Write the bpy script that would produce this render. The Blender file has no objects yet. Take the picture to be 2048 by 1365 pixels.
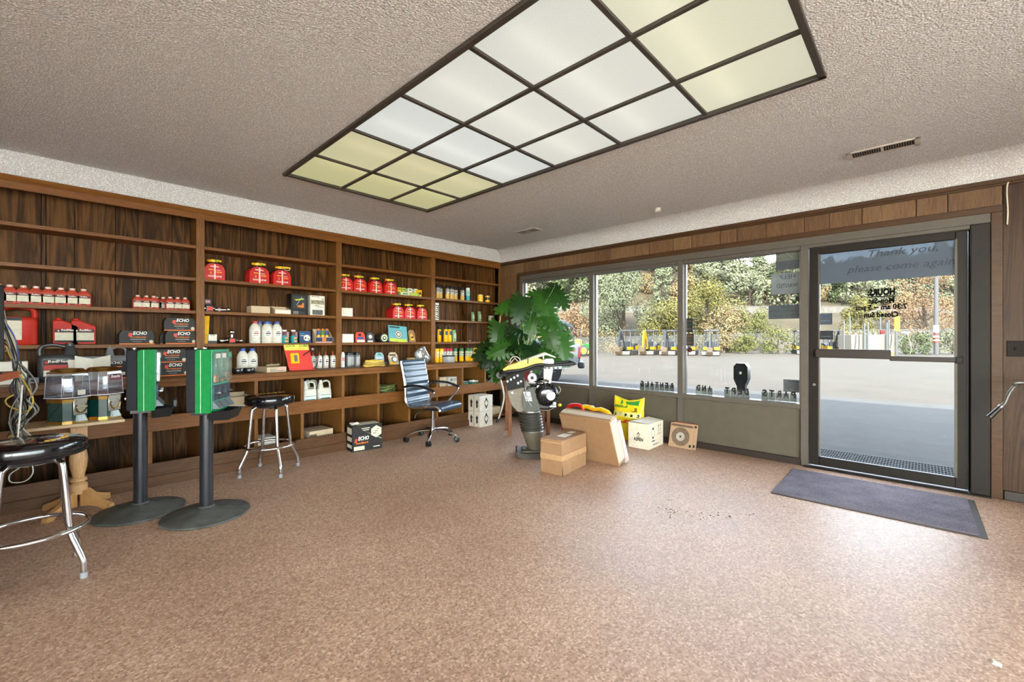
import bpy, bmesh, math, random
from mathutils import Vector, Matrix, noise
S = bpy.context.scene
COL = S.collection
R = math.radians
random.seed(7)

# ---------------------------------------------------------------- camera, sky, sun, exposure
CAMH = 1.25
YAW = R(43.4)
cam_d = bpy.data.cameras.new('camera'); cam = bpy.data.objects.new('camera', cam_d); COL.objects.link(cam)
cam_d.sensor_width = 36.0; cam_d.lens = 865.0/2048*36; cam_d.shift_y = -5.5/2048
cam_d.clip_start = 0.05; cam_d.clip_end = 900
cam.location = (0, 0, CAMH); cam.rotation_euler = (R(90), 0, YAW-R(90))
S.camera = cam

W = bpy.data.worlds.new('sky'); S.world = W; W.use_nodes = True
wn = W.node_tree.nodes; wl = W.node_tree.links; wn.clear()
wo = wn.new('ShaderNodeOutputWorld'); wb = wn.new('ShaderNodeBackground'); sk = wn.new('ShaderNodeTexSky')
sk.sky_type = 'NISHITA'; sk.sun_disc = False; sk.sun_elevation = R(31); sk.sun_rotation = R(245); sk.altitude = 300
sk.air_density = 1.0; sk.dust_density = 1.2
hs = wn.new('ShaderNodeHueSaturation'); hs.inputs['Saturation'].default_value = 0.40
wl.new(sk.outputs[0], hs.inputs['Color']); wl.new(hs.outputs[0], wb.inputs[0]); wb.inputs[1].default_value = 2.2
wl.new(wb.outputs[0], wo.inputs[0])
sun_d = bpy.data.lights.new('sun', 'SUN'); sun = bpy.data.objects.new('sun', sun_d); COL.objects.link(sun)
sun_d.energy = 24.0; sun_d.color = (1.0, 0.93, 0.82); sun_d.angle = R(0.6)
sd = Vector((0.90*math.cos(R(31)), 0.43*math.cos(R(31)), -math.sin(R(31))))
sun.rotation_euler = sd.to_track_quat('-Z', 'Y').to_euler()
sun.location = (-20, -10, 30)
S.view_settings.view_transform = 'Standard'; S.view_settings.look = 'None'
S.view_settings.exposure = 0.62; S.view_settings.gamma = 1.0; S.view_settings.use_curve_mapping = False
S.cycles.use_denoising = True
S.cycles.max_bounces = 10; S.cycles.diffuse_bounces = 6; S.cycles.transparent_max_bounces = 24
S.cycles.caustics_reflective = False; S.cycles.caustics_refractive = False
S.cycles.sample_clamp_indirect = 6.0
PANEL = 0.41        # strength of the luminous ceiling's diffusers

# ---------------------------------------------------------------- pixel -> point on a real plane (2048x1365 frame)
CA, SA = math.cos(YAW), math.sin(YAW)
def ray(u, v):
    r = (u-1024.0)/865.0
    return CA+SA*r, SA-CA*r, (677.0-v)/865.0
def ux(u, Y):               # X where the column u meets the plane Y
    d = ray(u, 677); return d[0]*Y/d[1]
def uyX(u, X):              # Y where the column u meets the plane X
    d = ray(u, 677); return d[1]*X/d[0]
def zat(u, v, Y):
    d = ray(u, v); return CAMH+d[2]*Y/d[1]
def zatX(u, v, X):
    d = ray(u, v); return CAMH+d[2]*X/d[0]
def fl(u, v, Z=0.0):
    d = ray(u, v); t = (Z-CAMH)/d[2]; return d[0]*t, d[1]*t
def dist(u, v, t):          # point at forward distance t
    d = ray(u, v); return Vector((d[0]*t, d[1]*t, CAMH+d[2]*t))

# ---------------------------------------------------------------- materials
MATS = {}
def srgb(c):
    if isinstance(c, str):
        c = [int(c[i:i+2], 16)/255 for i in (0, 2, 4)]
    return tuple(((x/12.92) if x <= 0.04045 else ((x+0.055)/1.055)**2.4) for x in c)+(1.0,)
def C(r, g, b):             # an sRGB colour in plain 0-255 numbers
    return (r/255, g/255, b/255)
def new_mat(name):
    m = bpy.data.materials.new(name); m.use_nodes = True
    nt = m.node_tree; b = nt.nodes['Principled BSDF']
    return m, nt, b
def nd(nt, t, **kw):
    n = nt.nodes.new(t)
    for k, v in kw.items():
        if k in n.inputs: n.inputs[k].default_value = v
        else: setattr(n, k, v)
    return n
def coords(nt, scale=(1, 1, 1), kind='Object'):
    tc = nd(nt, 'ShaderNodeTexCoord'); mp = nd(nt, 'ShaderNodeMapping')
    mp.inputs['Scale'].default_value = scale
    nt.links.new(tc.outputs[kind], mp.inputs[0]); return mp.outputs[0]
def ramp(nt, src, stops):
    r = nd(nt, 'ShaderNodeValToRGB'); e = r.color_ramp.elements
    while len(e) < len(stops): e.new(0.5)
    for el, (p, c) in zip(e, stops): el.position = p; el.color = c
    nt.links.new(src, r.inputs[0]); return r.outputs[0]
def P(name, col, rough=0.5, metal=0.0, var=0.06, scale=30.0, bump=0.0, coat=0.0, spec=0.5, sub=None):
    """plain painted / plastic / metal surface with a little procedural mottling"""
    if name in MATS: return MATS[name]
    m, nt, b = new_mat(name); c = srgb(col)
    b.inputs['Roughness'].default_value = rough; b.inputs['Metallic'].default_value = metal
    b.inputs['Coat Weight'].default_value = coat; b.inputs['Specular IOR Level'].default_value = spec
    n = nd(nt, 'ShaderNodeTexNoise', Scale=scale, Detail=3.0); nt.links.new(coords(nt), n.inputs['Vector'])
    lo = tuple(max(0, x*(1-var*1.6)) for x in c[:3])+(1,); hi = tuple(min(1, x*(1+var*1.6)) for x in c[:3])+(1,)
    nt.links.new(ramp(nt, n.outputs[0], [(0.3, lo), (0.7, hi)]), b.inputs['Base Color'])
    if bump:
        bp = nd(nt, 'ShaderNodeBump', Strength=bump, Distance=0.01); nt.links.new(n.outputs[0], bp.inputs['Height'])
        nt.links.new(bp.outputs[0], b.inputs['Normal'])
    MATS[name] = m; return m
def WOOD(name, dark, mid, light, axis='x', rough=0.4, grain=1.0, island=0.25, figure=0.6, spec=0.25):
    if name in MATS: return MATS[name]
    m, nt, b = new_mat(name)
    st = {'x': (1.2, 16, 16), 'y': (16, 1.2, 16), 'z': (16, 16, 1.2)}[axis]
    geo = nd(nt, 'ShaderNodeNewGeometry'); tc = nd(nt, 'ShaderNodeTexCoord')
    off = nd(nt, 'ShaderNodeVectorMath', operation='SCALE'); off.inputs[0].default_value = (7, 5, 3)
    nt.links.new(geo.outputs['Random Per Island'], off.inputs['Scale'])
    ad = nd(nt, 'ShaderNodeVectorMath', operation='ADD')
    nt.links.new(tc.outputs['Object'], ad.inputs[0]); nt.links.new(off.outputs[0], ad.inputs[1])
    def mp(sc):
        q = nd(nt, 'ShaderNodeMapping'); q.inputs['Scale'].default_value = sc; nt.links.new(ad.outputs[0], q.inputs[0]); return q.outputs[0]
    big = nd(nt, 'ShaderNodeTexNoise', Scale=1.0, Detail=2.0, Distortion=2.2); nt.links.new(mp(tuple(x*0.42 for x in st)), big.inputs['Vector'])
    rg = nd(nt, 'ShaderNodeMath', operation='MULTIPLY'); rg.inputs[1].default_value = 9.0; nt.links.new(big.outputs[0], rg.inputs[0])
    fr = nd(nt, 'ShaderNodeMath', operation='PINGPONG'); fr.inputs[1].default_value = 1.0; nt.links.new(rg.outputs[0], fr.inputs[0])
    fine = nd(nt, 'ShaderNodeTexNoise', Scale=9.0*grain, Detail=5.0, Roughness=0.65); nt.links.new(mp(st), fine.inputs['Vector'])
    mx = nd(nt, 'ShaderNodeMix', data_type='FLOAT'); mx.inputs[0].default_value = 1-figure*0.55
    nt.links.new(fr.outputs[0], mx.inputs[2]); nt.links.new(fine.outputs[0], mx.inputs[3])
    isl = nd(nt, 'ShaderNodeMath', operation='MULTIPLY_ADD'); isl.inputs[1].default_value = island; isl.inputs[2].default_value = -island/2
    nt.links.new(geo.outputs['Random Per Island'], isl.inputs[0])
    sm = nd(nt, 'ShaderNodeMath', operation='ADD'); nt.links.new(mx.outputs[0], sm.inputs[0]); nt.links.new(isl.outputs[0], sm.inputs[1])
    nt.links.new(ramp(nt, sm.outputs[0], [(0.22, srgb(dark)), (0.5, srgb(mid)), (0.8, srgb(light))]), b.inputs['Base Color'])
    b.inputs['Roughness'].default_value = rough; b.inputs['Specular IOR Level'].default_value = spec
    bp = nd(nt, 'ShaderNodeBump', Strength=0.15, Distance=0.004); nt.links.new(fine.outputs[0], bp.inputs['Height']); nt.links.new(bp.outputs[0], b.inputs['Normal'])
    MATS[name] = m; return m
def EMIT(name, col, strength, base='202020'):
    if name in MATS: return MATS[name]
    m, nt, b = new_mat(name); b.inputs['Base Color'].default_value = srgb(base)
    b.inputs['Emission Color'].default_value = srgb(col); b.inputs['Emission Strength'].default_value = strength
    MATS[name] = m; return m
def CLEAR(name, tint='ffffff', gloss=0.05, rough=0.0, haze=0.0, hazecol='ffffff'):
    """thin see-through sheet: mostly lets light straight through, mirrors a little, may carry a milky haze"""
    if name in MATS: return MATS[name]
    m = bpy.data.materials.new(name); m.use_nodes = True; nt = m.node_tree; nt.nodes.clear()
    o = nd(nt, 'ShaderNodeOutputMaterial'); t = nd(nt, 'ShaderNodeBsdfTransparent'); g = nd(nt, 'ShaderNodeBsdfGlossy')
    t.inputs[0].default_value = srgb(tint); g.inputs['Roughness'].default_value = rough
    x = nd(nt, 'ShaderNodeMixShader'); lw = nd(nt, 'ShaderNodeFresnel', IOR=1.35)
    ml = nd(nt, 'ShaderNodeMath', operation='MULTIPLY_ADD'); ml.inputs[1].default_value = 0.3; ml.inputs[2].default_value = gloss*0.25
    nt.links.new(lw.outputs[0], ml.inputs[0]); nt.links.new(ml.outputs[0], x.inputs[0])
    if haze:
        d = nd(nt, 'ShaderNodeBsdfTranslucent'); d.inputs[0].default_value = srgb(hazecol)
        d2 = nd(nt, 'ShaderNodeBsdfDiffuse'); d2.inputs[0].default_value = srgb(hazecol)
        xd = nd(nt, 'ShaderNodeMixShader'); xd.inputs[0].default_value = 0.5; nt.links.new(d.outputs[0], xd.inputs[1]); nt.links.new(d2.outputs[0], xd.inputs[2])
        x0 = nd(nt, 'ShaderNodeMixShader'); x0.inputs[0].default_value = haze
        nt.links.new(t.outputs[0], x0.inputs[1]); nt.links.new(xd.outputs[0], x0.inputs[2]); nt.links.new(x0.outputs[0], x.inputs[1])
    else: nt.links.new(t.outputs[0], x.inputs[1])
    nt.links.new(g.outputs[0], x.inputs[2]); nt.links.new(x.outputs[0], o.inputs[0])
    MATS[name] = m; return m

# ---------------------------------------------------------------- mesh builder
TXT = {}
def text_geo(s, shear=0.0, bold=0.0, res=2):
    k = (s, shear, bold)
    if k in TXT: return TXT[k]
    cu = bpy.data.curves.new('lettering', 'FONT'); cu.body = s; cu.shear = shear; cu.offset = bold; cu.resolution_u = res; cu.fill_mode = 'FRONT'
    ob = bpy.data.objects.new('lettering', cu); COL.objects.link(ob)
    dg = bpy.context.evaluated_depsgraph_get(); ev = ob.evaluated_get(dg); me = ev.to_mesh()
    vs = [(v.co.x, v.co.y) for v in me.vertices]; fs = [list(p.vertices) for p in me.polygons]
    ev.to_mesh_clear(); bpy.data.objects.remove(ob); bpy.data.curves.remove(cu)
    if not vs: vs = [(0, 0)]
    x0 = min(v[0] for v in vs); x1 = max(v[0] for v in vs)
    TXT[k] = (vs, fs, x0, x1); return TXT[k]
def frame(o, right, up):
    r = Vector(right).normalized(); u = Vector(up).normalized(); n = r.cross(u)
    return Matrix(((r.x, u.x, n.x, o[0]), (r.y, u.y, n.y, o[1]), (r.z, u.z, n.z, o[2]), (0, 0, 0, 1)))
def spline(pts, k=6, closed=False):
    pts = [Vector(p) for p in pts]; n = len(pts); out = []
    rng = n if closed else n-1
    for i in range(rng):
        p1 = pts[i]; p2 = pts[(i+1) % n]
        p0 = pts[(i-1) % n] if closed or i > 0 else p1*2-p2
        p3 = pts[(i+2) % n] if closed or i+2 < n else p2*2-p1
        for j in range(k):
            t = j/k
            out.append(0.5*((2*p1)+(p2-p0)*t+(2*p0-5*p1+4*p2-p3)*t*t+(3*p1-p0-3*p2+p3)*t**3))
    if not closed: out.append(pts[-1])
    return out
class MB:
    def __init__(s, M=None): s.v = []; s.f = []; s.m = []; s.mats = []; s.M = M
    def idx(s, m):
        if m not in s.mats: s.mats.append(m)
        return s.mats.index(m)
    def add(s, vs, fs, m):
        o = len(s.v)
        s.v += [tuple(s.M @ Vector(p)) for p in vs] if s.M is not None else [tuple(p) for p in vs]
        s.f += [[i+o for i in f] for f in fs]; s.m += [s.idx(m)]*len(fs); return s
    def box(s, x0, x1, y0, y1, z0, z1, m, bev=0.0):
        if bev <= 0:
            vs = [(x, y, z) for x in (x0, x1) for y in (y0, y1) for z in (z0, z1)]
            return s.add(vs, [(0, 1, 3, 2), (4, 6, 7, 5), (0, 4, 5, 1), (2, 3, 7, 6), (0, 2, 6, 4), (1, 5, 7, 3)], m)
        lo = (min(x0, x1), min(y0, y1), min(z0, z1)); hi = (max(x0, x1), max(y0, y1), max(z0, z1))
        b = min(bev, *(0.45*(hi[i]-lo[i]) for i in range(3)))
        vs = []; ix = {}
        for c in [(a, bb, cc) for a in (0, 1) for bb in (0, 1) for cc in (0, 1)]:
            for ax in range(3):
                p = []
                for i in range(3):
                    full = hi[i] if c[i] else lo[i]
                    p.append(full if i == ax else full+(-b if c[i] else b))
                ix[c, ax] = len(vs); vs.append(tuple(p))
        fs = []
        for ax in range(3):
            a, bb = [i for i in range(3) if i != ax]
            for sgn in (0, 1):
                lp = []
                for p, q in ((0, 0), (1, 0), (1, 1), (0, 1)):
                    c = [0, 0, 0]; c[ax] = sgn; c[a] = p; c[bb] = q; lp.append(ix[tuple(c), ax])
                fs.append(lp)
            for p in (0, 1):
                for q in (0, 1):
                    c0 = [0, 0, 0]; c0[a] = p; c0[bb] = q; c1 = list(c0); c1[ax] = 1
                    fs.append([ix[tuple(c0), a], ix[tuple(c1), a], ix[tuple(c1), bb], ix[tuple(c0), bb]])
        for c in [(a, bb, cc) for a in (0, 1) for bb in (0, 1) for cc in (0, 1)]: fs.append([ix[c, 0], ix[c, 1], ix[c, 2]])
        return s.add(vs, fs, m)
    def rings(s, rs, m, cap=True, closed=False):
        n = len(rs[0]); vs = [p for r in rs for p in r]; fs = []; k = len(rs)
        for i in range(k if closed else k-1):
            a = i*n; b = ((i+1) % k)*n
            for j in range(n): fs.append((a+j, a+(j+1) % n, b+(j+1) % n, b+j))
        if cap and not closed: fs.append(list(range(n))[::-1]); fs.append([(k-1)*n+j for j in range(n)])
        return s.add(vs, fs, m)
    def lathe(s, prof, m, n=20, c=(0, 0, 0), cap=True, ax='z'):
        rs = []
        for r, z in prof:
            r = max(r, 1e-4); q = []
            for j in range(n):
                a = 2*math.pi*j/n; x, y = r*math.cos(a), r*math.sin(a)
                q.append({'z': (c[0]+x, c[1]+y, c[2]+z), 'y': (c[0]+x, c[1]+z, c[2]+y), 'x': (c[0]+z, c[1]+x, c[2]+y)}[ax])
            rs.append(q)
        return s.rings(rs, m, cap)
    def cyl(s, a, b, r, m, n=14, r2=None): return s.tube([a, b], [r, r if r2 is None else r2], m, n)
    def tube(s, pts, r, m, n=10, closed=False, flat=None):
        pts = [Vector(p) for p in pts]; k = len(pts); rs = []
        rad = r if isinstance(r, (list, tuple)) else [r]*k
        t0 = (pts[1]-pts[0]).normalized(); up = Vector((0, 0, 1)) if abs(t0.z) < 0.9 else Vector((1, 0, 0))
        nrm = (up-t0*up.dot(t0)).normalized()
        for i, p in enumerate(pts):
            if closed: t = pts[(i+1) % k]-pts[i-1]
            else: t = pts[min(i+1, k-1)]-pts[max(i-1, 0)]
            if t.length < 1e-9: t = t0.copy()
            t.normalize(); nrm = nrm-t*nrm.dot(t)
            nrm = nrm.normalized() if nrm.length > 1e-6 else t.orthogonal().normalized()
            b = t.cross(nrm); fx = flat or 1.0
            rs.append([tuple(p+(nrm*math.cos(2*math.pi*j/n)*fx+b*math.sin(2*math.pi*j/n))*rad[i]) for j in range(n)])
        return s.rings(rs, m, True, closed)
    def prism(s, poly, y0, y1, m):              # outline in X-Z, extruded along Y
        n = len(poly); vs = [(p[0], y0, p[1]) for p in poly]+[(p[0], y1, p[1]) for p in poly]
        fs = [list(range(n)), [n+i for i in range(n)][::-1]]+[(i, n+i, n+(i+1) % n, (i+1) % n) for i in range(n)]
        return s.add(vs, fs, m)
    def prismM(s, poly, d0, d1, m, M):
        k = s.M; s.M = (k @ M) if k is not None else M
        n = len(poly); vs = [(p[0], p[1], d0) for p in poly]+[(p[0], p[1], d1) for p in poly]
        s.add(vs, [list(range(n)), [n+i for i in range(n)][::-1]]+[(i, n+i, n+(i+1) % n, (i+1) % n) for i in range(n)], m)
        s.M = k; return s
    def ell(s, c, rx, ry, rz, m, n=14, k=9):
        rs = []
        for i in range(k+1):
            a = -math.pi/2+math.pi*i/k; q = max(math.cos(a), 1e-3)
            rs.append([(c[0]+rx*q*math.cos(2*math.pi*j/n), c[1]+ry*q*math.sin(2*math.pi*j/n), c[2]+rz*math.sin(a)) for j in range(n)])
        return s.rings(rs, m)
    def quad(s, pts, m): return s.add(pts, [list(range(len(pts)))], m)
    def text(s, t, o, right, up, h, m, width=None, shear=0.0, bold=0.0, align='c', lift=0.0008):
        vs, fs, x0, x1 = text_geo(t, shear, bold)
        sy = h/0.70; sx = sy if width is None else width/max(1e-6, x1-x0)
        off = {'c': (x0+x1)/2, 'l': x0, 'r': x1}[align]
        M = frame(o, right, up); q = [M @ Vector(((v[0]-off)*sx, v[1]*sy, lift)) for v in vs]
        return s.add(q, fs, m)
    def build(s, name, parent=None, smooth=True, loc=None, angle=38, label=None, flip=True):
        me = bpy.data.meshes.new(name); me.from_pydata(s.v, [], s.f)
        for m in s.mats: me.materials.append(m)
        me.polygons.foreach_set('material_index', s.m)
        if flip:
            bm = bmesh.new(); bm.from_mesh(me); bmesh.ops.recalc_face_normals(bm, faces=bm.faces); bm.to_mesh(me); bm.free()
        if smooth:
            me.polygons.foreach_set('use_smooth', [True]*len(me.polygons)); me.set_sharp_from_angle(angle=R(angle))
        me.update()
        o = bpy.data.objects.new(name, me); COL.objects.link(o)
        if parent: o.parent = parent
        if loc: o.location = loc
        if label: o['label'] = label
        return o
def tag(o, label=None, cat=None, group=None, kind=None):
    for k, v in (('label', label), ('category', cat), ('group', group), ('kind', kind)):
        if v: o[k] = v
    return o
def thing(name, label, cat, loc=(0, 0, 0), rz=0.0, group=None, kind=None):
    o = bpy.data.objects.new(name, None); o.empty_display_size = 0.05; COL.objects.link(o)
    o.location = loc; o.rotation_euler = (0, 0, rz); return tag(o, label, cat, group, kind)
def dup(root, loc, rz=None, label=None, group=None, scale=None):
    def cp(o, par):
        c = o.copy(); COL.objects.link(c); c.parent = par
        for ch in KIDS.get(o.name, []) or list(o.children): cp(ch, c)
        return c
    c = cp(root, None); c.location = loc
    if rz is not None: c.rotation_euler = (root.rotation_euler[0], root.rotation_euler[1], rz)
    if scale: c.scale = (scale,)*3 if not isinstance(scale, (tuple, list)) else scale
    if label: c['label'] = label
    if group: c['group'] = group
    return c
KIDS = {}
class Kind:
    """first placement uses the built thing itself, later ones are copies of it and its parts"""
    def __init__(s, make): s.make = make; s.root = None
    def at(s, loc, rz=0.0, label=None, group=None, scale=None):
        if s.root is None:
            s.root = s.make(); r = s.root; r.location = loc; r.rotation_euler[2] = rz
            if label: r['label'] = label
            if group: r['group'] = group
            if scale: r.scale = (scale,)*3 if not isinstance(scale, (tuple, list)) else scale
            return r
        r = dup(s.root, loc, rz, label, group, scale or (1, 1, 1))
        return r
ORD = ['leftmost', 'second from left', 'third from left', 'fourth from left', 'fifth from left', 'sixth from left', 'seventh from left', 'eighth from left', 'ninth from left', 'tenth from left']
DX = Vector((1, 0, 0)); DY = Vector((0, 1, 0)); DZ = Vector((0, 0, 1))
# ================================================================ palette
def POPCORN():
    m, nt, b = new_mat('popcorn_ceiling'); c = coords(nt)
    n = nd(nt, 'ShaderNodeTexNoise', Scale=95.0, Detail=3.0, Roughness=0.6); nt.links.new(c, n.inputs['Vector'])
    v = nd(nt, 'ShaderNodeTexVoronoi', Scale=105.0); nt.links.new(c, v.inputs['Vector'])
    mx = nd(nt, 'ShaderNodeMath', operation='SUBTRACT'); nt.links.new(n.outputs[0], mx.inputs[0]); nt.links.new(v.outputs['Distance'], mx.inputs[1])
    nt.links.new(ramp(nt, mx.outputs[0], [(0.0, srgb(C(208, 205, 201))), (0.32, srgb(C(253, 252, 250)))]), b.inputs['Base Color'])
    bp = nd(nt, 'ShaderNodeBump', Strength=0.7, Distance=0.006); nt.links.new(mx.outputs[0], bp.inputs['Height']); nt.links.new(bp.outputs[0], b.inputs['Normal'])
    b.inputs['Roughness'].default_value = 0.95; b.inputs['Specular IOR Level'].default_value = 0.1
    return m
def FLOORM():
    m, nt, b = new_mat('chip_linoleum'); c = coords(nt)
    v = nd(nt, 'ShaderNodeTexVoronoi', Scale=115.0); nt.links.new(c, v.inputs['Vector'])
    sep = nd(nt, 'ShaderNodeSeparateColor'); nt.links.new(v.outputs['Color'], sep.inputs[0])
    chips = ramp(nt, sep.outputs[0], [(0.0, srgb(C(155, 126, 106))), (0.25, srgb(C(179, 149, 126))), (0.55, srgb(C(192, 163, 139))), (0.85, srgb(C(206, 177, 154))), (1.0, srgb(C(226, 202, 179)))])
    n = nd(nt, 'ShaderNodeTexNoise', Scale=1.3, Detail=4.0); nt.links.new(c, n.inputs['Vector'])
    big = ramp(nt, n.outputs[0], [(0.3, srgb('c4a99b')), (0.7, srgb('f4e7dd'))])
    mu = nd(nt, 'ShaderNodeMix', data_type='RGBA', blend_type='MULTIPLY'); mu.inputs[0].default_value = 0.55
    nt.links.new(chips, mu.inputs[6]); nt.links.new(big, mu.inputs[7])
    d = nd(nt, 'ShaderNodeTexNoise', Scale=38.0, Detail=2.0); nt.links.new(c, d.inputs['Vector'])
    dm = nd(nt, 'ShaderNodeMath', operation='GREATER_THAN'); dm.inputs[1].default_value = 0.775; nt.links.new(d.outputs[0], dm.inputs[0])
    mk = nd(nt, 'ShaderNodeMix', data_type='RGBA'); nt.links.new(dm.outputs[0], mk.inputs[0]); nt.links.new(mu.outputs[2], mk.inputs[6]); mk.inputs[7].default_value = srgb('5b4034')
    nt.links.new(mk.outputs[2], b.inputs['Base Color'])
    rr = nd(nt, 'ShaderNodeMath', operation='MULTIPLY_ADD'); rr.inputs[1].default_value = 0.25; rr.inputs[2].default_value = 0.40
    nt.links.new(n.outputs[0], rr.inputs[0]); nt.links.new(rr.outputs[0], b.inputs['Roughness'])
    bp = nd(nt, 'ShaderNodeBump', Strength=0.12, Distance=0.002); nt.links.new(n.outputs[0], bp.inputs['Height']); nt.links.new(bp.outputs[0], b.inputs['Normal'])
    b.inputs['Specular IOR Level'].default_value = 0.4
    return m
M_POP = POPCORN(); M_FLOOR = FLOORM()
M_SHELF = WOOD('shelf_wood', C(86, 53, 22), C(117, 73, 34), C(136, 91, 43), 'x', 0.42, island=0.12, figure=0.25)
M_UPR = WOOD('upright_wood', C(88, 55, 22), C(122, 80, 38), C(142, 97, 48), 'z', 0.42, island=0.12, figure=0.25)
M_TRIM = WOOD('trim_wood', C(90, 53, 20), C(124, 77, 32), C(142, 94, 42), 'x', 0.40, island=0.05, figure=0.2)
M_TRIMY = WOOD('trim_wood_across', C(54, 35, 23), C(74, 51, 32), C(87, 62, 40), 'y', 0.4, island=0.05, figure=0.2)
M_BACK = WOOD('plank_panelling', C(50, 30, 13), C(80, 51, 24), C(106, 70, 34), 'z', 0.5, island=0.2, figure=0.9, spec=0.12)
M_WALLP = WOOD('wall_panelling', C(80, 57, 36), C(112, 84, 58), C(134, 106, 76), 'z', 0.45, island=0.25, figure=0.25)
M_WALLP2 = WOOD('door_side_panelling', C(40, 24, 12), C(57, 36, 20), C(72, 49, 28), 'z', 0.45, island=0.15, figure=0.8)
M_GROOVE = P('groove_dark', '1d140d', 0.8)
M_KICK = WOOD('kick_wood', C(66, 42, 24), C(90, 61, 38), C(108, 76, 49), 'x', 0.48, island=0.1, figure=0.2)
M_METAL = P('storefront_metal', C(88, 82, 74), 0.45, 0.0, 0.04, 18, spec=0.35)
M_METALD = P('storefront_metal_dark', C(30, 24, 20), 0.5, 0.0, 0.05, 18, spec=0.25)
M_LPANEL = P('storefront_panel', C(86, 79, 66), 0.55, 0.1, 0.05, 9)
M_BASED = P('dark_baseboard', C(40, 30, 23), 0.5)
M_GLASS = CLEAR('window_glass', 'f4f8f8', 0.05)
M_WHITEW = P('plain_wall_paint', 'eceae6', 0.8)
M_FIXT = P('fixture_strip', '4a423a', 0.5, 0.3)
M_BLACK = P('black_plastic', '141416', 0.42)
M_BLACKG = P('black_gloss', '0d0e12', 0.16, coat=0.4, bump=0.0)
M_CHROME = P('chrome', 'd9d9dc', 0.12, 1.0, 0.03)
M_STEEL = P('steel', '9a9a9c', 0.3, 1.0, 0.05)
M_WHITE = P('white_plastic', 'e4e2dc', 0.45)
M_INK = P('black_ink', '17171a', 0.6)
M_WINK = P('white_ink', 'eeeae2', 0.6)
M_RED = P('red_plastic', 'c21d1a', 0.38, coat=0.1, spec=0.35)
M_REDB = P('red_bottle', 'b42a1b', 0.5, spec=0.25)
M_YEL = P('yellow_plastic', 'f0b80c', 0.35)
M_GREY = P('grey_plastic', '6f7072', 0.45)
M_DGREY = P('dark_grey_plastic', '2f3133', 0.4, coat=0.2)
M_CARD = P('brown_cardboard', C(150, 115, 82), 0.8, var=0.05, scale=14)
M_CARD2 = P('pale_cardboard', 'c9b394', 0.8, var=0.05, scale=14)
M_WCARD = P('white_card', 'e3ddcf', 0.7, var=0.03)
M_TAPE = P('packing_tape', 'b7936c', 0.25, coat=0.4)
M_ORANGE = P('orange_print', 'ee7a20', 0.5)
M_LABEL = P('cream_label', 'cfc8b2', 0.6)
M_BLUE = P('blue_print', '27509a', 0.5)
M_TEAL = P('teal_print', '1f8f9a', 0.45)
M_GREEN = P('green_print', '2c8a3c', 0.5)
M_GOLD = P('brass', 'c3a15a', 0.25, 1.0)

# ================================================================ room shell
XW, YS, ZC = 5.05, 5.28, 2.67       # window wall, shelving back, ceiling
X0, Y0 = -4.8, -3.2
def struct(name, mb, **k):
    o = mb.build(name, **k); o['kind'] = 'structure'; return o
m = MB().box(X0, XW+0.16, Y0, YS+0.1, -0.06, 0, M_FLOOR); struct('floor', m, smooth=False)
LX0, LX1, LY0, LY1 = 1.368, 2.845, 0.39, 3.975       # opening of the luminous ceiling
m = MB()
for a in ((X0, LX0, Y0, YS), (LX1, XW, Y0, YS), (LX0, LX1, Y0, LY0), (LX0, LX1, LY1, YS)): m.box(a[0], a[1], a[2], a[3], ZC, ZC+0.05, M_POP)
struct('ceiling', m, smooth=False)
# left wall: popcorn band over the shelving with a boxed-out chase near the window corner, plain behind
m = MB()
m.box(X0, XW+0.1, YS+0.02, YS+0.1, 0, ZC, M_GROOVE)
def band(xa, xb, yb, yt):
    zs = [2.47+0.205*i/6 for i in range(7)]
    def y(z): q = (z-2.47)/0.205; return yb+(yt-yb)*q-0.03*max(0, q-0.55)**2*4
    rs = [[(xa, y(z), z), (xb, y(z), z), (xb, YS+0.04, z), (xa, YS+0.04, z)] for z in zs]
    m.rings(rs, M_POP)
band(X0, 4.38, 5.06, 5.02); band(4.38, XW, 5.06, 4.97)
struct('wall_left', m)
# back and right walls (behind the camera): painted walls; wide unseen windows added to let daylight in
m = MB().box(X0-0.1, X0, -0.85, YS, 0, ZC, M_WHITEW).box(X0-0.1, X0, Y0, -0.85, 0, 0.12, M_WHITEW).box(X0-0.1, X0, Y0, -0.85, 2.6, ZC, M_WHITEW); struct('wall_back', m, smooth=False)
m = MB().box(X0-0.1, XW, Y0-0.1, Y0, 0, 0.12, M_WHITEW).box(X0-0.1, XW, Y0-0.1, Y0, 2.6, ZC, M_WHITEW).box(X0-0.1, -4.6, Y0-0.1, Y0, 0.12, 2.6, M_WHITEW).box(2.8, XW, Y0-0.1, Y0, 0.12, 2.6, M_WHITEW); struct('wall_right', m, smooth=False)
def added_window(n, a, b, alongx):
    o = thing('window_%d' % n, None, None, (0, 0, 0)); o['kind'] = 'structure'
    def bx(mb, p, q, d0, d1, z0, z1, mt): return mb.box(p, q, Y0-0.05+d0, Y0-0.05+d1, z0, z1, mt) if alongx else mb.box(X0-0.05+d0, X0-0.05+d1, p, q, z0, z1, mt)
    m = MB(); bx(m, a, b, -0.03, 0.03, 0.12, 0.18, M_METAL); bx(m, a, b, -0.03, 0.03, 2.55, 2.6, M_METAL)
    for k in range(6): p = a+(b-a)*k/5; bx(m, p-0.03, p+0.03, -0.03, 0.03, 0.18, 2.55, M_METAL)
    m.build('window_frame', o, smooth=False); m = MB(); bx(m, a, b, -0.003, 0.003, 0.18, 2.55, M_GLASS); m.build('pane', o, smooth=False)
added_window(4, -4.6, 2.8, True); added_window(5, Y0, -0.85, False)  # unseen openings added so daylight reaches the ceiling
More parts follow.
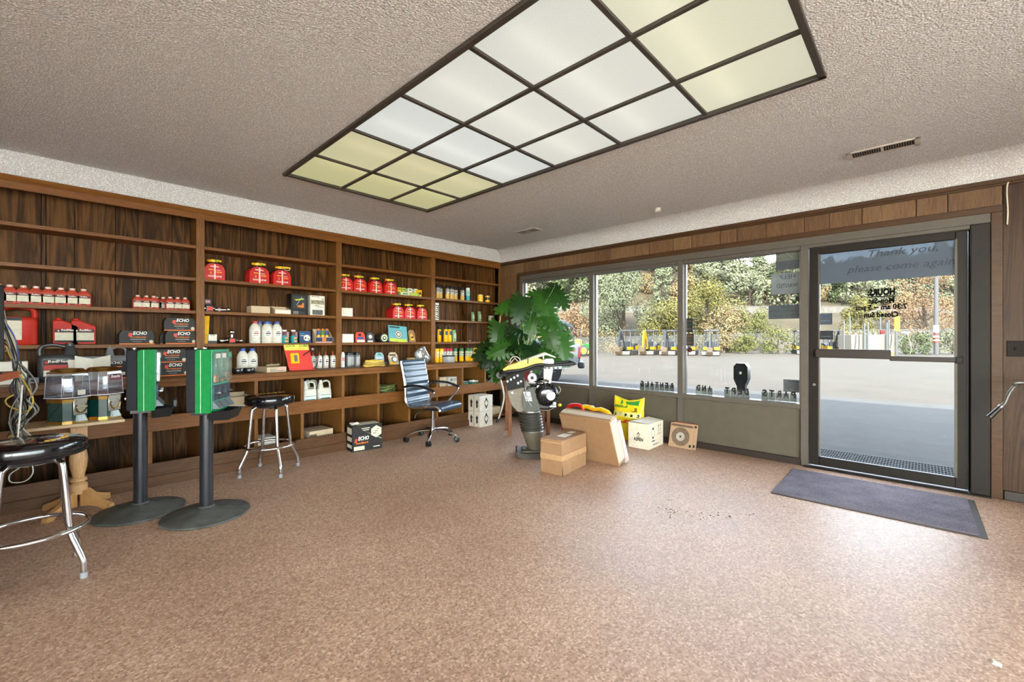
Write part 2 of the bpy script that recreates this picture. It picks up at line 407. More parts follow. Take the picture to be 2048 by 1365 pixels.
# window wall: header planking, end panels, lower metal panels, coved soffit
def planks(mb, ys, z0, z1, mat, x=XW, t=0.012, gap=0.005):
    mb.box(x+t-0.002, x+0.12, ys[0], ys[-1], z0, z1, M_GROOVE)
    for a, b in zip(ys[:-1], ys[1:]): mb.box(x, x+t, a+gap/2, b-gap/2, z0, z1, mat, 0.0015)
m = MB()
ys = [-0.46]
wd = [0.30, 0.19, 0.36, 0.24, 0.20, 0.33, 0.28, 0.17, 0.31, 0.22]; i = 0
while ys[-1] < 4.85: ys.append(ys[-1]+wd[i % 10]); i += 1
ys[-1] = 5.05
planks(m, ys, 2.27, 2.47, M_WALLP)
planks(m, [4.66, 4.80, 5.05], 0, 2.27, M_WALLP)
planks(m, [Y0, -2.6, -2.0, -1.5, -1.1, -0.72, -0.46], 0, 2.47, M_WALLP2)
cv = []
for k in range(8):
    q = k/7; a = q*math.pi/2
    cv.append((5.05-0.24*(1-math.cos(a)), 2.475+0.2*math.sin(a)))
m.rings([[(x, Y0, z), (x, YS, z), (XW+0.05, YS, z+0.001), (XW+0.05, Y0, z+0.001)] for x, z in cv], M_POP)
m.box(XW, XW+0.14, Y0, YS, 2.46, ZC+0.05, M_POP)
m.box(XW+0.125, XW+0.16, Y0, -0.40, -0.1, 2.9, M_METALD); m.box(XW+0.125, XW+0.16, 4.66, YS+0.1, -0.1, 2.9, M_METALD)
m.box(XW+0.125, XW+0.16, -0.42, 4.66, 2.24, 2.9, M_METALD)
struct('wall_front', m)
m = MB().box(XW-0.022, XW+0.01, Y0, YS-0.24, 2.452, 2.49, M_TRIMY, 0.006).box(XW-0.012, XW+0.01, Y0, YS-0.24, 2.435, 2.455, M_TRIMY, 0.003); struct('trim_1', m)
m = MB().box(XW-0.015, XW+0.05, -0.462, 4.66, 2.233, 2.287, M_TRIMY, 0.004).box(XW-0.015, XW+0.05, -0.462, -0.397, 0, 2.233, M_TRIMY, 0.004).box(XW-0.015, XW+0.05, 4.60, 4.662, 0.0, 2.233, M_TRIMY, 0.004)
struct('trim_2', m)
m = MB().box(XW-0.012, XW+0.02, Y0, -0.465, 0, 0.075, M_BASED, 0.004); struct('baseboard_right', m)
m = MB().box(XW-0.012, XW+0.03, 0.85, 5.0, 0, 0.065, M_BASED, 0.004).box(XW-0.012, XW+0.03, 4.66, 5.0, 0.065, 0.08, M_BASED); struct('baseboard_front', m)
# windows: three bays sharing mullions; each with its frame, its sill panel and its pane
def window(n, ya, yb):
    o = thing('window_%d' % n, None, None, (XW, (ya+yb)/2, 0)); o['kind'] = 'structure'
    m = MB(Matrix.Translation((0, -(ya+yb)/2, 0)))
    for y, w in ((ya, 0.032), (yb, 0.032))[(0 if n == 3 else 1):]:
        m.box(-0.012, 0.11, y-w, y+w, 0.0 if y < 1 or y > 4.5 else 0.03, 2.16, M_METAL, 0.003)
    m.box(0.0, 0.11, ya+0.032, yb-0.032, 2.12, 2.16, M_METAL, 0.003).box(-0.02, 0.11, ya+0.032, yb-0.032, 0.555, 0.602, M_METAL, 0.003)
    m.box(0.045, 0.075, ya+0.032, ya+0.05, 0.6, 2.12, M_STEEL).box(0.045, 0.075, yb-0.05, yb-0.032, 0.6, 2.12, M_STEEL)
    m.build('window_frame', o)
    m = MB(Matrix.Translation((0, -(ya+yb)/2, 0))).box(0.02, 0.10, ya+0.032, yb-0.032, 0.0, 0.556, M_LPANEL); m.build('lower_panel', o, smooth=False)
    m = MB(Matrix.Translation((0, -(ya+yb)/2, 0))).box(0.057, 0.063, ya+0.04, yb-0.04, 0.60, 2.125, M_GLASS); m.build('pane', o, smooth=False)
window(1, 3.278, 4.57); window(2, 2.052, 3.278); window(3, 0.83, 2.052)
m = MB().box(XW-0.012, XW+0.125, -0.397, 4.60, 2.16, 2.235, M_METAL, 0.003); struct('trim_3', m)
m = MB().box(XW-0.012, XW+0.11, -0.397, -0.288, 0, 2.16, M_METALD, 0.004).box(XW+0.055, XW+0.12, -0.29, -0.279, 0, 2.16, M_METALD).box(XW+0.0, XW+0.11, -0.288, 0.80, 2.13, 2.165, M_METAL, 0.003); struct('trim_4', m)
# glazed door leaf
d = thing('door_1', None, None, (XW+0.02, 0.25, 0)); d['kind'] = 'structure'
T = Matrix.Translation((0, -0.25, 0))
m = MB(T).box(0, 0.045, 0.715, 0.794, 0.022, 2.125, M_METALD, 0.003).box(0, 0.045, -0.275, -0.205, 0.022, 2.125, M_METALD, 0.003)
m.box(0, 0.045, -0.205, 0.715, 2.062, 2.125, M_METALD, 0.003).box(0, 0.045, -0.205, 0.715, 0.022, 0.108, M_METALD, 0.003)
m.box(-0.004, 0.049, -0.216, -0.20, 0.108, 2.062, M_METAL).box(-0.004, 0.049, 0.71, 0.722, 0.108, 2.062, M_METAL); m.build('door_frame', d)
MB(T).box(0.02, 0.026, -0.205, 0.715, 0.105, 2.065, M_GLASS).build('pane', d, smooth=False)
MB(T).box(-0.065, -0.012, 0.19, 0.735, 1.066, 1.148, M_BASED, 0.006).box(-0.05, 0.0, 0.70, 0.745, 1.07, 1.14, M_METALD, 0.004).build('push_bar', d)
MB(T).box(-0.045, -0.005, -0.225, 0.20, 1.052, 1.095, M_BASED, 0.005).box(-0.055, -0.004, -0.245, -0.205, 1.045, 1.10, M_METALD, 0.004).build('push_rail', d)
MB(T).lathe([(0.013, 0), (0.013, 0.006), (0.008, 0.009)], M_STEEL, 12, (-0.009, 0.752, 0.80), ax='x').build('lock_cylinder', d)
m = MB().box(XW-0.05, XW+0.16, -0.397, 0.83, 0, 0.012, M_METALD, 0.003); struct('trim_5', m)
# roof and parapet of the long low building (throws the shade over the apron outside); unseen rear eaves added to keep sun out of the added windows
M_STUCCO = P('stucco', '9a8f82', 0.9, bump=0.2)
m = MB().box(-9.5, XW+0.3, -5.6, 24, 2.95, 4.25, M_STUCCO); struct('roof', m, smooth=False)
m = MB().box(XW, XW+0.16, 5.4, 24, -0.2, 2.95, M_STUCCO); struct('wall_outer', m, smooth=False)

# ================================================================ luminous ceiling fixture
lx = [LX0, 1.862, 2.363, LX1]; ly = [LY0, 0.99, 1.592, 2.197, 2.803, 3.402, LY1]
fx = thing('ceiling_light', 'large recessed luminous ceiling light of translucent panels in a dark grid', 'light', ((LX0+LX1)/2, (LY0+LY1)/2, ZC))
T = Matrix.Translation((-(LX0+LX1)/2, -(LY0+LY1)/2, 0))
m = MB(T)
for x in (LX0, LX1): m.box(x-0.022, x+0.012, LY0-0.022, LY1+0.022, -0.02, 0.01, M_FIXT, 0.002)
for y in (LY0, LY1): m.box(LX0, LX1, y-0.02, y+0.012, -0.02, 0.01, M_FIXT, 0.002)
m.build('outer_frame', fx)
m = MB(T)
for x in lx[1:3]: m.box(x-0.012, x+0.012, LY0, LY1, -0.012, 0.006, M_FIXT, 0.001)
for y in ly[1:-1]: m.box(LX0, LX1, y-0.012, y+0.012, -0.011, 0.005, M_FIXT, 0.001)
m.build('grid', fx)
def DIFF(name, col, k):
    mm = bpy.data.materials.new(name); mm.use_nodes = True; nt = mm.node_tree; nt.nodes.clear()
    o = nd(nt, 'ShaderNodeOutputMaterial'); e = nd(nt, 'ShaderNodeEmission'); t = nd(nt, 'ShaderNodeBsdfTranslucent'); a = nd(nt, 'ShaderNodeAddShader')
    c = coords(nt); ch = nd(nt, 'ShaderNodeTexChecker', Scale=110.0); nt.links.new(c, ch.inputs['Vector'])
    q = srgb(col); ch.inputs[1].default_value = q; ch.inputs[2].default_value = tuple(x*0.93 for x in q[:3])+(1,)
    nt.links.new(ch.outputs[0], e.inputs[0]); e.inputs[1].default_value = k; t.inputs[0].default_value = tuple(x*0.3 for x in q[:3])+(1,)
    nt.links.new(e.outputs[0], a.inputs[0]); nt.links.new(t.outputs[0], a.inputs[1]); nt.links.new(a.outputs[0], o.inputs[0]); return mm
MD = [DIFF('diffuser_warm', 'f6f4dc', PANEL), DIFF('diffuser_white', 'f4f4ec', PANEL), DIFF('diffuser_cool', 'f0f3f0', PANEL), DIFF('diffuser_yellow', 'e2dcb4', PANEL), DIFF('diffuser_old', 'dcd7a6', PANEL)]
row = [0, 1, 1, 2, 3, 4]
for j in range(6):
    for i in range(3):
        xa, xb, ya, yb = lx[i]+0.008, lx[i+1]-0.008, ly[j]+0.008, ly[j+1]-0.008
        cx_, cy_ = (xa+xb)/2-(LX0+LX1)/2, (ya+yb)/2-(LY0+LY1)/2
        mm = MB(); n = 6; vs = []
        for a in range(n+1):
            for b in range(n+1):
                s_, t_ = a/n, b/n
                vs.append(((s_-0.5)*(xb-xa), (t_-0.5)*(yb-ya), 0.004-0.008*math.sin(math.pi*s_)*math.sin(math.pi*t_)))
        mm.add(vs, [(a*(n+1)+b, (a+1)*(n+1)+b, (a+1)*(n+1)+b+1, a*(n+1)+b+1) for a in range(n) for b in range(n)], MD[row[j]])
        mm.build('diffuser_panel', fx, flip=False, loc=(cx_, cy_, 0))
m = MB(T); mw = P('light_box_white', 'e8e6df', 0.7)
m.box(LX0-0.02, LX1+0.02, LY0-0.02, LY1+0.02, 0.22, 0.24, mw)
for a in ((LX0-0.02, LX0, LY0, LY1), (LX1, LX1+0.02, LY0, LY1), (LX0, LX1, LY0-0.02, LY0), (LX0, LX1, LY1, LY1+0.02)): m.box(a[0], a[1], a[2], a[3], 0.012, 0.22, mw)
m.build('light_box', fx, smooth=False)
mt = EMIT('tube_glow', 'fff8e8', 1.5, 'ffffff')
for y in (0.8, 1.35, 1.9, 2.55, 3.0, 3.47):
    MB(T).cyl((LX0+0.06, y, 0.075), (LX1-0.06, y, 0.075), 0.016, mt, 10).build('fluorescent_tube', fx)
# ceiling vents and the round detector
def vent(lab, cx_, cy_, w, l, rz):
    v = thing('ceiling_vent', lab, 'vent', (cx_, cy_, ZC), rz)
    mv = P('vent_paint', C(208, 198, 186), 0.6); 
    m = MB(); t = 0.02
    m.box(-l/2, l/2, -w/2, -w/2+t, -0.008, 0, mv, 0.002).box(-l/2, l/2, w/2-t, w/2, -0.008, 0, mv, 0.002).box(-l/2, -l/2+t*1.6, -w/2, w/2, -0.008, 0, mv, 0.002).box(l/2-t*1.6, l/2, -w/2, w/2, -0.008, 0, mv, 0.002)
    m.box(-0.008, 0.008, -w/2+t, w/2-t, -0.008, 0, mv); m.build('frame', v)
    MB().box(-l/2+0.01, l/2-0.01, -w/2+0.01, w/2-0.01, -0.002, -0.001, M_GROOVE).build('duct_opening', v)
    n = 26; sl = P('vent_slat', '8d8175', 0.6)
    m = MB()
    for k in range(n):
        x = -l/2+0.035+(l-0.07)*k/(n-1)
        if abs(x) < 0.011: continue
        m.box(x-0.0022, x+0.0022, -w/2+t, w/2-t, -0.0075, -0.0025, sl)
    m.build('louvre', v, smooth=False)
a = fl(1702, 312, ZC); b = fl(1832, 276, ZC)
vent('long ceiling vent with two louvre banks near the glass door', (a[0]+b[0])/2+0.03, (a[1]+b[1])/2, 0.15, 0.42, R(90))
a = fl(1057, 462, ZC); vent('small ceiling vent near the window corner above the plant', a[0], a[1], 0.17, 0.36, R(90))
a = fl(1315, 421, ZC-0.02)
o = MB().lathe([(0.035, 0.03), (0.035, 0.0), (0.02, -0.012)], P('detector_white', 'd6cfc4', 0.5), 18).build('smoke_detector', loc=(a[0], a[1], ZC-0.03))
tag(o, 'small round off-white detector on the ceiling above the windows', 'detector')
# ================================================================ built-in shelving along the left wall
SZ = [1.197, 1.515, 1.83, 2.14]; YF = 5.04
bays = [(-1.30, 0.929), (ux(409, YF), ux(672, YF)), (ux(683, YF), ux(862, YF)), (ux(870, YF), XW)]
bn = ['first bay on the left with mostly empty top shelves', 'second bay with red fuel cans and white bottles', 'third bay with seven red fuel cans', 'last bay by the window corner with spray cans']
grooves = [[-0.9, -0.62, -0.36, -0.05]+[ux(u, YS) for u in (82.5, 149, 230.5, 276, 343.5)], [ux(u, YS) for u in (425.6, 480.5, 512.5, 563.6, 599.3, 637)],
           [ux(u, YS) for u in (702, 725.3, 761.7, 788, 814)], [ux(u, YS) for u in (890.7, 907, 921)]]
CHX, CHY = ux(933.5, 5.16), 5.16
for k, (xa, xb) in enumerate(bays):
    t = thing('shelving_unit', 'built-in dark wood wall shelving, '+bn[k], 'shelving', ((xa+xb)/2, YF, 0.9))
    T = Matrix.Translation((-(xa+xb)/2, -YF, -0.9))
    m = MB(T); xs = [xa]+[g for g in sorted(grooves[k]) if xa+0.03 < g < xb-0.03]+[xb if k < 3 else CHX]
    m.box(xa-0.03, xb+0.03, YS+0.004, YS+0.015, 0.9, 2.45, M_GROOVE)
    for p, q in zip(xs[:-1], xs[1:]): m.box(p+0.0025, q-0.0025, YS-0.006, YS+0.006, 0.905, 2.45, M_BACK, 0.001)
    if k == 3:
        xs = [CHX, ux(950.6, CHY), ux(968, CHY), XW]
        for p, q in zip(xs[:-1], xs[1:]): m.box(p+0.002, q-0.002, CHY, YS, 0.905, 2.45, M_BACK, 0.001)
    m.build('back_panel', t)
    for z in SZ:
        m = MB(T).box(xa, xb, YF+0.004, YS-0.006 if k < 3 else CHY, z-0.03, z, M_SHELF, 0.0015)
        if k == 3: m.box(xa, CHX, CHY, YS-0.006, z-0.03, z, M_SHELF)
        m.build('shelf', t)
    w = ux(409, YF)-0.929 if k == 0 else ux(683, YF)-ux(672, YF) if k == 1 else ux(870, YF)-ux(862, YF)
    if k < 3: MB(T).box(xb, xb+w, YF-0.008, YF+0.02, 0.905, 2.40, M_UPR, 0.002).box(xb, xb+w, YF+0.02, YS-0.006, 0.905, 2.44, M_UPR).build('upright', t)
    else: MB(T).box(xb-0.03, xb, YF-0.008, YF+0.02, 0.905, 2.40, M_UPR, 0.002).build('upright', t)
    MB(T).box(xa, xb+(w if k < 3 else 0), YF-0.01, YF+0.018, 2.392, 2.452, M_TRIM, 0.002).build('header_board', t)
MB().rings([[(x, y, z) for y, z in ((YF+0.02, 2.45), (YF-0.02, 2.45), (YF-0.034, 2.47), (YF-0.03, 2.492), (YF+0.02, 2.492))] for x in (-1.4, XW)], M_TRIM).build('trim_6')['kind'] = 'structure'
MB().box(X0, -1.30, YF+0.1, YS, 0, 2.45, M_BACK).build('wall_left_panel')['kind'] = 'structure'
# worktop and the base cabinet of two tiers of cubbyholes
YB = 4.715
o = MB().box(-1.30, XW, 4.68, YS-0.006, 0.868, 0.905, M_SHELF, 0.003).box(-1.30, XW, 4.68, 4.70, 0.833, 0.868, M_SHELF, 0.002).build('worktop')
tag(o, 'long continuous dark wood worktop under the wall shelves', 'worktop')
t = thing('base_cabinet', 'long open-fronted dark wood base cabinet with two tiers of cubbyholes', 'cabinet', (1.8, YB, 0))
T = Matrix.Translation((-1.8, -YB, 0))
m = MB(T).box(-1.3, XW, YS+0.002, YS+0.012, 0, 0.866, M_GROOVE)
x = -1.3; i = 0
while x < XW-0.1:
    w = wd[(i*3) % 10]+0.06; m.box(x+0.0025, min(x+w, XW)-0.0025, YS-0.008, YS+0.004, 0.07, 0.866, M_BACK, 0.001); x += w; i += 1
m.build('back_panel', t)
MB(T).box(-1.3, XW-0.003, YB-0.018, YB+0.004, 0.463, 0.592, M_SHELF, 0.002).build('front_rail', t)
MB(T).box(-1.3, XW-0.003, YB+0.006, YS-0.01, 0.463, 0.485, M_SHELF).build('middle_shelf', t)
MB(T).box(-1.3, XW-0.003, YB+0.006, YS-0.01, 0.05, 0.072, M_SHELF).build('bottom_shelf', t)
MB(T).box(-1.3, 4.36, YB-0.008, YB+0.012, 0.05, 0.192, M_KICK, 0.002).build('kick_board', t)
MB(T).box(-1.3, 4.36, YB-0.024, YB-0.008, 0.0, 0.085, M_KICK, 0.003).build('plinth', t)
divs = [-0.62, ux(124.5, YB), ux(300, YB), ux(404, YB), ux(512.7, YB), ux(605, YB), ux(686.8, YB), ux(757.3, YB), ux(819, YB), ux(875, YB), ux(925.8, YB), ux(971, YB)]
for x in divs: MB(T).box(x-0.016, x+0.016, YB+0.005, YS-0.01, 0.07, 0.866, M_UPR, 0.001).build('divider', t)

# ================================================================ goods on the shelves: builders (front faces -Y, base at z = 0)
def label_face(m, w, z0, z1, y, mat, x=0.0): m.box(x-w/2, x+w/2, y-0.0012, y+0.002, z0, z1, mat)
def oil_bottle():
    r = thing('oil_bottle', 'x', 'bottle'); w = 0.048; d = 0.035
    sec = lambda z, a, b: [(a*c, b*s, z) for c, s in [(math.copysign(abs(math.cos(q))**0.5, math.cos(q)), math.copysign(abs(math.sin(q))**0.5, math.sin(q))) for q in [2*math.pi*i/20 for i in range(20)]]]
    MB().rings([sec(0, w*0.95, d*0.95), sec(0.004, w, d), sec(0.095, w, d), sec(0.108, w*0.9, d*0.9), sec(0.128, 0.021, 0.02), sec(0.132, 0.018, 0.018)], P('small_bottle_red', C(178, 66, 48), 0.35, coat=0.2)).build('body', r)
    MB().lathe([(0.019, 0.13), (0.019, 0.147), (0.015, 0.15)], P('clear_cap', 'd9b8ac', 0.3), 14).build('cap', r)
    m = MB(); label_face(m, 0.076, 0.022, 0.068, -d-0.001, M_LABEL); label_face(m, 0.076, 0.068, 0.086, -d-0.001, P('dark_label', '4b2320', 0.6)); label_face(m, 0.03, 0.012, 0.020, -d-0.001, M_INK)
    m.text('RedMax', (0, -d-0.0022, 0.076), DX, DZ, 0.009, M_WINK, shear=0.1, bold=0.02); m.build('label', r); return r
K_OIL = Kind(oil_bottle)
def gas_can():
    r = thing('fuel_can', 'x', 'fuel can'); W_, D_ = 0.19, 0.19
    prof = [(-0.5, 0), (-0.5, 0.095), (-0.475, 0.118), (-0.41, 0.14), (-0.30, 0.157), (-0.17, 0.166), (0.17, 0.166), (0.30, 0.157), (0.41, 0.14), (0.475, 0.118), (0.5, 0.095), (0.5, 0)]
    pts = [(x*W_, z) for x, z in prof]; rs = []
    for y, k, dz in ((-D_/2, 0.93, 0.004), (-D_/2+0.012, 1, 0), (0, 1, 0), (D_/2-0.012, 1, 0), (D_/2, 0.93, 0.004)): rs.append([(x*k, y, z*(1 if k == 1 else 0.965)+dz*(z > 0)) for x, z in pts])
    MB().rings(rs, M_RED).build('body', r)
    MB().lathe([(0.034, 0.16), (0.034, 0.176), (0.026, 0.18), (0.026, 0.19)], M_BLACK, 18, (0, -0.03, 0)).build('neck', r)
    m = MB().lathe([(0.036, 0.185), (0.038, 0.19), (0.038, 0.206), (0.033, 0.212)], M_YEL, 18, (0, -0.03, 0))
    m.tube([(-0.055, -0.045, 0.198), (0, -0.03, 0.2), (0.045, -0.045, 0.202), (0.068, -0.05, 0.199)], [0.011, 0.016, 0.013, 0.010], M_YEL, 10); m.build('spout', r)
    MB().box(0.022, 0.042, -0.062, -0.045, 0.192, 0.212, P('lime_button', '8ecb3a', 0.4), 0.003).build('button', r)
    MB().tube(spline([(0, 0.02, 0.165), (0, 0.035, 0.19), (0, 0.07, 0.192), (0, 0.085, 0.16)]), 0.01, M_RED, 8).build('handle', r)
    m = MB(); y = -D_/2-0.0008
    m.box(-0.007, 0.007, y-0.001, y, 0.006, 0.158, P('pale_stripe', 'f2cfc8', 0.5)); m.text('NO-SPILL', (0, y, 0.128), DX, DZ, 0.013, M_WINK, bold=0.02); 
    m.box(-0.052, -0.012, y-0.001, y, 0.098, 0.106, M_YEL).box(0.014, 0.06, y-0.001, y, 0.07, 0.088, M_ORANGE).box(-0.05, 0.05, y-0.001, y, 0.114, 0.117, M_INK).box(0.014, 0.05, y-0.001, y, 0.098, 0.102, M_WINK)
    m.box(-0.04, -0.028, y-0.001, y, 0.055, 0.08, M_ORANGE).text('GASOLINE', (0.0, y, 0.028), DX, DZ, 0.016, M_WINK, width=0.12, bold=0.02); m.build('front_print', r); return r
K_GAS = Kind(gas_can)
def sring(z, a, b, p=0.5, n=24, cx=0.0, cy=0.0):
    o = []
    for i in range(n):
        q = 2*math.pi*i/n; c, s = math.cos(q), math.sin(q)
        o.append((cx+a*math.copysign(abs(c)**p, c), cy+b*math.copysign(abs(s)**p, s), z))
    return o
def jug(w, d, h, mat, capmat, cx, name='jug', lab=None, cat='jug', handle='top'):
    """flat-sided jug with a see-through handle and an offset cap"""
    r = thing(name, lab, cat); hb = h*0.70
    MB().rings([sring(0, w*0.47, d*0.47), sring(0.006, w*0.5, d*0.5), sring(hb*0.86, w*0.5, d*0.5), sring(hb*0.96, w*0.47, d*0.46), sring(hb, w*0.40, d*0.40)], mat).build('body', r)
    sgn = 1 if cx > 0 else -1
    pts = [(-sgn*w*0.42, 0, hb*0.90), (-sgn*w*0.44, 0, h*0.80), (-sgn*w*0.36, 0, h*0.92), (-sgn*w*0.1, 0, h*0.955), (cx*0.6, 0, h*0.90)]
    MB().tube(spline(pts), w*0.075, mat, 10, flat=0.9).build('handle', r)
    MB().rings([sring(hb*0.95, w*0.2, d*0.36, 0.7, 20, cx), sring(h*0.84, w*0.15, d*0.25, 0.8, 20, cx), sring(h*0.93, w*0.1, w*0.1, 1, 20, cx)], mat).build('shoulder', r)
    MB().lathe([(w*0.105, h*0.92), (w*0.105, h*0.995), (w*0.09, h)], capmat, 16, (cx, 0, 0)).build('cap', r)
    return r
def slant_bottle(lab):
    r = thing('oil_bottle', lab, 'bottle'); w, d, h = 0.155, 0.075, 0.215
    poly = [(-w/2, 0.004), (-w/2+0.004, 0), (w/2-0.004, 0), (w/2, 0.004), (w/2, h*0.66), (w/2-0.006, h*0.70), (-w/2+0.055, h*0.90), (-w/2+0.012, h*0.90), (-w/2, h*0.86)]
    m = MB(); rs = []
    for y, k in ((-d/2, 0.95), (-d/2+0.008, 1), (d/2-0.008, 1), (d/2, 0.95)): rs.append([(p[0]*k, y, 0.005+p[1]*k) for p in poly])
    m.rings(rs, M_REDB).build('body', r)
    MB().lathe([(0.019, h*0.89), (0.019, h*0.98), (0.015, h)], M_REDB, 14, (-w/2+0.034, 0, 0)).build('cap', r)
    m = MB(); y = -d/2-0.0005; label_face(m, 0.128, 0.035, 0.098, y, M_LABEL); label_face(m, 0.128, 0.098, 0.125, y, P('dark_label', '4b2320', 0.6)); label_face(m, 0.128, 0.02, 0.035, y, M_INK)
    m.text('RedMax', (0.012, y-0.0016, 0.111), DX, DZ, 0.016, M_WINK, bold=0.02); m.quad([(-0.05, y-0.0018, 0.111), (-0.043, y-0.0018, 0.104), (-0.036, y-0.0018, 0.111), (-0.043, y-0.0018, 0.119)], M_WINK); m.build('label', r); return r
def echo_pack(m, w, h, y):
    """the front print of the black oil carton"""
    rw = P('brand_red', 'd8402c', 0.5); s = w/0.24
    m.box(-w/2, w/2, y-0.001, y, 0.0, h*0.07, M_ORANGE)
    m.quad([(-0.062*s, y-0.0012, h*0.6), (-0.036*s, y-0.0012, h*0.6), (-0.030*s, y-0.0012, h*0.86), (-0.056*s, y-0.0012, h*0.86)], rw)
    m.text('ECHO', (0.020*s, y-0.001, h*0.73), DX, DZ, h*0.25, M_WINK, width=0.098*s, shear=0.2, bold=0.03)
    m.text('POWERBLEND', (0.008*s, y-0.001, h*0.49), DX, DZ, h*0.11, M_ORANGE, width=0.11*s, shear=0.2, bold=0.02)
    m.box(-0.045*s, 0.06*s, y-0.001, y, h*0.36, h*0.385, M_WINK).box(-0.03*s, 0.03*s, y-0.001, y, h*0.18, h*0.23, M_GREY).lathe([(h*0.13, 0), (h*0.13, 0.0012)], M_LABEL, 14, (0.098*s, y-0.001, h*0.2), ax='y')
def echo_carton():
    r = thing('oil_carton', 'x', 'carton'); w, d, h = 0.245, 0.13, 0.125
    b = P('black_print_card', '1a1714', 0.55)
    MB().rings([[(-w/2, -d/2, 0), (w/2, -d/2, 0), (w/2, d/2, 0), (-w/2, d/2, 0)], [(-w/2, -d/2, h*0.72), (w/2, -d/2, h*0.72), (w/2, d/2, h*0.72), (-w/2, d/2, h*0.72)], [(-w/2+0.02, -d/2+0.004, h), (w/2-0.02, -d/2+0.004, h), (w/2-0.02, d/2-0.004, h), (-w/2+0.02, d/2-0.004, h)]], b).build('box', r)
    m = MB(); echo_pack(m, w, h*0.95, -d/2-0.0008); m.build('front_print', r); return r
K_ECHO = Kind(echo_carton)
def spray(cap, top, bottom, h=0.2, rad=0.0325, name='spray_can'):
    r = thing(name, 'x', 'can')
    MB().lathe([(rad*0.95, 0), (rad, 0.004), (rad, h*0.38)], bottom, 16).build('lower_body', r)
    MB().lathe([(rad, h*0.38), (rad, h*0.76), (rad*0.8, h*0.81)], top, 16).build('upper_body', r)
    MB().lathe([(rad*0.93, h*0.77), (rad*0.93, h*0.97), (rad*0.8, h)], cap, 16).build('cap', r)
    m = MB()
    for k in range(3): m.box(-rad*0.5, rad*0.5, -rad-0.0006, -rad+0.006, h*(0.5+0.07*k), h*(0.53+0.07*k), M_INK if k == 1 else M_WINK)
    m.build('label', r); return r
def bottle(prof, mat, cap, capmat, lab_z, lab_h, rad, name='bottle', cat='bottle', labmat=None, ring=None):
    r = thing(name, 'x', cat)
    MB().lathe(prof, mat, 20).build('body', r); MB().lathe(cap, capmat, 16).build('cap', r)
    m = MB(); arc = 7; vs = []
    for i in range(arc+1):
        a = -math.pi/2+(i/arc-0.5)*1.5
        for z in (lab_z, lab_z+lab_h): vs.append(((rad+0.0008)*math.cos(a), (rad+0.0008)*math.sin(a), z))
    m.add(vs, [(2*i, 2*i+2, 2*i+3, 2*i+1) for i in range(arc)], labmat or M_LABEL)
    if ring: m.box(-rad*0.42, rad*0.42, -rad-0.0012, -rad*0.88, lab_z+lab_h*0.42, lab_z+lab_h*0.58, ring).box(-rad*0.3, rad*0.3, -rad-0.0012, -rad*0.9, lab_z+lab_h*0.7, lab_z+lab_h*0.8, ring).box(-rad*0.42, rad*0.3, -rad-0.0012, -rad*0.9, lab_z+lab_h*0.18, lab_z+lab_h*0.24, ring)
    m.build('label', r); return r
def white_bottle(capmat, ring): return lambda: bottle([(0.05, 0), (0.054, 0.006), (0.054, 0.15), (0.047, 0.175), (0.03, 0.20), (0.022, 0.21), (0.022, 0.216)], P('milky_plastic', 'dcd8cb', 0.4), [(0.026, 0.21), (0.026, 0.232), (0.022, 0.236)], capmat, 0.07, 0.07, 0.054, labmat=P('paper_label', 'e6e4de', 0.6), ring=ring)
def carton(name, lab, cat, w, d, h, mat, prints=(), flaps=False, loc=(0, 0, 0), rz=0.0, bev=0.002):
    r = thing(name, lab, cat, loc, rz); MB().box(-w/2, w/2, -d/2, d/2, 0, h, mat, bev).build('box', r)
    if prints:
        for f in prints: m = MB(); f(m, w, d, h); m.build('print', r)
    return r
def put(k, u, shelf, label, group=None, y=None, rz=0.0, scale=None, dy=0.0):
    Y = y if y is not None else 5.14
    return k.at((ux(u, Y), Y+dy, shelf), rz, label, group, scale)
# ================================================================ goods on the shelves: placement
SB, SC, SD, CT = 1.83, 1.515, 1.197, 0.905
FY = 5.075
ws = lambda u0, u1, y=FY: ux(u1, y)-ux(u0, y)
# --- first bay
for i, u in enumerate((-3, 19, 47, 71.7, 96.5, 122, 145, 168)):
    put(K_OIL, u, SC, '%s small red oil bottle in the left bay row of eight' % ORD[i], 'small red oil bottles in the left row', FY, dy=0.04)
for i, (u, b) in enumerate(((277, 0), (294, 0), (309, 0), (318, 0.085), (331, 0.085), (342, 0), (357, 0), (372, 0))):
    put(K_OIL, u-0.5, SC, '%s small red oil bottle near the first upright%s' % (ORD[i], ', set back' if b else ''), 'small red oil bottles near the upright', FY, dy=0.03+b, scale=(0.8, 0.8, 0.82))
r = jug(0.30, 0.13, 0.315, M_REDB, M_REDB, -0.085, 'oil_jug', 'big bright red oil jug with a handle beside the hanging cables', 'jug')
r.location = (ux(18, FY), FY+0.07, SD)
m = MB(); label_face(m, 0.17, 0.04, 0.19, -0.0665, M_LABEL, -0.02); label_face(m, 0.17, 0.19, 0.215, -0.0665, M_INK, -0.02); m.build('label', r)
for i, u in enumerate((131.5, 167.5)):
    b = slant_bottle(['red slant-shouldered oil bottle, left one of the pair', 'red slant-shouldered oil bottle, right one of the pair'][i]); b.location = (ux(u, FY), FY+0.04, SD); b.scale = (0.96, 1, 1.02); b['group'] = 'pair of red slant-shouldered oil bottles'
E0 = lambda u, z, lab, dy=0.07, y=FY, sc=1.0: put(K_ECHO, u, z, lab, 'black oil cartons with orange print', y, dy=dy, scale=(sc,)*3)
E0(274.5, SD, 'black oil carton standing alone on the shelf left of the stack', sc=0.97)
E0(363, SD, 'lower black oil carton of the stack beside the upright', sc=0.97)
E0(360.5, SD+0.124, 'upper black oil carton of the stack beside the upright', sc=0.97)
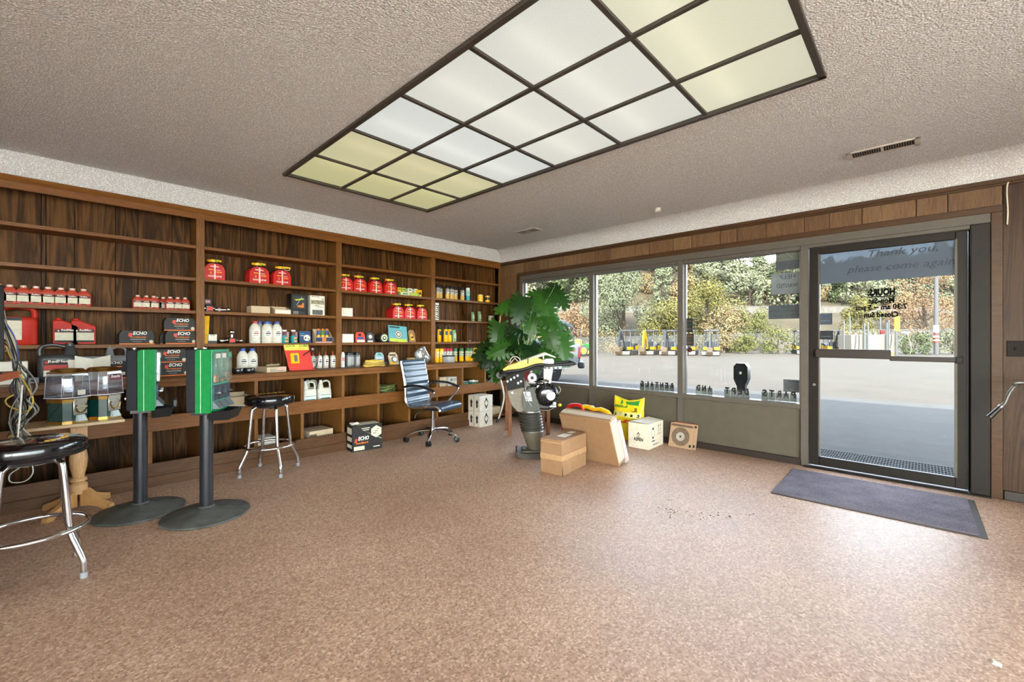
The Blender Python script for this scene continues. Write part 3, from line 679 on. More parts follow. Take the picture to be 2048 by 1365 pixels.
E0(350, SD, 'black oil carton at the back behind the shelf stack', dy=0.155, y=5.12, sc=0.8)
E0(346, CT, 'lower black oil carton of the pair on the worktop between the green machines', y=5.0, sc=0.98)
E0(342.5, CT+0.124, 'upper black oil carton of the pair on the worktop between the green machines', y=5.0, sc=0.96)
E0(278, CT, 'black oil carton on the worktop half hidden behind the left green machine', y=5.0, sc=0.98)
r = jug(0.215, 0.13, 0.33, M_DGREY, M_DGREY, 0.06, 'oil_jug', 'dark grey oil jug with a red and white label on the worktop', 'jug')
r.location = (ux(117, 4.95), 5.02, CT); r.scale = (1.08, 1, 0.93)
m = MB(); y = -0.0668; label_face(m, 0.17, 0.05, 0.185, y, M_INK, 0.01); label_face(m, 0.045, 0.10, 0.185, y-0.001, M_WCARD, 0.07); label_face(m, 0.125, 0.105, 0.145, y-0.001, P('label_red', 'b02a22', 0.5), -0.012); label_face(m, 0.17, 0.05, 0.10, y-0.001, M_WCARD, 0.01)
m.text('RedMax', (0.0, y-0.0025, 0.165), DX, DZ, 0.022, M_WINK, bold=0.02); m.lathe([(0.013, 0), (0.013, 0.001)], P('label_red', 'b02a22', 0.5), 14, (-0.058, y-0.0022, 0.166), ax='y'); m.build('label', r)
r = jug(0.16, 0.11, 0.28, M_GREY, M_GREY, -0.035, 'oil_jug', 'grey oil jug with black label behind the white folder', 'jug'); r.location = (ux(232, 4.98), 5.06, CT)
m = MB(); y = -0.0558; label_face(m, 0.135, 0.02, 0.15, y, M_INK); m.text('ECHO', (0.0, y-0.0014, 0.125), DX, DZ, 0.022, M_WINK, width=0.085, shear=0.2, bold=0.02); m.box(-0.03, 0.04, y-0.002, y, 0.098, 0.106, M_ORANGE); label_face(m, 0.03, 0.03, 0.055, y-0.001, M_WCARD, 0.045); m.build('label', r)
# white folded card standing open
r = thing('folded_card', 'blank white folded card standing open on the worktop beside the grey jugs', 'card', (ux(186, 4.92), 4.94, CT))
wc = M_WCARD; h = 0.205
m = MB(); m.rings([[(-0.105, -0.02, 0), (0, 0.02, 0), (0, 0.023, 0), (-0.105, -0.017, 0)], [(-0.105, -0.02, h), (0, 0.02, h-0.03), (0, 0.023, h-0.03), (-0.105, -0.017, h)]], wc); m.build('left_leaf', r)
m = MB(); m.rings([[(0, 0.02, 0), (0.105, -0.02, 0), (0.105, -0.017, 0), (0, 0.023, 0)], [(0, 0.02, h-0.03), (0.105, -0.02, h), (0.105, -0.017, h), (0, 0.023, h-0.03)]], wc); m.build('right_leaf', r)
MB().box(-0.095, 0.095, 0.03, 0.10, 0, h-0.01, M_GREY, 0.003).build('backing_box', r)
# small adapter, papers at the far left of the worktop
r = carton('network_box', 'small grey network box with sockets on the worktop behind the cables', 'network box', 0.09, 0.05, 0.042, M_GREY, loc=(ux(60, 4.9), 4.93, CT+0.002))
m = MB(); 
for x in (-0.025, 0.005): m.box(x, x+0.016, -0.0262, -0.0248, 0.012, 0.028, M_INK)
m.build('socket', r)
o = MB().box(-0.12, 0.12, -0.08, 0.08, 0, 0.17, M_WCARD, 0.004).build('paper_box', loc=(ux(6, 4.9), 5.0, CT)); tag(o, 'white paper box at the left end of the worktop behind the monitor', 'box')
# --- second bay
gl = ['first red fuel can on the second bay shelf, beside the upright', 'middle red fuel can of the second bay shelf', 'red fuel can with long yellow spout, right on the second bay shelf']
for i, (u, s) in enumerate(((430, 0.97), (519.5, 1.05), (565, 1.0))):
    c = put(K_GAS, u, SB, gl[i], 'red fuel cans on the second bay shelf', FY, dy=0.1, scale=(s, 1, s))
    if i == 2:
        MB().tube(spline([(0.02, -0.05, 0.2), (0.07, -0.06, 0.203), (0.095, -0.065, 0.198)]), 0.011, M_YEL, 10).build('long_spout', c)
        MB().tube(spline([(0.03, -0.06, 0.19), (0.045, -0.07, 0.172), (0.075, -0.07, 0.175), (0.09, -0.065, 0.193)]), 0.0025, M_WCARD, 6).build('tether', c)
# chrome hitch pieces on the upper shelf
def hitch(lab, u, z, y, arms):
    r = thing('hitch_ball', lab, 'hitch ball', (ux(u, y), y+0.05, z))
    for k, (dx, dz, rr) in enumerate(arms):
        MB().ell((dx, 0, dz), rr, rr, rr, M_CHROME, 16, 10).build('ball', r)
        if dx: MB().cyl((0, 0, 0.04), (dx*0.86, 0, dz), 0.014, M_CHROME, 12).build('shank', r)
        else: MB().cyl((0, 0, 0.03), (0, 0, dz-rr*0.8), 0.015, M_CHROME, 12).build('shank', r)
    MB().box(-0.034, 0.034, -0.03, 0.03, 0.0, 0.062, P('hitch_black', '1d1517', 0.3, coat=0.4), 0.006).build('block', r)
    MB().box(-0.022, 0.022, -0.0325, -0.03, 0.012, 0.048, P('brand_red', 'd8402c', 0.5)).build('sticker', r); return r
hitch('chrome tri-ball hitch mount on the shelf left of the white bottles', 466, SD, 5.1, ((-0.088, 0.026, 0.026), (0.082, 0.026, 0.022), (0.0, 0.115, 0.029)))
hitch('boxed chrome hitch balls at the left end of the upper shelf', 421, SC, 5.1, ((-0.036, 0.03, 0.025), (0.036, 0.032, 0.025)))
carton('hitch_pack', 'small black pack with pink print on top of the chrome hitch balls', 'pack', 0.062, 0.05, 0.062, M_BLACK, [lambda m, w, d, h: m.box(-0.02, 0.02, -d/2-0.001, -d/2, 0.02, 0.048, P('pink_print', 'c88a94', 0.5))], loc=(ux(417, 5.1), 5.15, SC+0.064))
r = thing('hitch_pin', 'chrome hitch pin lying in wrapping next to the hitch balls', 'hitch pin', (ux(444, 5.1), 5.13, SC+0.021))
MB().cyl((-0.05, 0, 0), (0.045, -0.02, 0), 0.013, M_CHROME, 12).build('shaft', r); MB().ell((0.055, -0.024, 0.004), 0.022, 0.022, 0.021, M_CHROME, 14).build('head', r)
MB().box(-0.03, -0.005, -0.018, 0.016, -0.018, 0.02, P('pink_print', 'c88a94', 0.5), 0.006).build('wrapper', r)
w = ws(503, 541)
carton('cardboard_box', 'closed tan cardboard box on the second bay upper shelf', 'box', w, 0.16, 0.075, M_CARD2, loc=(ux(522, FY), FY+0.085, SC))
r = thing('open_carton', 'open tan carton with white panel beside the earplug display', 'carton', (ux(566, FY), FY+0.08, SC)); w = ws(550, 582)
m = MB()
m.box(-w/2, w/2, -0.08, -0.076, 0, 0.05, M_CARD2).box(-w/2, w/2, 0.076, 0.08, 0, 0.088, M_CARD2).box(-w/2, w/2, -0.076, 0.076, 0, 0.004, M_CARD2)
for s in (-1, 1): m.prismM([(-0.076, 0), (0.076, 0), (0.076, 0.088), (-0.076, 0.05)], s*(w/2)-0.002, s*(w/2)+0.002, M_CARD2, Matrix(((0, 0, 1, 0), (1, 0, 0, 0), (0, 1, 0, 0), (0, 0, 0, 1))))
m.build('box', r); MB().box(-w/2+0.006, w/2-0.006, -0.0815, -0.0805, 0.006, 0.044, M_WCARD).build('print', r)
MB().box(-w/2-0.06, -w/2-0.055, -0.06, 0.06, 0, 0.07, M_CARD2).build('flap', r)
def plug(m, w, d, h):
    y = -d/2-0.001
    m.box(-w*0.38, w*0.4, y, y+0.001, h*0.3, h*0.9, P('screen_dark', '2c2d2b', 0.4)); y -= 0.001
    m.quad([(-w*0.3, y, h*0.72), (w*0.25, y, h*0.80), (w*0.3, y, h*0.74), (-w*0.2, y, h*0.66)], P('lime_print', 'b9c43a', 0.5))
    m.prism([(-0.02, h*0.36), (0.045, h*0.34), (0.05, h*0.55), (0.035, h*0.58), (0.025, h*0.47), (-0.02, h*0.44)], y-0.001, y, M_ORANGE)
    m.quad([(-w*0.2, y, h*0.45), (-w*0.16, y, h*0.45), (w*0.18, y, h*0.86), (w*0.15, y, h*0.87)], P('sky_print', '8fb4d8', 0.5))
    m.box(-w*0.38, -w*0.05, y, y+0.001, h*0.03, h*0.17, M_GREY).box(w*0.02, w*0.36, y, y+0.001, h*0.05, h*0.15, M_DGREY)
w = ws(583, 615); carton('earplug_display', 'black display box picturing orange earplugs on the upper shelf', 'display box', w, 0.14, 0.235, M_BLACK, [plug], loc=(ux(599, FY), FY+0.075, SC))
def camo(m, w, d, h):
    y = -d/2-0.0012; n = P('navy_print', '1f2f55', 0.5); g = P('camo_print', '8f8a70', 0.6, var=0.5, scale=60)
    m.text('MOLTOCA', (-w*0.12, y, h*0.92), DX, DZ, h*0.045, n, width=w*0.55, bold=0.02).box(-w*0.46, w*0.46, y, y+0.001, h*0.56, h*0.77, g)
    m.box(-w*0.2, w*0.1, y, y+0.001, h*0.47, h*0.5, n).box(w*0.0, w*0.4, y, y+0.001, h*0.42, h*0.44, M_GREY).box(-w*0.36, w*0.36, y, y+0.001, h*0.03, h*0.28, P('photo_grey', '5d5c58', 0.5, var=0.4, scale=70)).lathe([(0.007, 0), (0.007, 0.001)], n, 12, (w*0.36, y, h*0.83), ax='y')
w = ws(621, 650); carton('boxed_product', 'tall white box with camouflage picture beside the earplug display', 'box', w, 0.13, 0.228, M_WCARD, [camo], loc=(ux(635.5, FY), FY+0.07, SC))
o = MB().rings([[(-0.022, -0.004, 0), (0.020, -0.004, 0), (0.020, 0.006, 0), (-0.022, 0.006, 0)], [(-0.022, 0.05, 0.275), (0.042, 0.05, 0.275), (0.042, 0.06, 0.275), (-0.022, 0.06, 0.275)]], M_YEL).build('level_strip', loc=(ux(413, FY), FY+0.03, SD)); tag(o, 'yellow plastic strip leaning upright against the shelf upright', 'strip')
r = carton('small_pack', 'small white box with dark base next to the yellow strip', 'box', 0.072, 0.06, 0.092, M_WCARD, [lambda m, w, d, h: m.box(-w/2-0.001, w/2+0.001, -d/2-0.0015, d/2, 0, h*0.3, M_BLACK).text('ATW', (0, -d/2-0.0012, h*0.86), DX, DZ, h*0.13, P('navy_print', '1f2f55', 0.5), bold=0.02)], loc=(ux(426, FY), FY+0.04, SD))
K_WB = Kind(white_bottle(P('cap_red', 'b5382e', 0.4), P('print_rust', 'b0593a', 0.6)))
K_WBB = Kind(white_bottle(P('cap_blue', '2b56a8', 0.4), M_INK))
put(K_WB, 513, SD, 'white bottle with red cap on the second bay shelf', 'white bottles', FY, dy=0.055)
for u, dy, l in ((537, 0.055, 'white bottle with blue cap, centre of the front three'), (557, 0.055, 'white bottle with blue cap beside the teal tablet bottles'), (528, 0.15, 'white bottle set back behind the middle blue-capped one'), (548, 0.15, 'white bottle set back between the two blue-capped ones')):
    put(K_WBB, u, SD, l, 'white bottles', FY, dy=dy)
for i, u in enumerate((490, 509)):
    put(K_WBB, u, CT, ['left', 'right'][i]+' of the two blue-capped white bottles on the worktop', 'white bottles', 5.0, dy=0.08, scale=(0.98, 0.98, 1.02))
def tablets():
    r = thing('tablet_bottle', 'x', 'bottle')
    MB().lathe([(0.027, 0), (0.029, 0.004), (0.029, 0.075), (0.024, 0.085)], M_TEAL, 16).build('body', r)
    MB().lathe([(0.022, 0.083), (0.022, 0.125), (0.018, 0.13)], P('maroon_print', '6a3a40', 0.4), 14).build('neck_band', r)
    MB().lathe([(0.024, 0.128), (0.024, 0.146)], M_WHITE, 14).build('cap', r)
    m = MB(); m.box(-0.002, 0.03, -0.031, -0.02, 0.01, 0.065, P('orange_label', 'd9a06a', 0.5)).box(0.0, 0.03, -0.0318, -0.02, 0.03, 0.045, M_GREEN); m.build('label', r); return r
K_TAB = Kind(tablets)
for i, u in enumerate((571, 589)): put(K_TAB, u, SD, ['left', 'right'][i]+' teal additive bottle with white cap beside the white bottles', 'teal additive bottles', FY, dy=0.035)
for i, u in enumerate((579, 596)):
    carton('pink_pack', ['left', 'right'][i]+' pink and teal pack standing between the teal additive bottles', 'pack', 0.042, 0.03, 0.125, P('pink_card', 'd8a5a0', 0.5), [lambda m, w, d, h: m.box(-w/2, w/2, -d/2-0.001, -d/2, 0, h*0.5, M_TEAL).box(-w*0.35, w*0.35, -d/2-0.002, -d/2, h*0.12, h*0.4, M_ORANGE)], loc=(ux(u, FY), FY+0.085, SD))
def bluecard(m, w, d, h):
    y = -d/2-0.001; m.lathe([(0.036, 0), (0.036, 0.002)], M_WCARD, 18, (0.018, y-0.001, h*0.42), ax='y').lathe([(0.010, 0), (0.010, 0.002)], M_INK, 12, (0.002, y-0.002, h*0.4), ax='y').lathe([(0.007, 0), (0.007, 0.002)], M_INK, 12, (0.034, y-0.002, h*0.33), ax='y').box(-w*0.42, -w*0.05, y, y+0.001, h*0.72, h*0.8, M_TEAL).box(-w*0.42, -w*0.1, y, y+0.001, h*0.58, h*0.63, M_WCARD)
w = ws(601, 624); carton('blue_pack', 'blue blister card with round white picture on the second bay shelf', 'pack', w, 0.02, 0.135, P('blue_card', '27456f', 0.5), [bluecard], loc=(ux(612.5, FY), FY+0.03, SD)).rotation_euler = (R(-8), 0, 0)
# counter display of tubes
r = thing('tube_display', 'cardboard counter display holding blue and yellow tubes', 'display box', (ux(649, FY), FY+0.06, SD)); w = ws(633, 665)
m = MB().box(-w/2, w/2, -0.05, -0.046, 0, 0.068, M_CARD2).box(-w/2, w/2, 0.046, 0.05, 0, 0.16, M_CARD2).box(-w/2, w/2, -0.046, 0.046, 0, 0.005, M_CARD2)
for s in (-1, 1): m.prismM([(-0.05, 0), (0.05, 0), (0.05, 0.16), (-0.05, 0.068)], s*(w/2)-0.002, s*(w/2)+0.002, M_CARD2, Matrix(((0, 0, 1, 0), (1, 0, 0, 0), (0, 1, 0, 0), (0, 0, 0, 1))))
m.build('tray', r); MB().box(-w/2, w/2, -0.052, -0.0505, 0.014, 0.062, P('navy_print', '1f2f55', 0.5)).box(-w*0.12, w*0.12, -0.053, -0.0505, 0.02, 0.058, M_ORANGE).box(-w/2, w/2, -0.053, -0.0505, 0, 0.012, P('pink_card', 'd8a5a0', 0.5)).build('front_print', r)
for i in range(3):
    q = thing('sealant_tube', '%s sealant tube standing in the cardboard counter display' % ['left', 'middle', 'right'][i], 'tube', (ux(649, FY)-0.05+0.05*i, FY+0.05, SD+0.006), group='tubes in the counter display')
    MB().lathe([(0.018, 0), (0.019, 0.085)], M_YEL, 12).build('lower_body', q); MB().lathe([(0.019, 0.085), (0.016, 0.125), (0.012, 0.14)], [M_BLUE, M_GREEN, M_BLUE][i], 12).build('upper_body', q); MB().lathe([(0.014, 0.138), (0.014, 0.16)], M_ORANGE, 10).build('cap', q)
o = MB().box(-0.035, 0.035, -0.012, 0.012, 0, 0.07, CLEAR('clear_plastic', 'e6e6e6', 0.15, 0.1, 0.15), 0.008).build('clear_pack', loc=(ux(668, FY), FY+0.03, SD)); tag(o, 'clear plastic pack leaning at the right end of the second bay shelf', 'pack')
# worktop of the second bay
for i, u in enumerate((478, 500)):
    r = thing('tape_roll', ['left', 'right'][i]+' black tape roll lying in front of the white bottles', 'tape roll', (ux(u, 4.82), 4.85, CT+0.003)); T = 20
    MB().rings([[(a*math.cos(2*math.pi*j/28), a*math.sin(2*math.pi*j/28), z) for j in range(28)] for a, z in ((0.05, 0), (0.052, 0.003), (0.052, 0.047), (0.05, 0.05), (0.033, 0.05), (0.033, 0.0))], P('black_tape', '18181b', 0.22, coat=0.4), closed=True).build('roll', r)
    MB().rings([[(a*math.cos(2*math.pi*j/28), a*math.sin(2*math.pi*j/28), z) for j in range(28)] for a, z in ((0.033, 0.001), (0.033, 0.049), (0.03, 0.049), (0.03, 0.001))], M_CARD2, closed=True).build('core', r)
def flatp(m, w, d, h): m.text('FILTER SERVICE KIT', (0.01, -d/2-0.001, h*0.36), DX, DZ, 0.010, M_INK, width=w*0.7).box(w*0.18, w*0.4, -d/2-0.001, -d/2, h*0.62, h*0.84, P('pink_card', 'd8a5a0', 0.5))
def plainp(m, w, d, h): m.box(-w*0.35, w*0.42, -d/2-0.001, -d/2, h*0.2, h*0.32, M_GREY).box(-w*0.35, w*0.0, -d/2-0.001, -d/2, h*0.5, h*0.6, M_GREY).box(w*0.1, w*0.4, -d/2-0.001, -d/2, h*0.5, h*0.78, P('pink_card', 'd8a5a0', 0.5))
carton('flat_box', 'flat tan cardboard box with small print on the worktop left of the red display', 'box', 0.19, 0.24, 0.052, M_CARD2, [plainp], loc=(ux(551, 4.76), 4.88, CT), rz=R(6))
o = MB().tube(spline([(-0.05, 0.02, 0), (-0.02, -0.01, 0.008), (0.02, 0.02, 0.004), (0.06, -0.01, 0.009)]), 0.009, P('beige_rag', 'a79c7c', 0.9), 8).build('glove'); o.location = (ux(551, 4.8), 4.88, CT+0.063); tag(o, 'small beige rag lying on the flat tan box', 'rag')
# red lock lube display, tilted back
r = thing('counter_display', 'red tilted metal counter display with a yellow header board', 'display', (ux(600, 4.84), 4.84, CT)); r.rotation_euler = (R(-17), 0, R(-4)); w = 0.265
MB().prism([(-w/2+0.03, 0), (w/2+0.01, 0), (w/2-0.02, 0.285), (-w/2-0.012, 0.285)], 0, 0.006, P('display_red', 'd63a30', 0.4, coat=0.2)).build('panel', r)
MB().box(-w/2+0.03, w/2+0.012, -0.03, 0.006, -0.004, 0.004, P('display_red', 'd63a30', 0.4, coat=0.2)).build('lip', r)
MB().prism([(-w/2, 0.225), (w/2-0.022, 0.225), (w/2-0.025, 0.288), (-w/2-0.006, 0.288)], -0.003, -0.0005, P('header_yellow', 'f0cf55', 0.5)).build('header', r)
m = MB(); m.text('LOCK', (-0.072, -0.0035, 0.262), DX, DZ, 0.025, M_GREEN, width=0.095, bold=0.03).text('LUBE', (0.062, -0.0035, 0.262), DX, DZ, 0.025, M_GREEN, width=0.09, bold=0.03).text('N', (-0.005, -0.0035, 0.262), DX, DZ, 0.016, P('lime_print', 'b9c43a', 0.5), bold=0.02)
m.text('TRAILER COUPLER', (0, -0.0035, 0.238), DX, DZ, 0.009, M_GREEN, width=0.14); m.build('lettering', r)
MB().box(-0.088, 0.0, -0.022, -0.0006, 0.075, 0.19, M_YEL, 0.006).box(-0.052, -0.02, -0.026, -0.022, 0.095, 0.165, M_STEEL, 0.004).build('yellow_pack', r)
MB().cyl((0.045, 0, 0.165), (0.125, -0.075, 0.215), 0.006, M_BLACK, 8).build('hook', r)
MB().tube(spline([(0.125, -0.075, 0.215), (0.17, -0.07, 0.225), (0.185, -0.05, 0.14), (0.17, -0.03, 0.05), (0.12, -0.02, 0.0)]), 0.0035, M_BLACK, 8).lathe([(0.012, -0.006), (0.012, 0.006)], M_CHROME, 12, (0.125, -0.078, 0.212), ax='y').build('cable', r)
def redtip(): return bottle([(0.03, 0), (0.032, 0.004), (0.032, 0.125), (0.027, 0.14), (0.014, 0.147)], P('bottle_cream', 'c9c3b6', 0.4), [(0.012, 0.145), (0.006, 0.165), (0.003, 0.19)], P('cap_red', 'b5382e', 0.4), 0.03, 0.085, 0.032, labmat=P('paper_label', 'e6e4de', 0.6), ring=M_INK)
K_RT = Kind(redtip)
for i, u in enumerate((630, 640, 653, 667)):
    put(K_RT, u, CT, '%s cream squeeze bottle with red pointed tip beside the red display' % ['leftmost', 'second', 'third', 'rightmost'][i], 'cream squeeze bottles with red tips', 5.05, dy=0.02+0.04*(i == 0))
# --- third bay
for i, u in enumerate((692.5, 721, 753, 782.5)):
    put(K_GAS, u, SB, '%s red fuel can on the third bay upper shelf' % ORD[i], 'red fuel cans on the third bay upper shelf', FY, dy=0.1, scale=(0.95, 1, 0.97))
for i, u in enumerate((797.5, 821, 845)):
    put(K_GAS, u, SC, '%s red fuel can on the third bay lower shelf' % ORD[i], 'red fuel cans on the third bay lower shelf', FY, dy=0.1, scale=(0.93, 1, 0.97))
r = carton('line_carton', 'open tray carton of yellow and white trimmer packs beside the fuel cans', 'carton', ws(800, 840), 0.12, 0.05, P('carton_green', '8fa05a', 0.6), [lambda m, w, d, h: m.box(-w*0.42, -w*0.02, -d/2-0.001, -d/2, h*0.15, h*0.85, M_WCARD).box(w*0.02, w*0.4, -d/2-0.001, -d/2, h*0.15, h*0.85, P('lime_print', 'b9c43a', 0.5)).box(-w*0.36, -w*0.08, -d/2-0.002, -d/2, h*0.3, h*0.65, M_GREEN)], loc=(ux(820, FY), FY+0.065, SB))
for i, (u, wd_, mt_) in enumerate(((803, 0.05, M_YEL), (812, 0.05, P('lime_print', 'b9c43a', 0.5)), (824, 0.07, M_WCARD), (836, 0.05, M_WCARD))):
    carton('trimmer_pack', '%s pack standing in the tray carton beside the fuel cans' % ['yellow', 'lime green', 'larger white', 'slim white'][i], 'pack', wd_, 0.06, 0.075, mt_, [lambda m, w, d, h: m.box(-w*0.3, w*0.3, -d/2-0.001, -d/2, h*0.55, h*0.8, M_GREEN)], loc=(ux(u, FY), FY+0.075, SB+0.034))
r = thing('oil_pouch', 'yellow flared pouch at the right end of the third bay upper shelf', 'pouch', (ux(841, FY), FY+0.05, SB))
MB().rings([sring(0, 0.042, 0.025), sring(0.03, 0.045, 0.028), sring(0.07, 0.055, 0.015), sring(0.10, 0.062, 0.003)], M_YEL).build('bag', r); MB().box(-0.02, 0.025, -0.031, -0.02, 0.03, 0.06, M_INK).build('label', r)
for u, z, l in ((694.5, SC, 'blank white box at the left end of the third bay lower shelf'), (696.5, SD, 'blank white box beside the red chain packs')):
    o = MB().box(-ws(683, 706)/2, ws(683, 706)/2, -0.04, 0.04, 0, 0.105, M_WCARD, 0.002).build('white_box', loc=(ux(u, FY), FY+0.045, z)); tag(o, l, 'box')
def clam(name, lab, u, z, w, h, mat, prints, y=FY, lean=-10):
    r = thing(name, lab, 'pack', (ux(u, y), y+0.03, z)); r.rotation_euler = (R(lean), 0, 0)
    pts = [(-w/2, 0), (w/2, 0), (w/2, h*0.75), (w*0.3, h), (-w*0.3, h), (-w/2, h*0.75)]
    MB().prism(pts, -0.012, 0.012, mat).build('card', r); m = MB(); prints(m, w, h); m.build('print', r); return r
clam('chain_pack', 'red and white saw chain clamshell pack on the third bay shelf', 723, SD, 0.125, 0.13, P('brand_red', 'd8402c', 0.5), lambda m, w, h: m.box(-w*0.35, w*0.3, -0.014, -0.012, h*0.3, h*0.52, M_BLUE).box(-w*0.4, w*0.42, -0.0145, -0.012, h*0.02, h*0.24, M_WCARD).box(-w*0.2, w*0.1, -0.014, -0.012, h*0.6, h*0.85, M_INK))
clam('line_spool', 'black round trimmer line spool with white label on the third bay shelf', 742, SD, 0.125, 0.135, M_BLACK, lambda m, w, h: m.lathe([(0.05, 0), (0.05, 0.012)], P('spool_grey', '4b4d50', 0.3), 20, (0, -0.024, h*0.52), ax='y').lathe([(0.024, 0), (0.024, 0.003)], M_WCARD, 16, (0, -0.0265, h*0.52), ax='y').box(-w*0.3, w*0.3, -0.015, -0.012, h*0.02, h*0.16, M_WCARD))
r = thing('line_reel', 'dark drum of line with round green label leaning behind the teal card', 'reel', (ux(770, FY), FY+0.075, SD))
MB().lathe([(0.055, -0.06), (0.058, -0.055), (0.058, 0.055), (0.055, 0.06)], M_DGREY, 22, (0, 0, 0.058), ax='y').build('drum', r); MB().lathe([(0.045, 0), (0.045, 0.002)], P('label_olive', 'c4c79a', 0.5), 20, (0, -0.0625, 0.058), ax='y').lathe([(0.026, 0), (0.026, 0.002)], M_INK, 18, (0, -0.0645, 0.055), ax='y').lathe([(0.014, 0), (0.014, 0.002)], M_WCARD, 14, (0, -0.066, 0.058), ax='y').build('label', r)
def tealp(m, w, h):
    y = -0.0135; m.box(-w*0.46, w*0.46, y, y+0.001, 0, h*0.2, P('lime_print', 'b9c43a', 0.5))
    for k, rr in enumerate((0.055, 0.045, 0.034, 0.022)): m.lathe([(rr, 0), (rr, 0.001)], [M_GREY, M_WCARD, M_DGREY, M_WCARD][k], 22, (0.005, y-0.001*(k+1), h*0.46), ax='y')
    m.box(-w*0.44, w*0.1, y, y+0.001, h*0.86, h*0.93, M_INK)
r = thing('teal_card', 'large teal picture card leaning on the back panel of the third bay', 'pack', (ux(798, FY), FY+0.02, SD)); r.rotation_euler = (R(-14), R(4), 0)
w = ws(780, 817); MB().box(-w/2, w/2, -0.012, 0.004, 0, 0.225, P('teal_card', '5fa3ab', 0.45, coat=0.3)).build('card', r); m = MB(); tealp(m, w, 0.225); m.build('print', r)
clam('blade_pack', 'tan hang card with a yellow tool leaning right of the teal card', 827, SD, 0.10, 0.17, M_CARD, lambda m, w, h: m.prism([(-0.03, 0.02), (0.03, 0.03), (0.02, 0.07), (-0.01, 0.12), (-0.03, 0.10)], -0.02, -0.012, M_YEL).box(-0.02, 0.015, -0.022, -0.018, 0.05, 0.075, M_INK), lean=-14)
K_WC = Kind(lambda: bottle([(0.022, 0), (0.023, 0.003), (0.023, 0.15), (0.017, 0.165)], P('can_white', 'cfd3d8', 0.4), [(0.014, 0.165), (0.014, 0.18)], M_WHITE, 0.07, 0.05, 0.023, labmat=P('pink_card', 'd8a5a0', 0.5), ring=P('brand_red', 'd8402c', 0.5)))
put(K_WC, 688, CT, 'slim white can with red numerals at the left of the third bay worktop', None, 4.98, dy=0.03)
K_BC = Kind(lambda: bottle([(0.033, 0), (0.034, 0.003), (0.034, 0.14), (0.031, 0.145)], P('can_grey', '7b7d80', 0.35, 0.4), [(0.034, 0.143), (0.034, 0.168), (0.03, 0.172)], M_BLACK, 0.02, 0.10, 0.034, name='canister', cat='canister', labmat=P('can_label', 'a6a7a6', 0.5)))
for i, (u, dy) in enumerate(((699, 0.02), (708, 0.06), (716, 0.02), (711, 0.15))):
    put(K_BC, u, CT, ['left grey canister with black lid near the yellow rope bag', 'middle grey canister with black lid, slightly set back', 'right grey canister with black lid beside the yellow rope bag', 'rear grey canister with black lid behind the others'][i], 'grey canisters with black lids', 5.0, dy=dy)
r = thing('rope_bag', 'clear bag of coiled yellow rope lying on the worktop', 'rope', (ux(752, 4.82), 4.86, CT))
for k in range(5):
    MB().tube([(0.135*math.cos(a)*(1-0.05*k), 0.055*math.sin(a), 0.013+0.014*k+0.004*math.sin(3*a+k)) for a in [2*math.pi*i/26 for i in range(26)]], 0.010, P('rope_yellow', 'dcb850', 0.7), 7, closed=True).build('rope_coil', r)
MB().ell((0.01, 0, 0.036), 0.165, 0.075, 0.04, CLEAR('plastic_bag', 'f2f2f2', 0.25, 0.12, 0.06), 18, 8).build('bag', r)
clam('blue_hang_card', 'pale blue hang card standing behind the yellow rope bag', 762, CT, 0.125, 0.16, P('card_paleblue', '8fb0bf', 0.5), lambda m, w, h: m.box(-w*0.36, w*0.36, -0.0135, -0.012, h*0.52, h*0.6, M_WCARD).box(-w*0.36, w*0.2, -0.0135, -0.012, h*0.42, h*0.46, M_BLUE).lathe([(0.035, 0), (0.035, 0.003)], P('spool_pale', 'b9c3c4', 0.4), 20, (0, -0.0155, h*0.2), ax='y').prism([(-w*0.3, h*0.78), (w*0.3, h*0.78), (0, h*0.95)], -0.0135, -0.012, M_GREEN), y=5.05)
clam('tan_hang_card', 'tan hang card with a round grinding disc leaning beside the pale blue card', 791, CT, 0.13, 0.165, M_CARD2, lambda m, w, h: m.lathe([(0.045, 0), (0.045, 0.004)], M_STEEL, 22, (0.012, -0.017, h*0.4), ax='y').lathe([(0.03, 0), (0.03, 0.002)], M_WCARD, 18, (0.012, -0.0185, h*0.4), ax='y').box(-w*0.4, w*0.3, -0.0135, -0.012, h*0.72, h*0.84, M_DGREY).box(-w*0.45, w*0.1, -0.0135, -0.012, 0, h*0.2, M_YEL), y=4.98, lean=-20)
r = thing('twine_roll', 'tan roll of twine on the worktop behind the office chair', 'roll', (ux(826, 4.98), 5.03, CT)); MB().lathe([(0.055, 0), (0.058, 0.006), (0.058, 0.075), (0.055, 0.08), (0.02, 0.08), (0.018, 0.0)], P('twine', 'b89a68', 0.8, var=0.2, scale=90), 20).build('roll', r)
# crumpled clear bag
random.seed(3); mm = MB(); mm.ell((0, 0, 0.11), 0.12, 0.075, 0.115, CLEAR('crumpled_bag', 'f4f4f2', 0.9, 0.14, 0.25), 26, 16)
mm.v = [(x+0.02*noise.noise(Vector((x*22, y*22, z*22))), y+0.03*noise.noise(Vector((x*20+5, y*20, z*20))), max(0.0, z*(1.0-0.35*(x > 0.02))+0.025*noise.noise(Vector((x*24, y*24+9, z*20))))) for x, y, z in mm.v]
o = mm.build('plastic_bag', loc=(ux(848, 4.95), 4.98, CT+0.001), angle=12); tag(o, 'crumpled clear plastic bag on the worktop beside the third upright', 'bag')
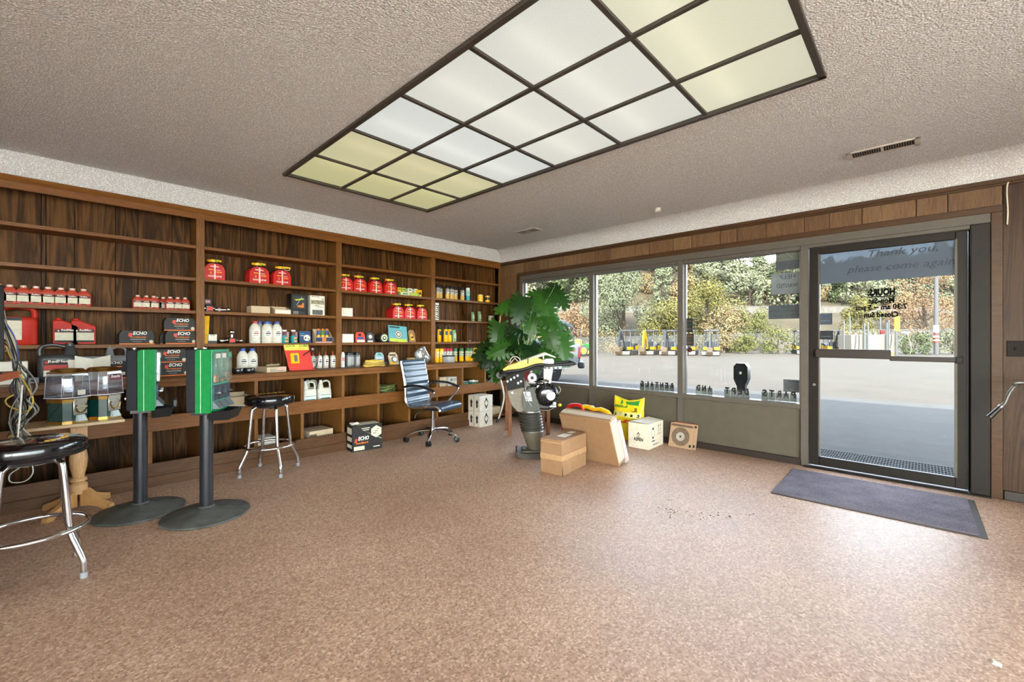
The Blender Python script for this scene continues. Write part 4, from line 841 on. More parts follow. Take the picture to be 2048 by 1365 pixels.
# --- last bay
K_S1 = Kind(lambda: spray(M_BLACK, P('can_silver', 'a9a79c', 0.35, 0.5), P('can_ochre', 'c49a3a', 0.4)))
for i, u in enumerate((878.5, 889, 897.5, 905.5, 913, 919, 927.5)):
    put(K_S1, u, SB, '%s black-capped spray can in the upper row of the last bay' % ORD[i], 'black-capped spray cans in the last bay', 5.07, dy=0.035+0.06*(i in (1, 4, 5)))
K_S2 = Kind(lambda: spray(M_WHITE, P('can_tealpale', '8fc0b4', 0.4), M_TEAL))
put(K_S2, 938, SB, 'teal spray can with white cap at the right end of the spray can row', None, 5.07, dy=0.03)
def tin(body, band, h=0.105, rad=0.045):
    def f():
        r = thing('tin', 'x', 'tin')
        MB().lathe([(rad, 0), (rad, h)], body, 22).build('body', r); MB().lathe([(rad*1.03, h-0.004), (rad*1.03, h+0.003), (rad*0.92, h+0.004), (rad*0.9, h)], M_STEEL, 22).build('lid', r)
        MB().lathe([(rad+0.0008, h*0.35), (rad+0.0008, h*0.8)], band, 22, cap=False).build('label', r); return r
    return f
K_T = Kind(tin(M_YEL, M_YEL)); K_T2 = Kind(tin(M_YEL, P('tin_black', '2c2a22', 0.4)))
put(K_T, 963, SB, 'plain yellow tin on the last bay upper shelf', None, 5.07, dy=0.03, scale=(1.05, 1, 1.05)); put(K_T2, 977.5, SB, 'yellow tin with black label band on the last bay upper shelf', None, 5.07, dy=0.03, scale=(0.9, 0.9, 0.97))
o = MB().box(-0.03, 0.03, -0.003, 0.003, 0, 0.245, M_WCARD); 
for k in range(7): o.box(-0.026+0.006*(k % 3), 0.0+0.012*(k % 2), -0.0042, -0.003, 0.02+0.03*k, 0.035+0.03*k, M_INK).box(0.008, 0.026, -0.0042, -0.003, 0.012+0.03*k, 0.034+0.03*k, M_INK)
o = o.build('price_card', loc=(ux(875, 5.06), 5.07, SC)); tag(o, 'black and white printed card standing beside the third upright', 'card')
K_TU = Kind(lambda: (lambda r: (MB().rings([sring(0, 0.028, 0.018, 0.7), sring(0.02, 0.03, 0.02, 0.7), sring(0.11, 0.03, 0.012, 0.7), sring(0.155, 0.032, 0.003, 0.7)], P('tube_green', '6f8f5e', 0.4)).build('tube', r), MB().box(-0.02, 0.02, -0.022, -0.008, 0.04, 0.11, P('tube_label', 'a9b58f', 0.5)).build('label', r), r)[-1])(thing('grease_tube', 'x', 'tube')))
for u, z, l, s in ((949, SC, 'left green grease tube on the last bay middle shelf', 0.95), (962.5, SC, 'right, taller green grease tube on the last bay middle shelf', 1.05), (912, SD, 'green grease tube beside the yellow bottles', 1.15)):
    q = put(K_TU, u, z, l, 'green grease tubes', 5.07, dy=0.04, scale=(s, 1, s)); q.rotation_euler = (R(-6), R(3), 0)
K_CUP = Kind(tin(P('cup_pale', 'cfcdb4', 0.5), P('cup_pale', 'cfcdb4', 0.5), 0.1, 0.045)); r = put(K_CUP, 984.5, SC, 'pale tub with green base on the last bay middle shelf', None, 5.07, dy=0.03)
MB().lathe([(0.0462, 0.0), (0.0462, 0.03)], M_GREEN, 22, cap=False).build('green_band', r)
K_YB = Kind(lambda: bottle([(0.03, 0), (0.032, 0.004), (0.032, 0.17), (0.026, 0.185), (0.015, 0.19)], M_YEL, [(0.017, 0.19), (0.019, 0.195), (0.019, 0.225)], M_BLACK, 0.1, 0.06, 0.032, labmat=P('label_navy', '2c4a5a', 0.5)))
for i, (u, dy) in enumerate(((894, 0.035), (902, 0.035), (888.5, 0.12))): put(K_YB, u, SD, ['left front', 'right front', 'rear'][i]+' yellow bottle with black cap on the last bay shelf', 'yellow bottles with black caps', 5.07, dy=dy)
for i, u in enumerate((928, 942, 957, 972, 983)):
    o = MB().ell((0, 0, 0.012), 0.016, 0.016, 0.012, M_CHROME if i % 2 else M_BLACK, 12, 8).build('small_part', loc=(ux(u, 5.07), 5.10, SD)); tag(o, '%s tiny %s part on the last bay shelf' % (ORD[i], 'chrome' if i % 2 else 'black'), 'part', 'tiny parts on the last bay shelf')
rowdef = [(876.5, 'y', 0), (885.5, 'y', 0), (896, 'r', 0.07), (903, 'r', 0.07), (909.5, 'r', 0.07), (917.5, 'g', 0.05), (925, 'g', 0), (931, 'g', 0.06), (937, 'g', 0), (943.5, 'g', 0), (952.5, 'y', 0), (963, 'y', 0)]
KS = {'y': Kind(lambda: spray(M_YEL, P('can_straw', 'd9c070', 0.4), M_YEL)), 'r': Kind(lambda: spray(P('cap_crimson', 'b0212c', 0.4), P('can_silver', 'a9a79c', 0.35, 0.5), P('can_silver', 'a9a79c', 0.35, 0.5))), 'g': Kind(lambda: spray(P('cap_dkgreen', '2c6b3e', 0.4), P('can_greenw', 'a8b08c', 0.4), M_YEL))}
for i, (u, c, dy) in enumerate(rowdef):
    nm = {'y': 'yellow', 'r': 'red', 'g': 'green'}[c]
    put(KS[c], u, CT, '%s-capped spray can, number %s along the last bay worktop row' % (nm, ['one', 'two', 'three', 'four', 'five', 'six', 'seven', 'eight', 'nine', 'ten', 'eleven', 'twelve'][i]), 'spray cans along the last bay worktop', 5.0, dy=0.03+dy, scale=(1, 1, 0.98))
r = thing('grey_tub', 'grey clear-wrapped tub with black rim in front of the red-capped cans', 'tub', (ux(900, 4.9), 4.93, CT)); MB().lathe([(0.085, 0), (0.092, 0.01), (0.09, 0.085)], P('tub_grey', 'a4a7a9', 0.35, coat=0.3), 24).build('body', r); MB().lathe([(0.094, 0.083), (0.094, 0.097), (0.085, 0.1)], M_BLACK, 24).build('lid', r)
# --- cubbyholes
r = thing('open_box', 'open tan cardboard box in the upper cubbyhole beside the green machine', 'box', (ux(474, 4.8), 4.93, 0.487))
m = MB().box(-0.12, 0.12, -0.1, -0.096, 0, 0.19, M_CARD2).box(-0.12, 0.12, 0.096, 0.1, 0, 0.22, M_CARD2).box(-0.12, -0.116, -0.1, 0.1, 0, 0.2, M_CARD2).box(0.116, 0.12, -0.1, 0.1, 0, 0.2, M_CARD2); m.build('box', r); MB().box(-0.1, 0.1, -0.102, -0.1005, 0.10, 0.107, M_WCARD).build('print', r)
def wj(lab, u, dy):
    r = jug(0.155, 0.10, 0.295, P('jug_white', 'ddd9ca', 0.4), M_WHITE, -0.035, 'jug', lab, 'jug'); r.location = (ux(u, 4.85), 4.88+dy, 0.487); r['group'] = 'white jugs in the cubbyhole'
    m = MB(); y = -0.0505; label_face(m, 0.13, 0.04, 0.15, y, P('paper_label', 'e6e4de', 0.6)); label_face(m, 0.12, 0.128, 0.134, y-0.001, M_GREEN); label_face(m, 0.1, 0.085, 0.098, y-0.001, M_TEAL); label_face(m, 0.08, 0.06, 0.068, y-0.001, M_TEAL); m.build('label', r)
wj('left white jug with green print in the upper cubbyhole', 619, 0); wj('right white jug with green print in the upper cubbyhole', 651, 0.02); wj('white jug set back between the two front jugs', 635, 0.16)
mm = MB(); random.seed(5)
for k in range(9):
    a = random.uniform(0, 6.28); mm.tube([(0.14*math.cos(t+a)*random.uniform(0.7, 1.1), 0.09*math.sin(t+a), 0.03+0.016*k+0.012*math.sin(2*t)) for t in [2*math.pi*i/18 for i in range(18)]], 0.012, P('olive_line', '66703c', 0.6, var=0.3), 6, closed=True)
o = mm.build('hose_coil', loc=(ux(779, 4.85), 4.95, 0.49)); tag(o, 'loose coil of olive green hose in the upper cubbyhole behind the chair', 'hose')
def haz(m, w, d, h):
    y = -d/2-0.001; m.quad([(0, y, h*0.26), (w*0.16, y, h*0.44), (0, y, h*0.62), (-w*0.16, y, h*0.44)], M_INK); m.quad([(0, y-0.0006, h*0.30), (w*0.125, y-0.0006, h*0.44), (0, y-0.0006, h*0.58), (-w*0.125, y-0.0006, h*0.44)], M_WCARD)
r = carton('white_carton', 'white product carton tilted in the cubbyhole behind the office chair', 'carton', 0.20, 0.14, 0.215, M_WCARD, [haz, lambda m, w, d, h: m.box(-w*0.4, w*0.4, -d/2-0.001, -d/2, h*0.72, h*0.92, P('photo_pale', 'b9c0c0', 0.5)).lathe([(0.016, 0), (0.016, 0.001)], M_GREY, 14, (-w*0.22, -d/2-0.002, h*0.82), ax='y')], loc=(ux(906, 4.85), 4.90, 0.487))
carton('tan_carton', 'narrow tan carton left of the white product carton', 'carton', 0.11, 0.16, 0.22, M_CARD2, [lambda m, w, d, h: m.box(0, w*0.3, -d/2-0.001, -d/2, h*0.6, h*0.66, M_INK)], loc=(ux(886, 4.85), 4.93, 0.487))
K_P1 = Kind(tin(P('tin_dkgreen', '3d5a44', 0.45), P('tin_green2', '5a7a60', 0.45), 0.13, 0.075)); put(K_P1, 935, 0.487, 'dark green paint tin in the cubbyhole at the left', None, 4.85, dy=0.08)
K_P2 = Kind(tin(M_WCARD, P('tin_tealband', '2f7f74', 0.45), 0.135, 0.085)); r = put(K_P2, 955, 0.487, 'white paint tin with teal band in the cubbyhole near the window', None, 4.85, dy=0.09); MB().lathe([(0.02, 0), (0.02, 0.002)], M_YEL, 14, (-0.03, -0.086, 0.07), ax='y').build('emblem', r)
K_P3 = Kind(tin(P('tin_pale', 'c7b98a', 0.45), M_YEL, 0.10, 0.085)); put(K_P3, 986, 0.487, 'pale yellow tin in the last upper cubbyhole under the plant', None, 4.85, dy=0.09)
carton('stacked_carton', 'upper grey-white carton in the lower cubbyhole behind the bar stool', 'carton', 0.17, 0.2, 0.085, M_WCARD, [lambda m, w, d, h: m.box(-w*0.5, w*0.5, -d/2-0.001, -d/2, h*0.02, h*0.1, M_GREY)], loc=(ux(534, 4.78), 4.90, 0.162))
carton('stacked_carton', 'lower grey-white carton in the lower cubbyhole behind the bar stool', 'carton', 0.175, 0.21, 0.088, P('card_grey', 'b9b3a4', 0.7), [lambda m, w, d, h: m.box(-w*0.05, w*0.2, -d/2-0.001, -d/2, h*0.1, h*0.9, M_CARD2)], loc=(ux(534, 4.78), 4.90, 0.073))
carton('cream_box', 'cream cardboard box in the lower cubbyhole left of the black carton', 'box', 0.27, 0.26, 0.165, M_CARD2, [lambda m, w, d, h: m.box(-w*0.5, -w*0.2, -d/2-0.001, -d/2, h*0.1, h*0.8, P('brown_print', '5f4a3c', 0.6))], loc=(ux(641, 4.8), 4.93, 0.073), rz=R(5))
carton('paper_stack', 'cream stack of paper in the lower cubbyhole near the window corner', 'paper', 0.2, 0.2, 0.11, M_CARD2, loc=(ux(992, 4.8), 4.9, 0.073+0.0))
r = thing('headlamp', 'small black headlamp with yellow lens in the lower cubbyhole behind the green machine', 'lamp', (ux(449, 4.76), 4.86, 0.073)); MB().ell((0, 0, 0.055), 0.055, 0.05, 0.055, M_BLACKG, 16).ell((-0.10, 0, 0.05), 0.045, 0.04, 0.05, M_BLACK, 14).ell((0.075, 0.01, 0.06), 0.03, 0.04, 0.05, M_BLACK, 14).build('body', r); MB().lathe([(0.025, 0), (0.022, -0.006)], P('lens_yellow', 'b8b070', 0.2), 14, (-0.005, -0.049, 0.05), ax='y').build('lens', r)
# ================================================================ furniture and things on the floor
def bar_stool(seat_print):
    r = thing('bar_stool', 'x', 'bar stool'); h = 0.73
    MB().lathe([(0.17, 0.635), (0.20, 0.642), (0.207, 0.66), (0.208, 0.695), (0.203, 0.708), (0.185, 0.718), (0.12, 0.728), (0.0, 0.732)], M_BLACKG, 40).lathe([(0.2095, 0.655), (0.2125, 0.66), (0.2095, 0.665)], M_BLACKG, 40, cap=False).build('seat', r)
    m = MB(); seat_print(m); m.build('seat_print', r)
    for k in range(4):
        a = R(45+90*k); c, s = math.cos(a), math.sin(a)
        pts = [(0.02, 0.60), (0.10, 0.618), (0.135, 0.605), (0.152, 0.565), (0.178, 0.30), (0.183, 0.25), (0.195, 0.21), (0.245, 0.10), (0.252, 0.06), (0.253, 0.012)]
        g = MB().tube(spline([(q*c, q*s, z) for q, z in pts], 5), 0.0145, M_CHROME, 12).build('leg', r)
        MB().cyl((0.253*c, 0.253*s, 0), (0.253*c, 0.253*s, 0.03), 0.0165, P('foot_grey', '8d8d90', 0.5), 12).build('foot_cap', g)
    MB().tube([(0.212*math.cos(2*math.pi*i/44), 0.212*math.sin(2*math.pi*i/44), 0.255) for i in range(44)], 0.0125, M_CHROME, 12, closed=True).build('foot_ring', r)
    MB().lathe([(0.12, 0.612), (0.125, 0.636)], M_BLACK, 24).build('swivel_plate', r)
    return r
def sp1(m):
    random.seed(2)
    for k in range(9):
        a = R(-118+11*k+0); q = 0.125; x, y = q*math.cos(a+0.9), q*math.sin(a+0.9)
        m.box(x-0.010, x+0.008, y-0.012, y+0.010, 0.7265, 0.7285, [M_YEL, M_YEL, P('print_pale', 'cdb9ae', 0.5)][k % 3])
    m.text('SERVING SINCE', (0.075, -0.145, 0.7255), Vector((1, 0.25, 0)), Vector((-0.25, 1, 0.03)), 0.011, M_WINK, width=0.11)
def sp2(m):
    m.text('MONKEY', (0.0, -0.04, 0.7292), Vector((1, -1, 0)), Vector((1, 1, 0)), 0.085, P('gold_print', 'd9b24e', 0.4), width=0.24, bold=0.03, lift=0.004)
r = bar_stool(sp1); r.location = (-0.08, 3.35, 0); r.rotation_euler[2] = R(2); r['label'] = 'black round bar stool with chrome legs at the left edge, in the foreground'; r['group'] = 'black bar stools'
r = bar_stool(sp2); r.location = (1.385, 4.43, 0); r.rotation_euler[2] = R(47); r['label'] = 'black round bar stool with gold lettering on its seat in front of the cabinet'; r['group'] = 'black bar stools'

# candy / sticker vending machines on round pedestals
M_VG = P('vending_green', '087a38', 0.6, spec=0.2); M_VB = P('vending_black', '26262a', 0.75, bump=0.1, scale=200, spec=0.2); M_VF = P('vending_teal', '4a9c82', 0.4)
def vending(lab, x, y, yaw, ztop):
    """front faces +X before turning"""
    r = thing('vending_machine', lab, 'vending machine', (x, y, 0), yaw, 'green vending machines on pedestals')
    zb = 0.735; d0, d1 = -0.068, 0.085; w = 0.14
    MB().box(d0, d0+0.06, -w+0.006, w-0.006, zb+0.012, ztop, M_VB, 0.006).box(d0+0.02, d1-0.01, -w+0.03, w-0.03, zb-0.012, zb+0.012, M_BLACK).build('back_housing', r)
    MB().prismM([(d0+0.06, zb+0.004), (d1, zb+0.004), (d1, ztop-0.002), (d0+0.075, ztop-0.002), (d0+0.06, ztop-0.012)], -w, w, M_VG, Matrix(((1, 0, 0, 0), (0, 0, 1, 0), (0, 1, 0, 0), (0, 0, 0, 1)))).build('green_cover', r)
    m = MB()
    for s in (-1, 1): m.box(d0+0.092, d0+0.0945, s*(w+0.0008)-0.0006, s*(w+0.0008)+0.0006, zb+0.006, ztop-0.004, P('seam_white', 'cfe6d6', 0.4))
    m.build('seam', r)
    m = MB().box(d1, d1+0.006, -w+0.004, w-0.004, zb+0.02, ztop-0.004, M_VF, 0.003); m.build('front_panel', r)
    for k in range(3):
        yy = -0.088+0.088*k
        MB().box(d1+0.006, d1+0.03, yy-0.036, yy+0.036, zb+0.205, ztop-0.02, CLEAR('candy_window', 'e8f0ee', 0.3, 0.05, 0.12), 0.004).build('window_column', r)
        MB().box(d1+0.006, d1+0.02, yy-0.031, yy+0.031, zb+0.21, zb+0.21+(0.05, 0.02, 0.065)[k], P('candy_mix', 'b98f6e', 0.5, var=0.6, scale=120), 0.004).box(d1+0.022, d1+0.0305, yy-0.027, yy+0.027, ztop-0.062, ztop-0.03, [M_WCARD, M_WCARD, M_VF][k]).build('candy', r)
        h = MB().box(d1+0.006, d1+0.016, yy-0.037, yy+0.037, zb+0.085, zb+0.19, P('vend_grey', '4a525c', 0.4, 0.3), 0.004).build('coin_plate', r)
        MB().box(d1+0.016, d1+0.045, yy-0.007, yy+0.007, zb+0.13, zb+0.142, M_STEEL, 0.002).lathe([(0.016, 0), (0.016, 0.012)], P('vend_grey', '4a525c', 0.4, 0.3), 14, (d1+0.016, yy, zb+0.137), ax='x').build('coin_knob', h)
        MB().rings([[(d1+0.006, yy-0.035, zb+0.03), (d1+0.006, yy+0.035, zb+0.03), (d1+0.006, yy+0.035, zb+0.078), (d1+0.006, yy-0.035, zb+0.078)], [(d1+0.05, yy-0.035, zb+0.03), (d1+0.05, yy+0.035, zb+0.03), (d1+0.012, yy+0.035, zb+0.078), (d1+0.012, yy-0.035, zb+0.078)]], P('chute_grey', '5d686c', 0.4)).build('chute', r)
    m = MB(); sec = lambda k, z: [(d1-0.02, -w*k*0.92, z), (d1+0.11*k, -w*k*0.75, z), (d1+0.11*k, w*k*0.75, z), (d1-0.02, w*k*0.92, z)]
    m.rings([sec(0.78, zb-0.055), sec(1.0, zb+0.012), sec(0.95, zb+0.012), sec(0.75, zb-0.045)], M_BLACK, cap=False); m.quad(sec(0.76, zb-0.05), M_BLACK)
    m.box(d1+0.10, d1+0.125, -0.05, 0.05, zb+0.005, zb+0.06, M_BLACK, 0.004) if ztop < 1.172 else None
    m.build('tray', r)
    MB().lathe([(0.018, 0), (0.018, 0.008), (0.012, 0.01)], M_CHROME, 14, (d0+0.03, 0.06, ztop)).build('lock', r); MB().lathe([(0.012, 0), (0.012, 0.01)], M_CHROME, 12, (d0+0.04, -0.09, ztop)).build('lock', r); MB().lathe([(0.012, 0), (0.012, -0.012)], M_CHROME, 12, (d0, -0.05, zb+0.09), ax='x').build('lock', r)
    MB().cyl((0, 0, 0.05), (0, 0, zb-0.01), 0.041, P('pole_black', '1c1e24', 0.28, coat=0.5), 24).build('pole', r)
    MB().lathe([(0.262, 0), (0.268, 0.006), (0.262, 0.014), (0.2, 0.03), (0.09, 0.052), (0.05, 0.062), (0.044, 0.07)], P('cast_base', '4b4c47', 0.6, var=0.25, scale=14), 44).build('base', r)
    return r
vending('green and black vending machine on a pole, left one beside the glass candy globes', 0.425, 4.094, R(-9), 1.171)
vending('green and black vending machine on a pole with teal front of three candy columns', 0.739, 3.677, R(-35), 1.174)
# small wooden pedestal table with two candy globes
M_PINE = WOOD('maple', 'a47a4c', 'c1966a', 'd6b083', 'z', 0.35, island=0.1, figure=0.2)
t = thing('pedestal_table', 'small varnished wooden table on a turned pedestal, carrying the candy globes', 'table', (0.12, 4.47, 0), R(2))
MB().box(-0.30, 0.235, -0.165, 0.175, 0.625, 0.648, P('table_top_pale', 'c9ac86', 0.45), 0.004).build('tabletop', t)
MB().box(-0.045, 0.045, -0.045, 0.045, 0.49, 0.626, M_PINE, 0.004).lathe([(0.034, 0.49), (0.047, 0.475), (0.04, 0.46), (0.036, 0.45), (0.045, 0.42), (0.05, 0.37), (0.046, 0.31), (0.034, 0.25), (0.03, 0.235), (0.046, 0.225), (0.046, 0.21), (0.034, 0.20), (0.05, 0.185), (0.05, 0.15), (0.05, 0.12)], M_PINE, 28).build('pedestal', t)
for a in (-47, 43, 180-47, 180+43):
    M = Matrix.Rotation(R(a), 4, 'Z')
    MB(M).prism([(0.03, 0.03), (0.03, 0.15), (0.07, 0.135), (0.12, 0.085), (0.19, 0.055), (0.235, 0.04), (0.24, 0.0), (0.2, 0.0), (0.16, 0.025), (0.1, 0.035)], -0.02, 0.02, P('maple_foot', 'b98a55', 0.35)).build('foot', t)
def globe(lab, x, y, rz, candy):
    r = thing('candy_dispenser', lab, 'candy dispenser', (x, y, 0.648), rz, 'candy dispensers with clear globes'); r.scale = (0.87, 0.87, 1)
    oc = lambda q, z, c=0.62: [(q*a, q*b, z) for a, b in ((1, -c), (1, c), (c, 1), (-c, 1), (-1, c), (-1, -c), (-c, -1), (c, -1))]
    mg = P('dispenser_green', C(10, 54, 49), 0.25, coat=0.4)
    MB().rings([oc(0.098, 0.022), oc(0.098, 0.15)], mg).build('body', r)
    MB().rings([oc(0.104, 0), oc(0.104, 0.022)], M_GOLD).build('base_band', r); MB().rings([oc(0.102, 0.15), oc(0.106, 0.175), oc(0.09, 0.182)], M_GOLD).build('top_band', r)
    cl = CLEAR('globe_clear', 'e6e8ee', 0.35, 0.03, 0.07, 'd8dcee')
    MB().rings([oc(0.112, 0.182), oc(0.116, 0.19), oc(0.108, 0.33), oc(0.10, 0.36)], cl, cap=False).build('globe', r)
    m = MB()
    for (a, b, z0), (c_, d_, z1) in zip(oc(0.1145, 0.19), oc(0.1075, 0.33)): m.cyl((a, b, z0), (c_, d_, z1), 0.0016, P('globe_edge_glint', 'e6e6f0', 0.2), 6)
    m.rings([oc(0.118, 0.183), oc(0.118, 0.188)], P('globe_edge_glint', 'e6e6f0', 0.2), cap=False); m.build('globe_edge_glint', r)  # white tubes stand in for the bright glints along the clear edges
    MB().rings([oc(0.104, 0.355), oc(0.106, 0.362), oc(0.09, 0.37), oc(0.08, 0.382), oc(0.072, 0.386), oc(0.03, 0.389)], M_GOLD).build('lid', r)
    p = MB().box(-0.055, 0.055, -0.108, -0.098, 0.06, 0.178, P('plate_silver', 'c6c3b6', 0.3, 0.8), 0.004).build('coin_plate', r)
    MB().tube([(0.042*math.cos(a), -0.114, 0.115+0.042*math.sin(a)) for a in [R(q) for q in range(-200, 30, 12)]], 0.005, M_GOLD, 8).box(-0.045, 0.045, -0.124, -0.108, 0.107, 0.121, P('plate_silver', 'c6c3b6', 0.3, 0.8), 0.004).build('coin_handle', p)
    MB().rings([[(-0.035, -0.1, 0.012), (0.035, -0.1, 0.012), (0.03, -0.1, 0.058), (-0.03, -0.1, 0.058)], [(-0.035, -0.13, 0.014), (0.035, -0.13, 0.014), (0.03, -0.112, 0.058), (-0.03, -0.112, 0.058)]], P('chute_pale', 'c5cfd0', 0.3)).build('chute', r)
    if candy:
        MB().rings([oc(0.105, 0.184), oc(0.106, 0.197), oc(0.06, 0.202)], P('candy_brown', '8a4a3c', 0.5, var=0.6, scale=150)).build('candy', r)
        MB().box(-0.05, 0.055, -0.1125, -0.1105, 0.29, 0.325, P('label_maroon', '7d2f3f', 0.5)).text('Snacks', (0.0, -0.1128, 0.307), DX, DZ, 0.022, M_WINK, shear=0.2, bold=0.02).build('label', r)
    else:
        MB().box(-0.03, 0.03, -0.1165, -0.115, 0.20, 0.235, M_WCARD).build('sticker', r)
    return r
globe('empty clear candy dispenser with brass lid, left one on the wooden table', 0.065, 4.42, R(42), False)
globe('clear candy dispenser with a little candy and maroon label, right one on the table', 0.25, 4.49, R(42), True)

# counter corner, monitor and the hanging cables at the left edge
t = thing('counter', 'orange laminate counter corner jutting in at the left edge behind the cables', 'counter', (-0.13, 3.52, 0))
MB().prismM([(-1.6, -0.05), (0.0, 0.0), (-0.10, -0.62), (-1.7, -0.62)], 1.04, 1.075, P('counter_orange', 'c4673f', 0.35, coat=0.3), Matrix.Identity(4)).build('countertop', t, smooth=False)
MB().box(-1.5, -0.30, -0.55, -0.08, 0, 1.04, P('counter_front', '6b4a36', 0.5)).build('cabinet_base', t)
r = thing('monitor', 'edge of a dark computer monitor on the orange counter', 'monitor', (-0.30, 3.28, 1.076), R(-60)); MB().box(-0.25, 0.25, -0.02, 0.02, 0.07, 0.42, M_BLACK, 0.005).build('screen', r); MB().box(-0.03, 0.03, -0.015, 0.015, 0.0, 0.09, M_BLACK).box(-0.12, 0.12, -0.08, 0.08, 0, 0.012, M_BLACK, 0.004).build('stand', r)
cabs = ['grey', 'black', 'cream', 'black', 'grey', 'blue', 'grey', 'black', 'yellow', 'grey', 'cream', 'black', 'grey', 'grey', 'white', 'black', 'grey', 'cream', 'grey', 'black', 'yellow', 'grey', 'black', 'grey', 'cream', 'grey']
cpal = {'grey': C(132, 130, 124), 'black': C(28, 28, 32), 'cream': C(202, 194, 174), 'blue': C(56, 72, 160), 'yellow': C(205, 172, 72), 'white': C(230, 227, 219)}
random.seed(21)
for i, cn in enumerate(cabs):
    Fd = 2.55+0.07*(i % 7); u0 = random.uniform(0, 34); g = random.gauss
    if i == 8: pts = [(30, 735), (52, 770), (66, 800), (55, 822), (20, 815), (12, 800), (28, 790)]
    elif cn == 'blue': pts = [(8, 640), (30, 680), (36, 730), (26, 775), (45, 820)]
    elif cn == 'white': pts = [(45, 770), (40, 830), (36, 870), (36, 880)]
    elif i % 6 == 3: pts = [(30+g(0, 6), 720), (52+g(0, 5), 745+g(0, 6)), (66+g(0, 6), 770+g(0, 8)), (60+g(0, 6), 800), (66+g(0, 5), 822), (48+g(0, 6), 848)]
    else: pts = [(u0*0.4, 650+g(0, 18)), (24+g(0, 5), 696+g(0, 8)), (34+g(0, 5), 742), (38+g(0, 9), 780), (42+g(0, 10), 815), (34+g(0, 13), 848), (30+g(0, 14), 876)]
    q = [dist(u, v, Fd)+Vector((0, random.uniform(-0.03, 0.03), 0)) for u, v in pts]
    o = MB().tube(spline(q, 6), random.uniform(0.0026, 0.0044), P('cable_'+cn, cpal[cn], 0.5), 7).build('cable'); tag(o, {8: 'yellow cable looping out to the left of the cable bundle', 20: 'thin yellow cable inside the cable bundle', 5: 'blue cable in the hanging cable bundle', 14: 'white cable ending lowest in the cable bundle'}.get(i, '%s cable hanging in the tangled bundle off the counter' % cn), 'cable', '%s cables hanging off the counter' % cn)
cpt = [dist(u, v, 3.1) for u, v in ((60, 915), (66, 945), (50, 963), (22, 965), (20, 950), (40, 935), (48, 920), (44, 905))]
o = MB().tube(spline(cpt, 7), 0.004, P('cable_white', 'e3e0d8', 0.5), 7).build('cable'); tag(o, 'white cable loop hanging behind the near bar stool', 'cable')

# office chair
t = thing('office_chair', 'blue-black ribbed leather office chair with chrome frame and castors', 'office chair', (3.182, 4.346, 0), R(0))
M_LEA = P('chair_leather', '2b3b4c', 0.30, coat=0.35, var=0.1)
for k, deg in enumerate((9, 81, 153, 225, 297)):
    a = R(deg); c, s = math.cos(a), math.sin(a)
    g = MB().tube(spline([(0.03*c, 0.03*s, 0.135), (0.16*c, 0.16*s, 0.128), (0.27*c, 0.27*s, 0.098), (0.315*c, 0.315*s, 0.07)]), [0.026]*6+[0.022]*6+[0.016]*7, M_CHROME, 12, flat=0.6).build('base_leg', t)
    w = MB(Matrix.Translation((0.318*c, 0.318*s, 0.032)) @ Matrix.Rotation(a+0.7, 4, 'Z'))
    w.lathe([(0.02, -0.026), (0.031, -0.022), (0.032, -0.006), (0.02, -0.004), (0.02, 0.004), (0.032, 0.006), (0.031, 0.022), (0.02, 0.026)], M_BLACK, 18, ax='y').cyl((0, 0, 0.02), (0, 0, 0.05), 0.008, M_CHROME, 8); w.build('castor', g)
MB().lathe([(0.04, 0.10), (0.042, 0.155), (0.028, 0.16), (0.028, 0.26), (0.02, 0.262), (0.02, 0.385)], M_CHROME, 20).build('column', t)
CH = Matrix.Rotation(R(-72+90), 4, 'Z')      # local -Y is the chair's front
MB(CH).box(-0.09, 0.09, -0.12, 0.10, 0.375, 0.41, M_BLACK, 0.01).tube([(0.08, 0.02, 0.385), (0.2, 0.03, 0.38), (0.24, 0.03, 0.37)], 0.006, M_CHROME, 8).tube([(-0.08, 0.02, 0.385), (-0.22, 0.08, 0.35), (-0.24, 0.09, 0.30)], 0.006, M_BLACK, 8).build('tilt_mechanism', t)
prof = [(-0.275, 0.395), (-0.262, 0.437), (-0.22, 0.462), (-0.1, 0.455), (0.06, 0.438), (0.155, 0.437), (0.205, 0.468), (0.225, 0.53), (0.228, 0.60), (0.235, 0.70), (0.26, 0.82), (0.285, 0.92), (0.30, 0.985)]
ps = spline([(0, y, z) for y, z in prof], 6)
def chair_strip(ha, hb, mat, thick, rib):
    rs = []; L = 0.0
    for i, p in enumerate(ps):
        tn = (ps[min(i+1, len(ps)-1)]-ps[max(i-1, 0)]).normalized(); nr = Vector((0, -tn.z, tn.y)) if True else None
        if i: L += (p-ps[i-1]).length
        b = rib*abs(math.sin(math.pi*L/0.075))**0.6
        f = p+nr*b*(-1 if nr.z < 0 and tn.y > 0.5 else 1); k = p-nr*thick
        rs.append([(ha, f.y, f.z), (0.5*(ha+hb), f.y, f.z), (hb, f.y, f.z), (hb, k.y, k.z), (ha, k.y, k.z)])
    return MB(CH).rings(rs, mat)
chair_strip(-0.215, 0.215, M_LEA, 0.022, 0.015).build('seat_shell', t, angle=60)
